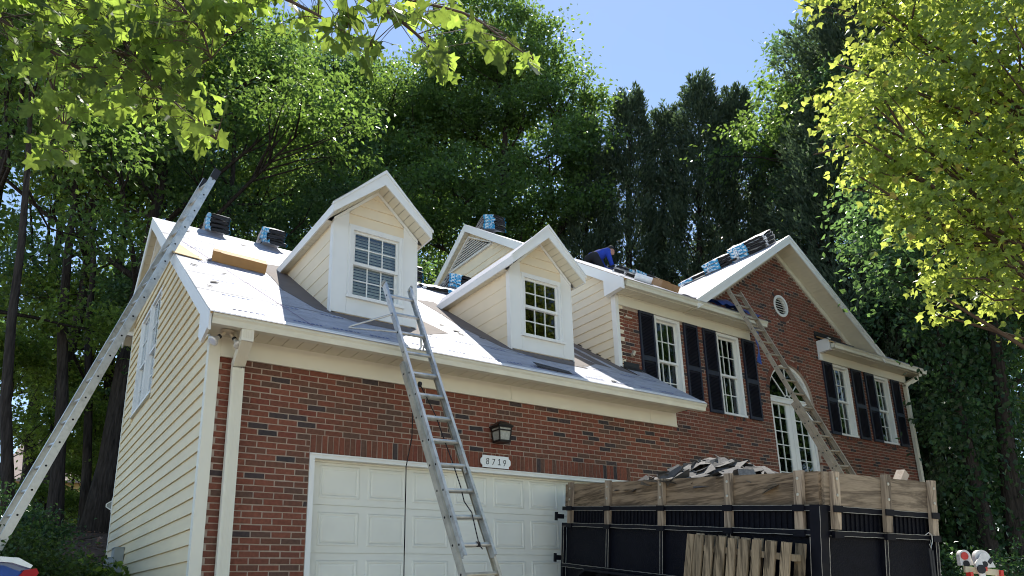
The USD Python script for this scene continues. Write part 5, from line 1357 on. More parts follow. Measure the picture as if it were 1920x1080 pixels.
# fenders, wheels, frame, tongue
part(TR, 'frame', TB().tb(-0.1, TL - 0.1, 0.35, 0.45, -1.50, -1.33).tb(-0.1, TL - 0.1, TW - 0.45, TW - 0.35, -1.50, -1.33).tb(-1.2, -0.05, TW / 2 - 0.06, TW / 2 + 0.06, -1.48, -1.36), 'black')
for sgn, b0 in ((-1, -0.02), (1, TW + 0.02)):
    m = MB(); pr = [tp(3.30, b0, -1.36), tp(3.18, b0, -1.09), tp(3.05, b0, -1.03), tp(1.65, b0, -1.03), tp(1.52, b0, -1.09), tp(1.40, b0, -1.36), tp(1.43, b0, -1.36), tp(1.55, b0, -1.11), tp(1.66, b0, -1.055), tp(3.04, b0, -1.055), tp(3.15, b0, -1.11), tp(3.27, b0, -1.36)]
    m.prism(pr, VR * sgn * 0.24); part(TR, 'fender', m, 'black')
    for a in (1.98, 2.74):
        c = tp(a, b0 + sgn * 0.12, -1.60)
        wv = part(TR, 'wheel', MB().lathe([(0.20, -0.10), (0.34, -0.10), (0.375, -0.06), (0.375, 0.06), (0.34, 0.10), (0.20, 0.10), (0.20, -0.10)], c, VR * sgn, 28), 'rubber', smooth=30)
        part(wv, 'rim', MB().lathe([(0, 0.0), (0.07, 0.02), (0.12, -0.01), (0.20, 0.06), (0.20, -0.06), (0, -0.06)], c, VR * sgn, 24), 'alu_dirty', smooth=30)
part(TR, 'jack', MB().tube([tp(-1.1, TW / 2, -1.2), tp(-1.1, TW / 2, -1.93)], 0.035, 10), 'alu_dirty')
HK = thing('strap', 'black strap with a wire hook hanging on the near end of the trailer', 'strap', tp(-0.03, 1.50, -0.6))
m = MB(); pts = [(tp(-0.03, 1.50 + 0.03 * math.sin(t * 3), -0.62 - 0.62 * t)) for t in np.linspace(0, 1, 8)]
for a, b in zip(pts[:-1], pts[1:]): m.bar(a, b, 0.045, 0.008, -VL)
pts = [(tp(-0.035, 1.53 + 0.05 * t, -0.64 - 0.6 * t)) for t in np.linspace(0, 1, 6)]
for a, b in zip(pts[:-1], pts[1:]): m.bar(a, b, 0.03, 0.006, -VL)
part(HK, 'webbing', m, 'rubber')
part(HK, 'hook', MB().tube([tp(-0.02, 1.46, -0.50), tp(-0.04, 1.48, -0.475), tp(-0.05, 1.51, -0.50), tp(-0.04, 1.53, -0.56), tp(-0.04, 1.50, -0.62), tp(-0.04, 1.48, -0.58)], 0.004, 6), 'alu', smooth=True)

# torn off shingles heaped in the trailer
DB = thing('shingle_heap', 'heap of torn off grey shingles rising out of the trailer', 'debris', tp(2.0, 0.8, -0.2))
def heap(a, b):
    return -0.15 + 0.36 * math.exp(-((a - 1.85) / 0.62) ** 2 - ((b - 0.75) / 0.55) ** 2) + 0.12 * math.exp(-((a - 2.7) / 0.4) ** 2 - ((b - 0.6) / 0.5) ** 2) + 0.07 * math.exp(-((a - 1.1) / 0.35) ** 2)
n1, n2 = 40, 18; v = []
for i in range(n1):
    for j in range(n2):
        a, b = 0.10 + (TL - 0.25) * i / (n1 - 1), 0.08 + (TW - 0.16) * j / (n2 - 1)
        v.append(tp(a, b, heap(a, b) - 0.06 + 0.07 * float(meshkit.noise(np.array([a * 5, b * 5, 2.0])))))
i, j = np.meshgrid(np.arange(n1 - 1), np.arange(n2 - 1), indexing='ij'); a = (i * n2 + j).ravel()
part(DB, 'core', (np.array(v), np.concatenate([np.stack([a, a + n2 + 1, a + n2], 1), np.stack([a, a + 1, a + n2 + 1], 1)])), 'shingle_back')
rs = np.random.default_rng(11)
for k in range(210):
    a = float(np.clip(rs.normal(1.95, 0.62), 0.35, 3.6)); b = float(rs.uniform(0.12, 1.45)); ww, ll = rs.uniform(0.15, 0.28), rs.uniform(0.22, 0.50)
    nrm = np.array([-(heap(a + 0.05, b) - heap(a - 0.05, b)) / 0.1, -(heap(a, b + 0.05) - heap(a, b - 0.05)) / 0.1, 1.0])
    nrm = nrm + rs.normal(0, 0.12, 3); nrm = VL * nrm[0] + VR * nrm[1] + VU * nrm[2]; nrm /= np.linalg.norm(nrm)
    t = rs.uniform(0, 2 * math.pi); u1 = VL * math.cos(t) + VR * math.sin(t); u1 -= nrm * (u1 @ nrm); u1 /= np.linalg.norm(u1); u2 = np.cross(nrm, u1)
    c = tp(a, b, heap(a, b) + rs.uniform(-0.01, 0.04)); cu = rs.normal(0, 1.3); mseg = 5
    g = np.linspace(-1, 1, mseg); vv = []
    for s in g:
        for q in (-1, 1):
            vv.append(c + u1 * s * ll / 2 + u2 * q * ww / 2 * (1 + 0.15 * rs.normal()) + nrm * (cu * 0.06 * (s * s - 0.4)))
    vv = np.array(vv); f = []
    for s in range(mseg - 1):
        o_ = s * 2; f += [[o_, o_ + 2, o_ + 3], [o_, o_ + 3, o_ + 1]]
    f = np.array(f); n0 = len(vv)
    part(DB, 'shingle_piece', (np.vstack([vv, vv - nrm * 0.006]), np.vstack([f, f[:, ::-1] + n0])), 'shingle' if rs.random() < 0.72 else 'shingle_back')
c = tp(0.25, 1.40, -0.05); tdir = np.array([0.42, -0.05, 0.62]); tdir /= np.linalg.norm(tdir)
top('timber_offcut', MB().bar(c - tdir * 0.5, tp(0.2, 1.52, 0.10), 0.085, 0.085, (0, 1, 0)), 'fresh', 'pale square timber end sticking out of the far corner of the trailer', 'timber')

# pallet leaning on the trailer's side
PL = thing('pallet', 'weathered wooden pallet stood on end against the side of the trailer', 'pallet', tp(0.75, -0.3, -1.95))
lean = VU * 1.0 + VR * 0.08; lean /= np.linalg.norm(lean)
skew = 0.045
def pp(a, w, o_): return tp(a - skew * (w), -0.16 + 0.08 * (w + 0.58) - o_, w)
PLn = 9
aw = [1.40 - 0.055, 1.23, 1.09, 0.945, 0.80, 0.655, 0.51, 0.355, 0.19]
for k, a in enumerate(aw):
    wv = 0.112 if k % 2 else 0.098
    t_ = -0.575 - 0.035 * (1.4 - a) + rs.normal(0, 0.003)
    p, q = pp(a, t_, 0.0), pp(a, t_ - 1.30, 0.0)
    m = MB(); dd = q - p; ln = np.linalg.norm(dd); dd /= ln; s_ = VL - dd * (VL @ dd); s_ /= np.linalg.norm(s_); n_ = np.cross(dd, s_)
    m.obox((p + q) / 2, dd, s_, n_, ln / 2, wv / 2 * rs.uniform(0.9, 1.08), 0.009); part(PL, 'deck_board', m, 'pallet')
for k, a in enumerate((1.32, 1.16, 1.02, 0.87, 0.73, 0.58, 0.43, 0.27, 0.12)):
    t_ = -0.57 - 0.035 * (1.4 - a) + rs.normal(0, 0.005)
    p, q = pp(a, t_, -0.10), pp(a, t_ - 1.30, -0.10)
    m = MB(); dd = q - p; ln = np.linalg.norm(dd); dd /= ln; s_ = VL - dd * (VL @ dd); s_ /= np.linalg.norm(s_); n_ = np.cross(dd, s_)
    m.obox((p + q) / 2, dd, s_, n_, ln / 2, 0.052, 0.008); part(PL, 'back_board', m, 'pallet')
for w in (-0.70, -1.22, -1.74):
    p, q = pp(1.40, w + 0.0, -0.05), pp(0.10, w - 0.04, -0.05)
    m = MB(); dd = q - p; ln = np.linalg.norm(dd); dd /= ln; n_ = np.cross(dd, VU); n_ /= np.linalg.norm(n_)
    m.obox((p + q) / 2, dd, n_, np.cross(dd, n_), ln / 2, 0.040, 0.028); part(PL, 'stringer', m, 'pallet')

# ------------------------------------------------------------------ things at the picture's lower corners
# end of a ladder lying on something behind the trailer: two shoes turned up
q = at_depth(1850, 1066, 7.4)
SL = thing('ladder_end', 'red ladder end with two pale swivel shoes showing past the trailer', 'ladder', (q[0], q[1], 1.0))
ex_ = RGT * 0.97 + FWD * 0.1; ex_[2] = 0; ex_ /= np.linalg.norm(ex_); uz = np.array([0, 0, 1.0]); ey_ = np.cross(uz, ex_)
def sp(u, v, o_=0.0): return q + ex_ * u + uz * v + ey_ * o_
def shoe(u0, v0, r, h, o_, lean_=0.0):
    pts = [(r * math.cos(t), r * math.sin(t) + h) for t in np.linspace(0, math.pi, 14)]
    pts = [(r * 1.3, -0.02)] + pts + [(-r * 1.05, -0.02)]
    return MB().prism([sp(u0 + a + lean_ * b, v0 + b, o_) for a, b in pts], ey_ * 0.05)
s1 = part(SL, 'shoe', shoe(0.015, 0.03, 0.085, 0.075, 0.03, -0.1), 'shoe')
part(s1, 'pad', MB().lathe([(0, 0), (0.030, 0), (0.030, 0.01), (0, 0.01)], sp(0.01, 0.045, 0.029), -ey_, 16), 'rubber')
part(s1, 'strap', MB().bar(sp(0.06, 0.055, 0.026), sp(0.10, 0.095, 0.026), 0.035, 0.01, ey_).bar(sp(-0.05, 0.11, 0.026), sp(-0.02, 0.06, 0.026), 0.02, 0.01, ey_), 'rubber')
part(s1, 'disc', MB().lathe([(0, 0), (0.052, 0), (0.052, 0.008), (0, 0.008)], sp(0.005, 0.105, 0.03), -ey_, 20), 'shoe')
s2 = part(SL, 'shoe', shoe(-0.135, 0.06, 0.062, 0.075, 0.10), 'shoe')
part(s2, 'pad', MB().lathe([(0, 0), (0.034, 0), (0.034, 0.01), (0, 0.01)], sp(-0.14, 0.055, 0.099), -ey_, 16), 'rubber')
part(s2, 'hub', MB().lathe([(0, 0), (0.04, 0), (0.04, 0.01), (0, 0.01)], sp(-0.145, 0.135, 0.099), -ey_, 16), 'red_fibre')
part(SL, 'plate', MB().prism([sp(-0.115, 0.055, 0.0), sp(-0.04, 0.135, 0.0), sp(-0.02, -0.10, 0.0), sp(-0.075, -0.12, 0.0)], ey_ * 0.015), 'shoe')
part(SL, 'foot_pad', MB().lathe([(0, 0), (0.045, 0), (0.045, 0.012), (0, 0.012)], sp(-0.065, -0.005, -0.002), -ey_, 18), 'rubber')
part(SL, 'rung', MB().bar(sp(-0.20, 0.00, 0.06), sp(0.17, -0.045, 0.06), 0.03, 0.06, uz), 'cream_rung')
part(SL, 'rail', MB().bar(sp(0.18, -0.02, 0.05), sp(0.14, -0.45, 0.05), 0.03, 0.07, ey_).bar(sp(-0.16, -0.03, 0.05), sp(-0.15, -0.45, 0.05), 0.03, 0.07, ey_).bar(sp(-0.03, 0.01, 0.04), sp(0.03, 0.0, 0.04), 0.03, 0.05, uz), 'red_fibre')

# parked car at the lower left: only its tail shows
qc = at_depth(36, 1052, 6.4)
CAR = thing('parked_car', 'silver and blue car with a red tail lamp at the lower left corner', 'car', (qc[0] - 0.5, qc[1] - 0.3, float(ground_z(qc[0], qc[1]))))
ey_ = ray(60, 1054); ey_[2] = 0; ey_ /= np.linalg.norm(ey_); ca_, sa_ = math.cos(0.22), math.sin(0.22); ey_ = np.array([ey_[0] * ca_ - ey_[1] * sa_, ey_[0] * sa_ + ey_[1] * ca_, 0]); ex_ = np.array([ey_[1], -ey_[0], 0])
gzc = float(ground_z(qc[0], qc[1]))
def cp3(u, v, o_): return qc + ex_ * u + uz * v + ey_ * o_
hgt = qc[2] - gzc
prof = [(-1.62, -0.03), (-1.52, 0.02), (-0.8, 0.06), (0.02, 0.02), (0.14, -0.045), (0.17, -0.30), (0.20, -0.62), (0.18, -hgt + 0.22), (-1.66, -hgt + 0.22), (-1.68, -0.62), (-1.65, -0.30)]
part(CAR, 'body', MB().prism([cp3(a, b - 0.035, 0.10) for a, b in prof], ey_ * 3.6), 'car_blue')
part(CAR, 'spoiler', MB().prism([cp3(-1.55, 0.045, 0.02), cp3(-0.8, 0.085, 0.02), cp3(0.0, 0.030, 0.02), cp3(0.115, -0.035, 0.02), cp3(0.10, -0.062, 0.02), cp3(-0.05, -0.012, 0.02), cp3(-0.8, 0.03, 0.02), cp3(-1.52, -0.01, 0.02)], ey_ * 0.35), 'car_paint')
part(CAR, 'rear_window', MB().prism([cp3(-1.40, -0.03, 0.06), cp3(-0.10, -0.035, 0.06), cp3(0.06, -0.10, 0.06), cp3(0.0, -0.21, 0.06), cp3(-0.16, -0.265, 0.06), cp3(-1.35, -0.28, 0.06)], ey_ * 0.05), 'car_glass_sky_tint')
part(CAR, 'tail_lamp', MB().prism([cp3(0.06, -0.075, 0.03), cp3(0.15, -0.06, 0.03), cp3(0.172, -0.10, 0.03), cp3(0.12, -0.20, 0.03), cp3(0.04, -0.20, 0.03), cp3(0.0, -0.16, 0.03)], ey_ * 0.12), 'tail_lens')
part(CAR, 'tailgate', MB().prism([cp3(-1.5, -0.30, 0.05), cp3(-0.16, -0.28, 0.05), cp3(0.02, -0.22, 0.05), cp3(0.14, -0.26, 0.05), cp3(0.16, -0.70, 0.05), cp3(-1.55, -0.70, 0.05)], ey_ * 0.06), 'car_blue')
part(CAR, 'bumper', MB().prism([cp3(-1.66, -0.705, 0.0), cp3(0.19, -0.705, 0.0), cp3(0.18, -hgt + 0.28, 0.0), cp3(-1.65, -hgt + 0.28, 0.0)], ey_ * 0.12), 'black')
for u_ in (-1.5, 0.05):
    for o_ in (0.7, 3.0):
        part(CAR, 'wheel', MB().lathe([(0, -0.1), (0.32, -0.1), (0.33, 0), (0.32, 0.1), (0, 0.1)], cp3(u_, -hgt + 0.33, o_), ex_, 24), 'rubber', smooth=30)

# the neighbours' house beyond the wood
NH = thing('neighbour_house', 'yellow house with a faded roof seen far through the trees', 'house', (0.0, 41.0, float(ground_z(0, 41))))
gzn = 4.6
def nh(a, b, c_): return np.array([-1.5 + a * 0.96 + b * 0.25, 39.0 - a * 0.25 + b * 0.96, gzn + c_])
m = MB(); m.hexa([nh(0, 0, -1.5), nh(10, 0, -1.5), nh(10, 7, -1.5), nh(0, 7, -1.5), nh(0, 0, 3.4), nh(10, 0, 3.4), nh(10, 7, 3.4), nh(0, 7, 3.4)]); part(NH, 'wall', m, 'yellow_house')
m = MB(); m.prism([nh(-0.5, -0.6, 3.3), nh(10.5, -0.6, 3.3), nh(10.5, 3.5, 6.3), nh(-0.5, 3.5, 6.3)], (0, 0, 0.12)); m.prism([nh(-0.5, 7.6, 3.3), nh(10.5, 7.6, 3.3), nh(10.5, 3.5, 6.3), nh(-0.5, 3.5, 6.3)], (0, 0, 0.12)); part(NH, 'roof', m, 'pink_roof')
for a in (1.5, 4.6, 7.6):
    wn = part(NH, 'window', MB().hexa([nh(a, -0.06, 0.9), nh(a + 1.1, -0.06, 0.9), nh(a + 1.1, -0.003, 0.9), nh(a, -0.003, 0.9), nh(a, -0.06, 2.5), nh(a + 1.1, -0.06, 2.5), nh(a + 1.1, -0.003, 2.5), nh(a, -0.003, 2.5)]), 'trim')
    for q0 in (0.1, 0.6):
        part(wn, 'pane', MB().hexa([nh(a + q0, -0.07, 1.0), nh(a + q0 + 0.4, -0.07, 1.0), nh(a + q0 + 0.4, -0.062, 1.0), nh(a + q0, -0.062, 1.0), nh(a + q0, -0.07, 2.4), nh(a + q0 + 0.4, -0.07, 2.4), nh(a + q0 + 0.4, -0.062, 2.4), nh(a + q0, -0.062, 2.4)]), 'dark_inside')

# ------------------------------------------------------------------ the roofer
def skin_of(bones, h=0.02, it=6):
    """one smooth surface over tapered bones: ((p, r), (q, r))"""
    parts_ = []
    for (p, rp_), (q_, rq) in bones:
        a = m3.Manifold.sphere(rp_, 20).translate(list(map(float, p))); b = m3.Manifold.sphere(rq, 20).translate(list(map(float, q_)))
        parts_.append(m3.Manifold.batch_hull([a, b]))
    M_ = m3.Manifold.batch_boolean(parts_, m3.OpType.Add).refine_to_length(h)
    w = M_.to_mesh(); t = trimesh.Trimesh(w.vert_properties[:, :3], w.tri_verts, process=True)
    trimesh.smoothing.filter_taubin(t, iterations=it); return np.array(t.vertices), np.array(t.faces)


O = np.array([11.16, 5.76, 10.10])   # below the hips, on the far side of the ridge
def bp(x, y, z): return O + np.array([x, y, z])
PR = thing('person', 'roofer in a blue long sleeved shirt and black cap kneeling at the main ridge', 'person', O)
hipL, hipR = bp(-0.27, -0.10, 0.36), bp(-0.27, 0.14, 0.36)
neck, shL, shR = bp(0.22, 0.02, 0.66), bp(0.17, -0.17, 0.60), bp(0.17, 0.21, 0.62)
chest, belly = bp(0.06, 0.02, 0.53), bp(-0.13, 0.02, 0.43)
head = bp(0.43, -0.06, 0.72)
elL, wrL, hdL = bp(0.19, -0.24, 0.31), bp(0.30, -0.22, 0.10), bp(0.34, -0.21, 0.05)
elR, wrR, hdR = bp(0.36, 0.24, 0.35), bp(0.50, 0.08, 0.16), bp(0.55, 0.03, 0.13)
knL, knR, ftL, ftR = bp(0.02, -0.10, 0.02), bp(0.04, 0.22, -0.04), bp(-0.42, -0.12, 0.00), bp(-0.42, 0.2, -0.05)
body = [((belly, 0.135), (chest, 0.15)), ((hipL, 0.115), (hipR, 0.115)), ((belly, 0.13), (hipL, 0.12)), ((belly, 0.13), (hipR, 0.12)), ((chest, 0.14), (shL, 0.085)), ((chest, 0.14), (shR, 0.085)), ((shL, 0.08), (shR, 0.08)), ((chest, 0.12), (neck, 0.065)), ((neck, 0.058), (head - [0.04, 0, 0.04], 0.06)),
        ((shL, 0.072), (elL, 0.052)), ((elL, 0.050), (wrL, 0.036)), ((shR, 0.072), (elR, 0.052)), ((elR, 0.050), (wrR, 0.036)),
        ((hipL, 0.115), (knL, 0.07)), ((knL, 0.068), (ftL, 0.045)), ((hipR, 0.115), (knR, 0.07)), ((knR, 0.068), (ftR, 0.045))]
hd = [((head + [-0.02, 0, 0.03], 0.095), (head + [0.02, 0, -0.04], 0.078)), ((head + [0.05, 0, -0.07], 0.045), (head + [0.03, 0, -0.02], 0.07)), ((head + [0.09, -0.0, -0.035], 0.014), (head + [0.075, 0, 0.0], 0.012)), ((head + [-0.02, -0.092, -0.01], 0.018), (head + [-0.02, -0.09, -0.03], 0.014)), ((head + [-0.02, 0.092, -0.01], 0.018), (head + [-0.02, 0.09, -0.03], 0.014))]
part(PR, 'body', skin_of(body + hd), 'skin', smooth=True)
part(PR, 'shirt', skin_of([((a, ra + 0.012), (b, rb + 0.012)) for (a, ra), (b, rb) in body[:1] + body[4:8] + [((shL, 0.072), (elL, 0.054)), ((elL, 0.052), (wrL + (elL - wrL) * 0.1, 0.042)), ((shR, 0.072), (elR, 0.054)), ((elR, 0.052), (wrR + (elR - wrR) * 0.1, 0.042)), ((belly, 0.13), ((hipL + hipR) / 2 + [0.03, 0, 0.02], 0.135))]]), 'blue_shirt', smooth=True)
part(PR, 'trousers', skin_of([((a, ra + 0.014), (b, rb + 0.014)) for (a, ra), (b, rb) in [((hipL, 0.115), (hipR, 0.115))] + body[13:] + [((hipL, 0.112), (belly + (hipL - belly) * 0.6, 0.115)), ((hipR, 0.112), (belly + (hipR - belly) * 0.6, 0.115))]]), 'trousers', smooth=True)
cap_ = skin_of([((head + [-0.02, 0, 0.05], 0.104), (head + [-0.01, 0, 0.045], 0.104)), ((head + [0.06, -0.045, 0.055], 0.016), (head + [0.15, -0.04, 0.03], 0.010)), ((head + [0.06, 0.045, 0.055], 0.016), (head + [0.15, 0.04, 0.03], 0.010)), ((head + [0.06, 0.0, 0.06], 0.02), (head + [0.165, 0.0, 0.032], 0.012))], 0.015, 4)
keep = cap_[0][cap_[1]].mean(1)[:, 2] > head[2] + 0.018
part(PR, 'cap', (cap_[0], cap_[1][keep]), 'cap', smooth=True)
for (wr, hd_, s) in ((wrL, hdL, -1), (wrR, hdR, 1)):
    f_ = hd_ - wr; f_ /= np.linalg.norm(f_); sd2 = np.array([0, 1.0, 0]) - f_ * f_[1]; sd2 /= np.linalg.norm(sd2); dn = np.cross(f_, sd2); dn = dn if dn[2] < 0 else -dn
    bones = [((wr, 0.036), (wr + f_ * 0.05 + sd2 * 0.02, 0.026)), ((wr, 0.036), (wr + f_ * 0.05 - sd2 * 0.02, 0.026))]
    for i_, ln_ in ((-1.5, 0.062), (-0.5, 0.075), (0.5, 0.072), (1.5, 0.056)):
        k0 = wr + f_ * 0.075 + sd2 * i_ * 0.020; k1 = k0 + f_ * ln_ * 0.55 + dn * 0.010; k2 = k1 + f_ * ln_ * 0.25 + dn * 0.028
        bones += [((wr + f_ * 0.05 + sd2 * i_ * 0.016, 0.014), (k0, 0.011)), ((k0, 0.011), (k1, 0.0095)), ((k1, 0.0095), (k2, 0.0085))]
    th = wr + f_ * 0.03 - sd2 * s * 0.034
    bones += [((wr + f_ * 0.015 - sd2 * s * 0.02, 0.016), (th, 0.013)), ((th, 0.012), (th + f_ * 0.04 + dn * 0.015 - sd2 * s * 0.01, 0.0095))]
    part(PR, 'glove', skin_of(bones, 0.008, 3), 'glove', smooth=True)
# ------------------------------------------------------------------ trees
def unit(v):
    return v / (np.linalg.norm(v, axis=-1, keepdims=True) + 1e-12)


def cards(pos, tip, nrm, ln, wd, fold=0.18):
    """diamond leaves, 4 corners and 2 triangles each"""
    tip = unit(tip); nrm = unit(nrm - tip * (nrm * tip).sum(-1, keepdims=True)); s = np.cross(tip, nrm)
    ln, wd = np.asarray(ln)[:, None], np.asarray(wd)[:, None]
    a = pos; c = pos + tip * ln; m_ = pos + tip * ln * 0.45
    b = m_ + s * wd / 2 + nrm * wd * fold; d = m_ - s * wd / 2 + nrm * wd * fold
    v = np.stack([a, b, c, d], 1).reshape(-1, 3); k = np.arange(len(pos)) * 4
    return v, np.concatenate([np.stack([k, k + 1, k + 2], 1), np.stack([k, k + 2, k + 3], 1)])


LOBES = np.array([(0.0, 0.03), (-0.06, 0.30), (0.16, 0.27), (0.30, 0.56), (0.46, 0.22), (0.68, 0.27), (1.0, 0.0)])
OUTL = np.vstack([LOBES, (LOBES[1:-1] * [1, -1])[::-1], [[0.0, -0.03]]])
SIMPLE = np.array([(0.0, 0.0), (0.10, 0.34), (0.34, 0.48), (0.50, 0.20), (1.0, 0.0), (0.50, -0.20), (0.34, -0.48), (0.10, -0.34)])


def lobed(pos, tip, nrm, ln, outline, curl=0.12, rg=None):
    """maple leaves: fans round a middle point"""
    tip = unit(tip); nrm = unit(nrm - tip * (nrm * tip).sum(-1, keepdims=True)); s = np.cross(tip, nrm)
    n, k = len(pos), len(outline)
    o = np.vstack([[(0.34, 0.0)], outline]); ln = np.asarray(ln)[:, None, None]
    h = -curl * (np.abs(o[:, 1]) * 1.2 + 0.9 * np.maximum(o[:, 0] - 0.35, 0) ** 2)
    h = h[None, :, None] * (rg.uniform(0.3, 1.8, (n, 1, 1)) if rg is not None else 1.0)
    v = pos[:, None, :] + ln * (tip[:, None, :] * o[None, :, :1] + s[:, None, :] * o[None, :, 1:] * 1.0 + nrm[:, None, :] * h)
    base = np.arange(n)[:, None] * (k + 1)
    f = np.stack([np.stack([base[:, 0], base[:, 0] + 1 + i, base[:, 0] + 1 + (i + 1) % k], 1) for i in range(k)], 1)
    return v, f      # (n, k+1, 3), (n, k, 3)


def clumps_in(blobs, n, rg, shell=2.6):
    w = np.array([np.prod(np.sort(b[1])[1:]) for b in blobs]); w = w / w.sum()
    idx = rg.choice(len(blobs), n, p=w)
    c = np.array([b[0] for b in blobs])[idx]; r = np.array([b[1] for b in blobs])[idx]
    d = unit(rg.normal(size=(n, 3))); d[:, 2] = np.where(d[:, 2] < -0.35, -d[:, 2] * 0.5, d[:, 2])
    rad = rg.random(n) ** (1 / shell)
    return c + d * r * rad[:, None], d, idx


def foliage(blobs, n_clump, per, spread, ln, wd, rg, up=0.9, out=0.6, down=0.5, flat=0.6):
    cc, d, _ = clumps_in(blobs, n_clump, rg)
    k = np.repeat(np.arange(n_clump), per); n = len(k)
    sp_ = spread * rg.uniform(0.5, 1.35, n_clump)
    pos = cc[k] + rg.normal(size=(n, 3)) * [1, 1, flat] * sp_[k][:, None]
    tip = d[k] * out + rg.normal(size=(n, 3)) * 0.7 + [0, 0, -down]
    nrm = rg.normal(size=(n, 3)) * 0.75 + [0, 0, up] + d[k] * 0.4
    s = rg.uniform(0.7, 1.25, n)
    return cards(pos, tip, nrm, ln * s, wd * s), cc


def woody(base, top_, r0, blobs, cc, rg, n_limb=10, n_twig=90, lean=0.0, k=9, low=0.3):
    m = MB(); base, top_ = np.asarray(base, float), np.asarray(top_, float)
    t = np.linspace(0, 1, 9); H_ = top_[2] - base[2]
    bend = rg.normal(0, 0.012 * H_, (9, 3)) * [1, 1, 0]; bend[0] = 0
    tr = base + (top_ - base) * t[:, None] + np.cumsum(bend, 0) * 0.4
    rr = r0 * (1 - 0.86 * t) * np.where(t == 0, 1.35, 1.0)
    m.tube(tr, rr, k)
    def on(z):
        q = np.clip((z - base[2]) / H_, 0, 0.97); return np.array([np.interp(q, t, tr[:, i]) for i in range(3)]), np.interp(q, t, rr)
    ends = []
    for b in blobs[:]:
        c = np.asarray(b[0]); z0 = max(base[2] + low * H_, c[2] - 0.55 * np.hypot(*(c[:2] - tr[4][:2])) - 0.8)
        p, r = on(z0); mid = (p + c) / 2 + rg.normal(0, 0.25, 3) + [0, 0, -0.3]
        if np.linalg.norm(c - p) < 0.4: continue
        m.tube([p, p * 0.6 + mid * 0.4, mid, mid * 0.4 + c * 0.6, c], np.array([0.62, 0.5, 0.38, 0.27, 0.12]) * min(r, r0 * 0.5), 6); ends.append((p, mid, c, r))
    if ends:
        for q in cc[rg.choice(len(cc), min(n_twig, len(cc)), replace=False)]:
            e_ = min(ends, key=lambda e: np.linalg.norm(q - e[2])); s_ = rg.uniform(0.35, 0.95); a = e_[1] * (1 - s_) + e_[2] * s_
            m.tube([a, (a + q) / 2 + rg.normal(0, 0.12, 3), q], np.array([0.030, 0.022, 0.008]) * (r0 / 0.3), 4, caps=False)
    return m


CROWNS = {}


def tree(name, label, cat, base, blobs, leaf, bark, r0, top_, n_clump, per, spread, ln, wd, seed, group=None, crown='crown', up=0.9, out=0.6, down=0.5, flat=0.6, n_twig=90, low=0.3):
    """trunk with limbs and a crown of separate leaves; blobs in metres from the base"""
    rg = np.random.default_rng(seed); base = np.asarray(base, float)
    bl = [(base + np.asarray(c, float), np.broadcast_to(np.asarray(r, float), (3,))) for c, r in blobs]
    (v, f), cc = foliage(bl, n_clump, per, spread, ln, wd, rg, up, out, down, flat)
    t = thing(name, label, cat, base, group)
    part(t, 'trunk', woody(base - [0, 0, 0.3], base + np.asarray(top_, float), r0, bl, cc, rg, n_twig=n_twig, low=low), bark, smooth=True)
    part(t, crown, (v, f), leaf, tone=np.repeat(rg.random(len(v) // 4), 4))
    return t


def gnd(u, r, v=1080):
    p = at_range(u, v, r); return np.array([p[0], p[1], float(ground_z(p[0], p[1])) - 0.05])


def broad(rg, h0, h1, rad, n, flatten=0.75, lean=(0, 0)):
    """blobs of an irregular broad crown between the heights h0 and h1"""
    out = []
    for i in range(n):
        t = rg.random(); z = h0 + (h1 - h0) * t
        env = rad * (0.45 + 0.75 * math.sin(math.pi * min(1, 0.18 + 0.80 * t)) ** 0.8) * (1.0 if t < 0.8 else 0.65)
        a = rg.uniform(0, 2 * math.pi); q = env * math.sqrt(rg.random()) * 0.85
        r = rad * rg.uniform(0.26, 0.48)
        out.append(((q * math.cos(a) + lean[0] * t, q * math.sin(a) + lean[1] * t, z), (r, r, r * flatten)))
    out.append(((lean[0], lean[1], h1 - rad * 0.2), (rad * 0.45, rad * 0.45, rad * 0.4)))
    return out


rg = np.random.default_rng(21)
GW_ = 'dark forest trees standing behind the house'
for i_, f_ in enumerate((0.35, 0.6, 0.85)):
    lo, hi = np.array((0.085, 0.160, 0.050)), np.array((0.19, 0.29, 0.095)); c_ = tuple(lo + (hi - lo) * f_)
    MT['leaf_maple_one%d' % i_] = leafy('red_maple_leaf_%d' % i_, c_, c_, np.array((0.66, 0.76, 0.13)) * (0.6 + 0.7 * f_), 0.55, 0.33)
for i_, f_ in enumerate((0.15, 0.4, 0.65, 0.9)):
    lo, hi = np.array((0.034, 0.078, 0.022)), np.array((0.12, 0.185, 0.050)); c_ = tuple(lo + (hi - lo) * f_)
    MT['leaf_over_one%d' % i_] = leafy('sugar_maple_leaf_%d' % i_, c_, c_, np.array((0.46, 0.64, 0.09)) * (0.5 + 0.8 * f_), 0.55, 0.45)
# --- prototypes of the forest, each standing at a place of its own
b_ = gnd(178, 24.5, 999)
F1 = tree('oak_tree', 'great oak with a thick furrowed trunk at the back left corner of the house', 'tree', b_, broad(rg, 8.5, 22, 6.0, 24), 'leaf_oak', 'bark_dark', 0.36, (1.0, 0.5, 19), 640, 52, 0.33, 0.19, 0.115, 31, n_twig=150)
b_ = gnd(66, 27)
F2 = tree('forest_tree', 'slim dark trunked forest tree left of the great oak', 'tree', b_, broad(rg, 6.0, 22, 4.6, 24), 'leaf_mid', 'bark_dark', 0.24, (0.3, 0.2, 20), 560, 50, 0.33, 0.18, 0.11, 32, GW_, n_twig=120)
b_ = gnd(560, 30)
F3 = tree('forest_tree', 'dense blue green tree behind the first dormer', 'tree', b_, broad(rg, 3.0, 21.5, 5.0, 28), 'leaf_blue', 'bark_dark', 0.28, (0.3, 0.3, 20), 680, 52, 0.36, 0.19, 0.11, 33, n_twig=120)

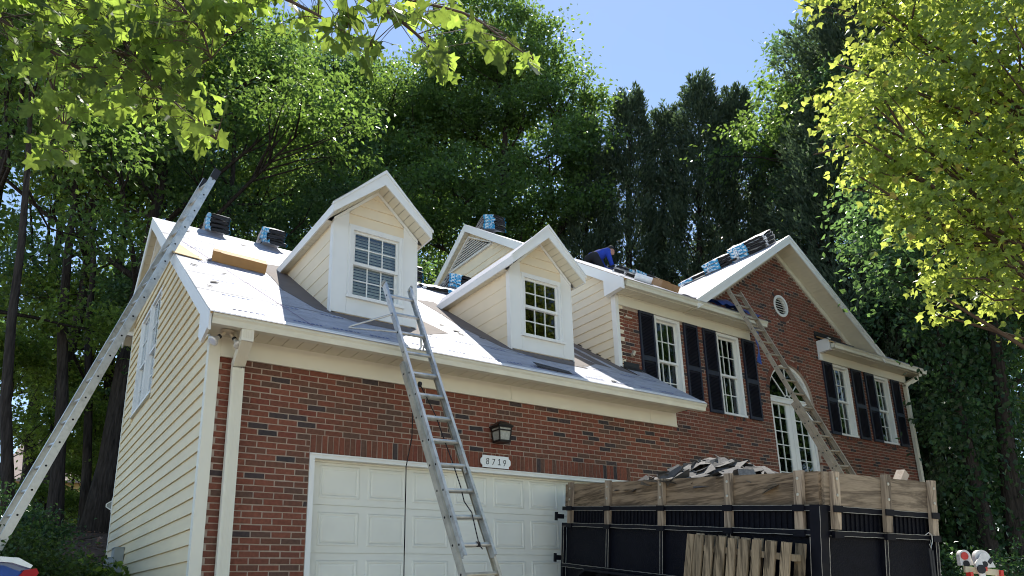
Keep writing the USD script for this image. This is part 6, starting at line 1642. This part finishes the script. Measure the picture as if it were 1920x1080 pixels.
# the centre oak: silhouette built blob by blob (u, v of the photo tell where the masses of that tree are, all about 27 m off)
base = gnd(940, 27.0)
masses = [(930, 55, 95), (985, 70, 70), (875, 90, 80), (1010, 150, 85), (930, 150, 110), (855, 170, 95), (1060, 200, 75), (985, 235, 100), (890, 260, 105), (1085, 265, 70), (1115, 205, 38), (820, 260, 90), (1040, 320, 85), (940, 350, 90), (860, 360, 95), (780, 330, 85), (990, 400, 80), (900, 440, 90), (800, 440, 90), (1080, 400, 70), (760, 250, 70), (1000, 470, 80)]
bl = []
for (u, v, r) in masses:
    q = at_range(u, v, 26.5 + rg.normal(0, 1.3)); k = np.dot(q - CAM, FWD); rr = r / FPX * k * 1.08
    bl.append((q - base, (rr, rr, rr * 0.82)))
F4 = tree('oak_tree', 'tall rounded oak rising against the sky behind the second dormer', 'tree', base, bl, 'leaf_oak', 'bark_dark', 0.36, (at_range(950, 60, 26.5) - base), 1150, 62, 0.33, 0.17, 0.11, 34, n_twig=140)

# --- cypresses: narrow cones of upright sprays
def cypress(label, u, r, vtop, wid, seed, group, zlow=1.5, name='cypress_tree', leaf='leaf_cyp', ncl=1300, per=46, vt_u=None):
    base = gnd(u, r); tp_ = at_range(vt_u or u, vtop, r); h = tp_[2] - base[2]; rg = np.random.default_rng(seed)
    n = ncl; t = rg.random(n) ** 0.85; z = zlow + (h - zlow) * t
    env = wid * np.clip((1 - t) ** 0.62 * 1.02, 0.03, 1) * (0.82 + 0.36 * meshkit.noise(np.stack([z * 0.8, t * 3, np.full(n, seed * 1.0)], 1)))
    a = rg.uniform(0, 2 * math.pi, n); lob = 1 + 0.22 * np.sin(a * 5 + seed) * np.sin(z * 0.9 + a * 2)
    q = env * lob * np.sqrt(rg.uniform(0.25, 1.0, n)); cc = np.stack([q * np.cos(a), q * np.sin(a), z], 1)
    cc[:, :2] += ((tp_ - base)[:2])[None, :] * t[:, None]
    k = np.repeat(np.arange(n), per); m_ = len(k)
    dirv = np.stack([np.cos(a), np.sin(a), np.full(n, 1.0)], 1) * [0.75, 0.75, 1.0]
    s = rg.random(m_)
    pos = base + cc[k] + unit(dirv)[k] * (s * 0.75)[:, None] + rg.normal(size=(m_, 3)) * (0.17 * (1.15 - s))[:, None]
    tip = unit(dirv)[k] + rg.normal(size=(m_, 3)) * 0.42
    nr = rg.normal(size=(m_, 3)) + np.stack([np.cos(a), np.sin(a), np.zeros(n)], 1)[k]
    ln_ = rg.uniform(0.10, 0.24, m_)
    v, f = cards(pos, tip, nr, ln_, ln_ * 0.34, 0.1)
    t_ = thing(name, label, 'tree', base, group)
    mb = MB(); mb.tube([base - [0, 0, 0.3], base + (tp_ - base) * 0.5, base + (tp_ - base) * 0.96], [0.24, 0.15, 0.03], 8)
    for i in range(0, n, 9):
        c0_ = base + (tp_ - base) * max(0.02, (t[i] - 0.05)); mb.tube([c0_, base + cc[i]], [0.03, 0.01], 4, caps=False)
    part(t_, 'trunk', mb, 'bark_dark', smooth=True); part(t_, 'crown', (v, f), leaf, tone=np.repeat(rg.random(len(v) // 4), 4))
    return t_


CG = 'dark pointed cypresses behind the main roof'
cypress('dark cypress just right of the rounded oak, first of the pointed trees', 1100, 26.5, 255, 1.9, 41, CG, ncl=900)
cypress('pointed cypress above the kneeling roofer', 1180, 27.0, 196, 2.1, 42, CG, ncl=1000)
cypress('slender cypress between the two tallest pointed ones', 1245, 28.0, 222, 1.7, 43, CG, ncl=800)
cypress('tallest of the pointed cypresses left of the gap of sky', 1312, 27.0, 170, 2.3, 44, CG, ncl=1100)
cypress('broad cypress right at the gap of sky', 1378, 27.5, 192, 2.1, 45, CG, ncl=1000)
cypress('shaggy dark conifer running out of the top of the picture', 1612, 24.0, -260, 3.3, 46, None, name='conifer_tree', ncl=2600, per=46)
cypress('low shaggy conifer at the right edge of the gap of sky', 1480, 27.0, 200, 2.0, 47, None, name='conifer_tree', ncl=1100)

# --- copies of the forest trees further along and further back
def put_tree(src, u, r, rot, sc, label, group=GW_):
    copy(src, label, gnd(u, r), rot, sc, group)


SPOTS = [(F2, -160, 21, 0.4, 0.95, 'leafy tree at the far left edge of the picture'), (F3, 20, 33, 1.0, 1.0, 'blue green tree behind the long ladder, left of the slim trunks'),
         (F2, 152, 31, 2.2, 1.05, 'thin forest tree between the slim trunk and the great oak'), (F2, 300, 36, 3.0, 1.15, 'forest tree behind the left gable peak'),
         (F3, 400, 27, 2.0, 0.92, 'dense tree behind the ridge left of the first dormer'), (F2, 480, 36, 4.0, 1.2, 'sunlit loose tree behind the first dormer, left side'),
         (F1, 690, 30, 1.3, 0.98, 'spreading oak between the two dormers'), (F2, 720, 40, 5.0, 1.2, 'yellow green tree seen through the gap above the low ridge'),
         (F2, 830, 38, 0.7, 0.95, 'low dark tree behind the vented gable'), (F3, 1010, 35, 2.9, 0.80, 'dark tree filling in below the rounded oak'),
         (F3, 1150, 38, 4.4, 0.70, 'low tree behind the cypresses, left'), (F3, 1330, 40, 1.9, 0.72, 'low tree behind the cypresses, right'), (F3, 1440, 34, 3.6, 0.66, 'low tree behind the peak of the brick gable'),
         (F3, 1660, 30, 0.2, 1.05, 'dark tree behind the right eave'), (F1, 1800, 27, 2.6, 0.9, 'dark oak at the right, behind the ivy grown trunks'),
         (F3, 1960, 24, 1.1, 0.95, 'dark tree at the right edge of the picture'), (F2, 1740, 40, 2.4, 1.1, 'pale tree far behind the right eave'),
         (F1, 420, 48, 4.2, 1.2, 'far oak behind the left ridge'),          (F3, 900, 50, 3.3, 1.0, 'far tree behind the rounded oak'), (F3, 1240, 52, 5.2, 0.85, 'far tree behind the cypresses'), (F3, 1560, 48, 0.5, 1.1, 'far tree behind the shaggy conifer'), (F3, 1870, 44, 2.1, 1.2, 'far tree at the right, second row')]
for k_ in range(9):
    x_, y_ = -34 + 9.5 * k_ + 3 * math.sin(k_ * 2.1), -33 - 5 * abs(math.cos(k_ * 1.7))
    copy((F3, F2, F1)[k_ % 3], ('blue green', 'slim trunked', 'broad')[k_ % 3] + ' tree across the street, behind the viewer', (x_, y_, float(ground_z(x_, y_))), k_ * 1.3, 0.9, 'trees across the street')
for k_, (x_, y_) in enumerate(((27, -11), (33, -19), (41, -14), (46, -25), (54, -20), (60, -31), (38, -29))):
    copy((F3, F1)[k_ % 2], ('blue green', 'broad')[k_ % 2] + ' tree across the street, behind the viewer', (x_, y_, float(ground_z(x_, y_))), k_ * 1.7, 0.95, 'trees across the street')
for s_, u, r, ro, sc, lab in SPOTS:
    put_tree(s_, u, r, ro, sc, lab)

# --- young trees of the undergrowth at the left and right
b_ = gnd(45, 31)
U1 = tree('young_tree', 'bright yellow green sapling in the sun at the lower left', 'tree', b_, broad(np.random.default_rng(5), 0.8, 6.5, 2.3, 14), 'leaf_mid', 'bark_dark', 0.07, (0.2, 0.1, 6.0), 260, 42, 0.30, 0.16, 0.10, 51, n_twig=60, low=0.1)
UG = 'saplings in the undergrowth of the wood'
for u, r, ro, sc, lab in ((110, 33, 1.0, 0.9, 'sapling before the yellow house, left of the thin trunk'), (140, 27, 2.0, 0.62, 'low leafy sapling under the long ladder'), (215, 36, 3.0, 1.1, 'sapling beside the yellow house, right of the great oak'), (-30, 26, 4.0, 0.9, 'sapling at the left edge below the long ladder'),
                          (1800, 30, 0.3, 1.1, 'sapling behind the timber end at the right'), (1900, 27, 5.0, 1.0, 'sapling low at the right edge'), (1730, 34, 1.7, 1.2, 'sapling behind the right downspout')):
    copy(U1, lab, gnd(u, r), ro, sc, UG)


# --- ivy grown trunks at the right
def ivy_trunk(label, u, r, vtop, rad, seed, ncl, lean_u=0):
    base = gnd(u, r); tp_ = at_range(u + lean_u, vtop, r); h = tp_[2] - base[2]; rg = np.random.default_rng(seed)
    n = ncl; t = rg.random(n); a = rg.uniform(0, 2 * math.pi, n)
    bulge = 0.55 + 0.9 * meshkit.noise(np.stack([t * h * 0.45, np.cos(a) * 1.2, np.sin(a) * 1.2 + seed], 1))
    q = rad * bulge * np.sqrt(rg.uniform(0.35, 1, n)) * np.clip(t * 6 + 0.3, 0, 1)
    cc = base + (tp_ - base) * t[:, None] + np.stack([q * np.cos(a), q * np.sin(a), np.zeros(n)], 1)
    per = 40; k = np.repeat(np.arange(n), per); m_ = len(k)
    pos = cc[k] + rg.normal(size=(m_, 3)) * [0.22, 0.22, 0.30]
    o_ = np.stack([np.cos(a), np.sin(a), np.zeros(n)], 1)[k]
    v, f = cards(pos, o_ * 0.5 + rg.normal(size=(m_, 3)) * 0.5 + [0, 0, -0.8], o_ + rg.normal(size=(m_, 3)) * 0.5 + [0, 0, 0.5], rg.uniform(0.09, 0.17, m_), rg.uniform(0.09, 0.15, m_), 0.05)
    t_ = thing('ivy_tree', label, 'tree', base, 'ivy grown trunks at the right')
    part(t_, 'trunk', MB().tube([base - [0, 0, 0.3], base + (tp_ - base) * 0.3 + rg.normal(0, 0.15, 3), base + (tp_ - base) * 0.65 + rg.normal(0, 0.2, 3), tp_], [0.36, 0.27, 0.22, 0.12], 10), 'bark_dark', smooth=True)
    part(t_, 'ivy', (v, f), 'leaf_ivy', tone=np.repeat(rg.random(len(v) // 4), 4))


ivy_trunk('trunk wrapped in hanging ivy beside the right downspout', 1812, 23.5, 240, 1.15, 61, 620, -30)
ivy_trunk('ivy covered trunk behind the brick gable, right slope', 1690, 27.0, 260, 1.4, 62, 520, -10)
for u0, r, u1, v1, rad, lab in ((1862, 17.0, 1742, 560, 0.20, 'bare dark trunk leaning left at the lower right'), (1898, 17.5, 1850, 480, 0.24, 'upright dark trunk at the lower right edge')):
    base = gnd(u0, r); q = at_range(u1, v1, r); t_ = thing('leaning_tree', lab, 'tree', base)
    rg_ = np.random.default_rng(int(u0)); bl = [(q + np.array([0.4 * k, 0.3 * k, 1.0 + 1.1 * k]), np.array([1.5, 1.5, 1.0])) for k in range(-1, 3)]
    (v, f), cc = foliage(bl, 110, 40, 0.34, 0.15, 0.10, rg_)
    m = woody(base - [0, 0, 0.3], q + [0, 0, 1.5], rad, bl, cc, rg_, n_twig=30, low=0.7)
    ni = 2400; ti = rg_.random(ni) ** 0.7; pi_ = base + (q - base) * ti[:, None] + rg_.normal(size=(ni, 3)) * [0.26, 0.26, 0.2] * (0.5 + rg_.random((ni, 1)))
    vi, fi = cards(pi_, rg_.normal(size=(ni, 3)) * 0.6 + [0, 0, -0.8], rg_.normal(size=(ni, 3)) + [0, 0, 0.4], rg_.uniform(0.08, 0.15, ni), rg_.uniform(0.07, 0.13, ni), 0.05)
    part(t_, 'ivy', (vi, fi), 'leaf_ivy', tone=np.repeat(rg_.random(ni), 4))
    part(t_, 'trunk', m, 'bark_dark', smooth=True); part(t_, 'crown', (v, f), 'leaf_blue', tone=np.repeat(rg_.random(len(v) // 4), 4))

# --- plain dark trunks standing in the wood at the left, their crowns above the picture
for u, r, lean, rad, lab in ((12, 17.5, 25, 0.13, 'straight dark trunk at the left edge crossed by the long ladder'), (92, 23, 30, 0.19, 'tall dark trunk behind the middle of the long ladder'), (148, 25.5, 10, 0.15, 'thin black trunk left of the great oak')):
    base = gnd(u, r); q = at_range(u + lean, 260, r); rg_ = np.random.default_rng(u + 900)
    t_ = thing('forest_tree', lab, 'tree', base)
    bl = [(q + np.array([rg_.normal(0, 1.2), rg_.normal(0, 1.2), 0.5 + 1.2 * k]), np.array([1.9, 1.9, 1.2])) for k in range(-1, 5)]
    (v, f), cc = foliage(bl, 150, 44, 0.4, 0.18, 0.11, rg_)
    part(t_, 'trunk', woody(base - [0, 0, 0.3], q + [0, 0, 4.5], rad, bl, cc, rg_, n_twig=30, low=0.6), 'bark_dark', smooth=True); part(t_, 'crown', (v, f), 'leaf_oak', tone=np.repeat(rg_.random(len(v) // 4), 4))


# --- shrubs and litter at the lower left
def shrub(label, p, rx, h, seed, n=90, leaf='leaf_shrub', ln=0.06, wd=0.045, name='shrub', per=46, spread=0.13):
    rg = np.random.default_rng(seed); p = np.asarray(p, float); p[2] = float(ground_z(p[0], p[1])) - 0.05
    bl = [(p + np.array([rx * 0.6 * math.cos(a), rx * 0.6 * math.sin(a), h * rg.uniform(0.35, 0.7)]), np.array([rx * 0.55, rx * 0.55, h * 0.45])) for a in np.linspace(0, 5.3, 6)] + [(p + np.array([0, 0, h * 0.6]), np.array([rx * 0.6, rx * 0.6, h * 0.42]))]
    (v, f), cc = foliage(bl, n, per, spread, ln, wd, rg)
    t_ = thing(name, label, 'shrub', p)
    m = MB()
    for q in cc[rg.choice(len(cc), 22, replace=False)]:
        m.tube([p + rg.normal(0, 0.06, 3) * [1, 1, 0], (p + q) / 2 + rg.normal(0, 0.05, 3), q], [0.016, 0.011, 0.004], 4, caps=False)
    part(t_, 'stems', m, 'twig'); part(t_, 'foliage', (v, f), leaf, tone=np.repeat(rg.random(len(v) // 4), 4))


shrub('dark glossy shrub behind the parked car', gnd(-40, 10.5), 0.95, 1.35, 71, 190)
shrub('low dark shrub between the car and the mulch', gnd(88, 12.0), 0.5, 0.70, 72, 90)
shrub('pale dappled shrub under the foot of the long ladder', gnd(25, 13.5), 0.65, 1.45, 73, 120, 'leaf_ivy')
shrub('broad leaved plant beside the electric meter', gnd(183, 12.0), 0.4, 0.62, 74, 40, 'leaf_mid', 0.14, 0.10, 'leafy_plant', 10, 0.10)
shrub('bush behind the ladder shoes at the lower right', gnd(1830, 14.0), 1.0, 1.3, 75, 120, 'leaf_ivy')
# fallen leaves and sticks on the bank
rg = np.random.default_rng(81); n = 2600
xy = np.stack([rg.uniform(-4.5, 1.2, n), rg.uniform(6.5, 22, n)], 1)
pos = np.c_[xy, ground_z(xy[:, 0], xy[:, 1]) + rg.uniform(-0.03, 0.04, n)]
v, f = cards(pos, rg.normal(size=(n, 3)) * [1, 1, 0.25], np.tile([0, 0, 1.0], (n, 1)) + rg.normal(size=(n, 3)) * 0.35, rg.uniform(0.06, 0.16, n), rg.uniform(0.04, 0.09, n), 0.15)
MT['litter'] = mat('dry_leaf', {'g': ('attribute', {'attribute': 'tone'}), 'r': ('rgb_ramp', {'ramp': [(0, (0.06, 0.03, 0.02)), (0.5, (0.20, 0.11, 0.07)), (1, (0.34, 0.23, 0.17))]}), 'p': ('principled_bsdf', {'roughness': 0.8})}, [('g.fac', 'r.fac'), ('r.color', 'p.base_color')], 'p.BSDF')
top('leaf_litter', (v, f), 'litter', 'dry brown leaves strewn over the bank under the oaks', 'leaf litter', kind='stuff')
tones(UsdGeom.Mesh(stage.GetPrimAtPath('/World/leaf_litter')), np.repeat(rg.random(n), 4))
m = MB()
for k in range(14):
    x, y_ = rg.uniform(-2.5, 1.0), rg.uniform(9, 17); a = rg.uniform(0, 3.1); ll = rg.uniform(0.5, 1.6); c = np.array([x, y_, float(ground_z(x, y_)) + 0.03])
    m.tube([c, c + np.array([math.cos(a) * ll / 2, math.sin(a) * ll / 2, 0.09]), c + np.array([math.cos(a) * ll, math.sin(a) * ll, 0.05 + 0.17 * max(0, math.sin(a)) * ll])], [0.02, 0.016, 0.008], 5)
top('fallen_branches', m, 'bark', 'grey fallen sticks lying on the mulch bank', 'sticks', kind='stuff')


# ------------------------------------------------------------------ the maple at the right edge
MD = 9.4
masses = [(1800, 60, 190), (1690, 130, 120), (1900, 150, 210), (1640, 200, 85), (1760, 230, 150), (1600, 250, 50), (1850, 320, 180), (1700, 320, 90), (1800, 420, 130), (1900, 450, 150), (1745, 440, 60), (1640, 290, 60), (1740, 540, 50), (1760, 590, 34), (1830, 520, 80), (1900, 560, 70), (1555, 190, 30), (1580, 230, 45), (1570, 120, 40), (1610, 330, 55), (1680, 400, 50), (1660, 20, 70), (1600, -40, 90), (1700, -60, 130),
          (2040, 80, 230), (2060, 330, 220), (2200, 200, 240), (1950, -120, 250), (2250, 420, 180), (2000, 560, 110)]
rg = np.random.default_rng(91)
bl = []
for (u, v, r) in masses:
    q = at_depth(u, v, MD + rg.normal(0, 0.5) - 0.0012 * max(0, u - 1900)); rr = r / FPX * MD
    bl.append((q, np.array([rr, rr, rr * 0.9])))
base = at_depth(2420, 1000, MD); base[2] = float(ground_z(base[0], base[1]))
RM = thing('maple_tree', 'bright yellow green maple reaching in from the right edge', 'tree', base)
ncl, per = 1500, 13
cc, d, _ = clumps_in(bl, ncl, rg, 2.4)
k = np.repeat(np.arange(ncl), per); n = len(k)
pos = cc[k] + rg.normal(size=(n, 3)) * [0.13, 0.13, 0.085]
tip = d[k] * 0.5 + rg.normal(size=(n, 3)) * 0.55 + [0, 0, -0.55]
nrm = rg.normal(size=(n, 3)) * 0.65 + [0, 0, 0.75] - 0.42 * FWD
ln_ = rg.uniform(0.075, 0.135, n)
V, Fc = lobed(pos, tip, nrm, ln_, SIMPLE, 0.16, rg)
m = woody(base - [0, 0, 0.2], at_depth(2230, -60, MD), 0.17, bl, cc, rg, n_twig=110, low=0.42)
part(RM, 'trunk', m, 'twig', smooth=True)
pc = np.array([pixel(p) for p in pos]); dep = (pos - CAM) @ FWD
vis = (pc[:, 0] > 0) & (pc[:, 0] < 1915) & (pc[:, 1] > 5) & (pc[:, 1] < 1075)
pick = np.argsort(np.where(vis, dep, 1e9))[:300]; rest = np.setdiff1d(np.arange(n), pick)
ko = V.shape[1]
part(RM, 'foliage', (V[rest].reshape(-1, 3), (Fc[:len(rest)] if False else (Fc[rest] - (rest * ko)[:, None, None] + (np.arange(len(rest)) * ko)[:, None, None])).reshape(-1, 3)), 'leaf_maple', kind='stuff', tone=np.repeat(rg.random(len(rest)), ko))
for i in pick:
    part(RM, 'leaf', (V[i], Fc[i] - i * ko), 'leaf_maple_one%d' % (i % 3))

# ------------------------------------------------------------------ the maple branches hanging in at the top left
rg = np.random.default_rng(101)
TB0 = np.array([-6.6, -3.2, 0.0]); TB0[2] = float(ground_z(TB0[0], TB0[1]))
OM = thing('maple_tree', 'maple whose large leaved branches hang in at the top left', 'tree', TB0)
fork = TB0 + [0.2, 0.0, 4.2]
lines = [[(-240, -220, 5.0), (-40, -120, 4.8), (190, 10, 4.6), (265, 130, 4.5), (330, 195, 4.4), (405, 262, 4.3)],
         [(-240, -220, 5.0), (-120, -40, 4.9), (40, 60, 4.8), (95, 150, 4.7), (115, 225, 4.6), (125, 285, 4.55)],
         [(-40, -120, 4.8), (160, -110, 4.7), (400, -70, 4.6), (640, -35, 4.5), (790, 5, 4.4), (880, 25, 4.35), (940, 70, 4.3), (1000, 112, 4.25)],
         [(640, -35, 4.5), (740, 30, 4.5), (800, 80, 4.5), (832, 132, 4.5)],
         [(160, -110, 4.7), (330, 0, 4.4), (380, 60, 4.3), (395, 110, 4.2)],
         [(400, -70, 4.6), (520, -10, 4.3), (600, 30, 4.2), (690, 90, 4.2)],
         [(40, 60, 4.8), (150, 130, 4.9), (240, 175, 5.0), (300, 205, 5.1)]]
m = MB(); paths = []
for l in lines:
    P = np.array([at_depth(*q) for q in l]); t = np.linspace(0, 1, len(P)); tt = np.linspace(0, 1, 24)
    Q = np.stack([np.interp(tt, t, P[:, i]) for i in range(3)], 1); Q[1:-1] = (Q[:-2] + 2 * Q[1:-1] + Q[2:]) / 4; paths.append(Q)
    m.tube(Q, np.linspace(0.016, 0.0035, 24), 6)
m.tube([TB0 - [0, 0, 0.2], TB0 + [0.05, 0, 2.0], fork, fork + [0.3, 0.4, 2.2]], [0.26, 0.20, 0.17, 0.10], 12)
s0 = paths[0][0]; m.tube([fork, (fork + s0) / 2 + [0, 0, 0.35], s0], [0.09, 0.05, 0.016], 8)
s0 = paths[2][0]; m.tube([fork + [0.3, 0.4, 2.0], (fork + s0) / 2 + [0, 0, 1.3], s0], [0.07, 0.04, 0.016], 8)
allp = np.vstack(paths)
# clusters of leaves along the branches, thick in the big spray at the left and thin on the long one
zones = [((30, -20), (110, 60), 75), ((180, 30), (120, 55), 100), ((300, 60), (100, 60), 90), ((150, 120), (90, 45), 55), ((290, 150), (75, 45), 45), ((350, 215), (60, 32), 30), ((120, 205), (50, 45), 26), ((85, 275), (32, 24), 14), ((125, 285), (20, 20), 6), ((380, 255), (30, 18), 10), ((225, 200), (60, 25), 14),
         ((380, 20), (70, 40), 50), ((480, -5), (80, 26), 34), ((575, 30), (55, 32), 22), ((640, 55), (40, 34), 16), ((690, 80), (34, 28), 13), ((700, 10), (60, 28), 24), ((790, 20), (40, 28), 16), ((815, 95), (28, 28), 15), ((838, 130), (16, 14), 6), ((890, 50), (26, 26), 12), ((945, 85), (26, 18), 10), ((990, 108), (18, 14), 9), ((50, 80), (40, 40), 24), ((840, 20), (30, 20), 8),
         ((-150, -120), (160, 120), 120), ((250, -160), (220, 80), 120), ((600, -140), (200, 60), 60)]
pos = []
for (c, r, n) in zones:
    n = int(n * 1.45)
    for _ in range(n):
        g = rg.normal(0, 0.55, 2); pos.append(at_depth(c[0] + r[0] * g[0], c[1] + r[1] * g[1], rg.uniform(3.9, 5.4)))
pos = np.array(pos); n = len(pos)
tip = rg.normal(size=(n, 3)) * [0.6, 0.6, 0.35] + [0.12, 0.05, -0.75]
nrm = rg.normal(size=(n, 3)) * 0.85 + [0.0, 0.0, 0.7]
ln_ = np.clip(rg.normal(0.105, 0.024, n), 0.055, 0.165)
V, Fc = lobed(pos, tip, nrm, ln_, OUTL, 0.14, rg); ko = V.shape[1]
for i in range(n):          # petiole and, now and then, the twig it grows on
    j = np.argmin(np.linalg.norm(allp - pos[i], axis=1)); q = allp[j]; dd = q - pos[i]; L_ = np.linalg.norm(dd)
    st = pos[i] + unit(dd[None])[0] * min(0.06, L_) + [0, 0, 0.025]
    m.tube([pos[i], st], [0.0013, 0.0016], 4, caps=False)
    if i % 3 == 0 and L_ < 1.2:
        m.tube([st, (st + q) / 2 + [0, 0, 0.03 * rg.random()], q], [0.0018, 0.0028, 0.004], 4, caps=False)
part(OM, 'trunk', m, 'twig', smooth=True)
pc = np.array([pixel(p) for p in pos]); dep = (pos - CAM) @ FWD
vis = (pc[:, 0] > 0) & (pc[:, 0] < 1915) & (pc[:, 1] > 0)
pick = np.argsort(np.where(vis, dep / ln_, 1e9))[:300]; rest = np.setdiff1d(np.arange(n), pick)
part(OM, 'foliage', (V[rest].reshape(-1, 3), (Fc[rest] - (rest * ko)[:, None, None] + (np.arange(len(rest)) * ko)[:, None, None]).reshape(-1, 3)), 'leaf_over', kind='stuff', tone=np.repeat(rg.random(len(rest)), ko))
for i in pick:
    part(OM, 'leaf', (V[i], Fc[i] - i * ko), 'leaf_over_one%d' % (i % 4))
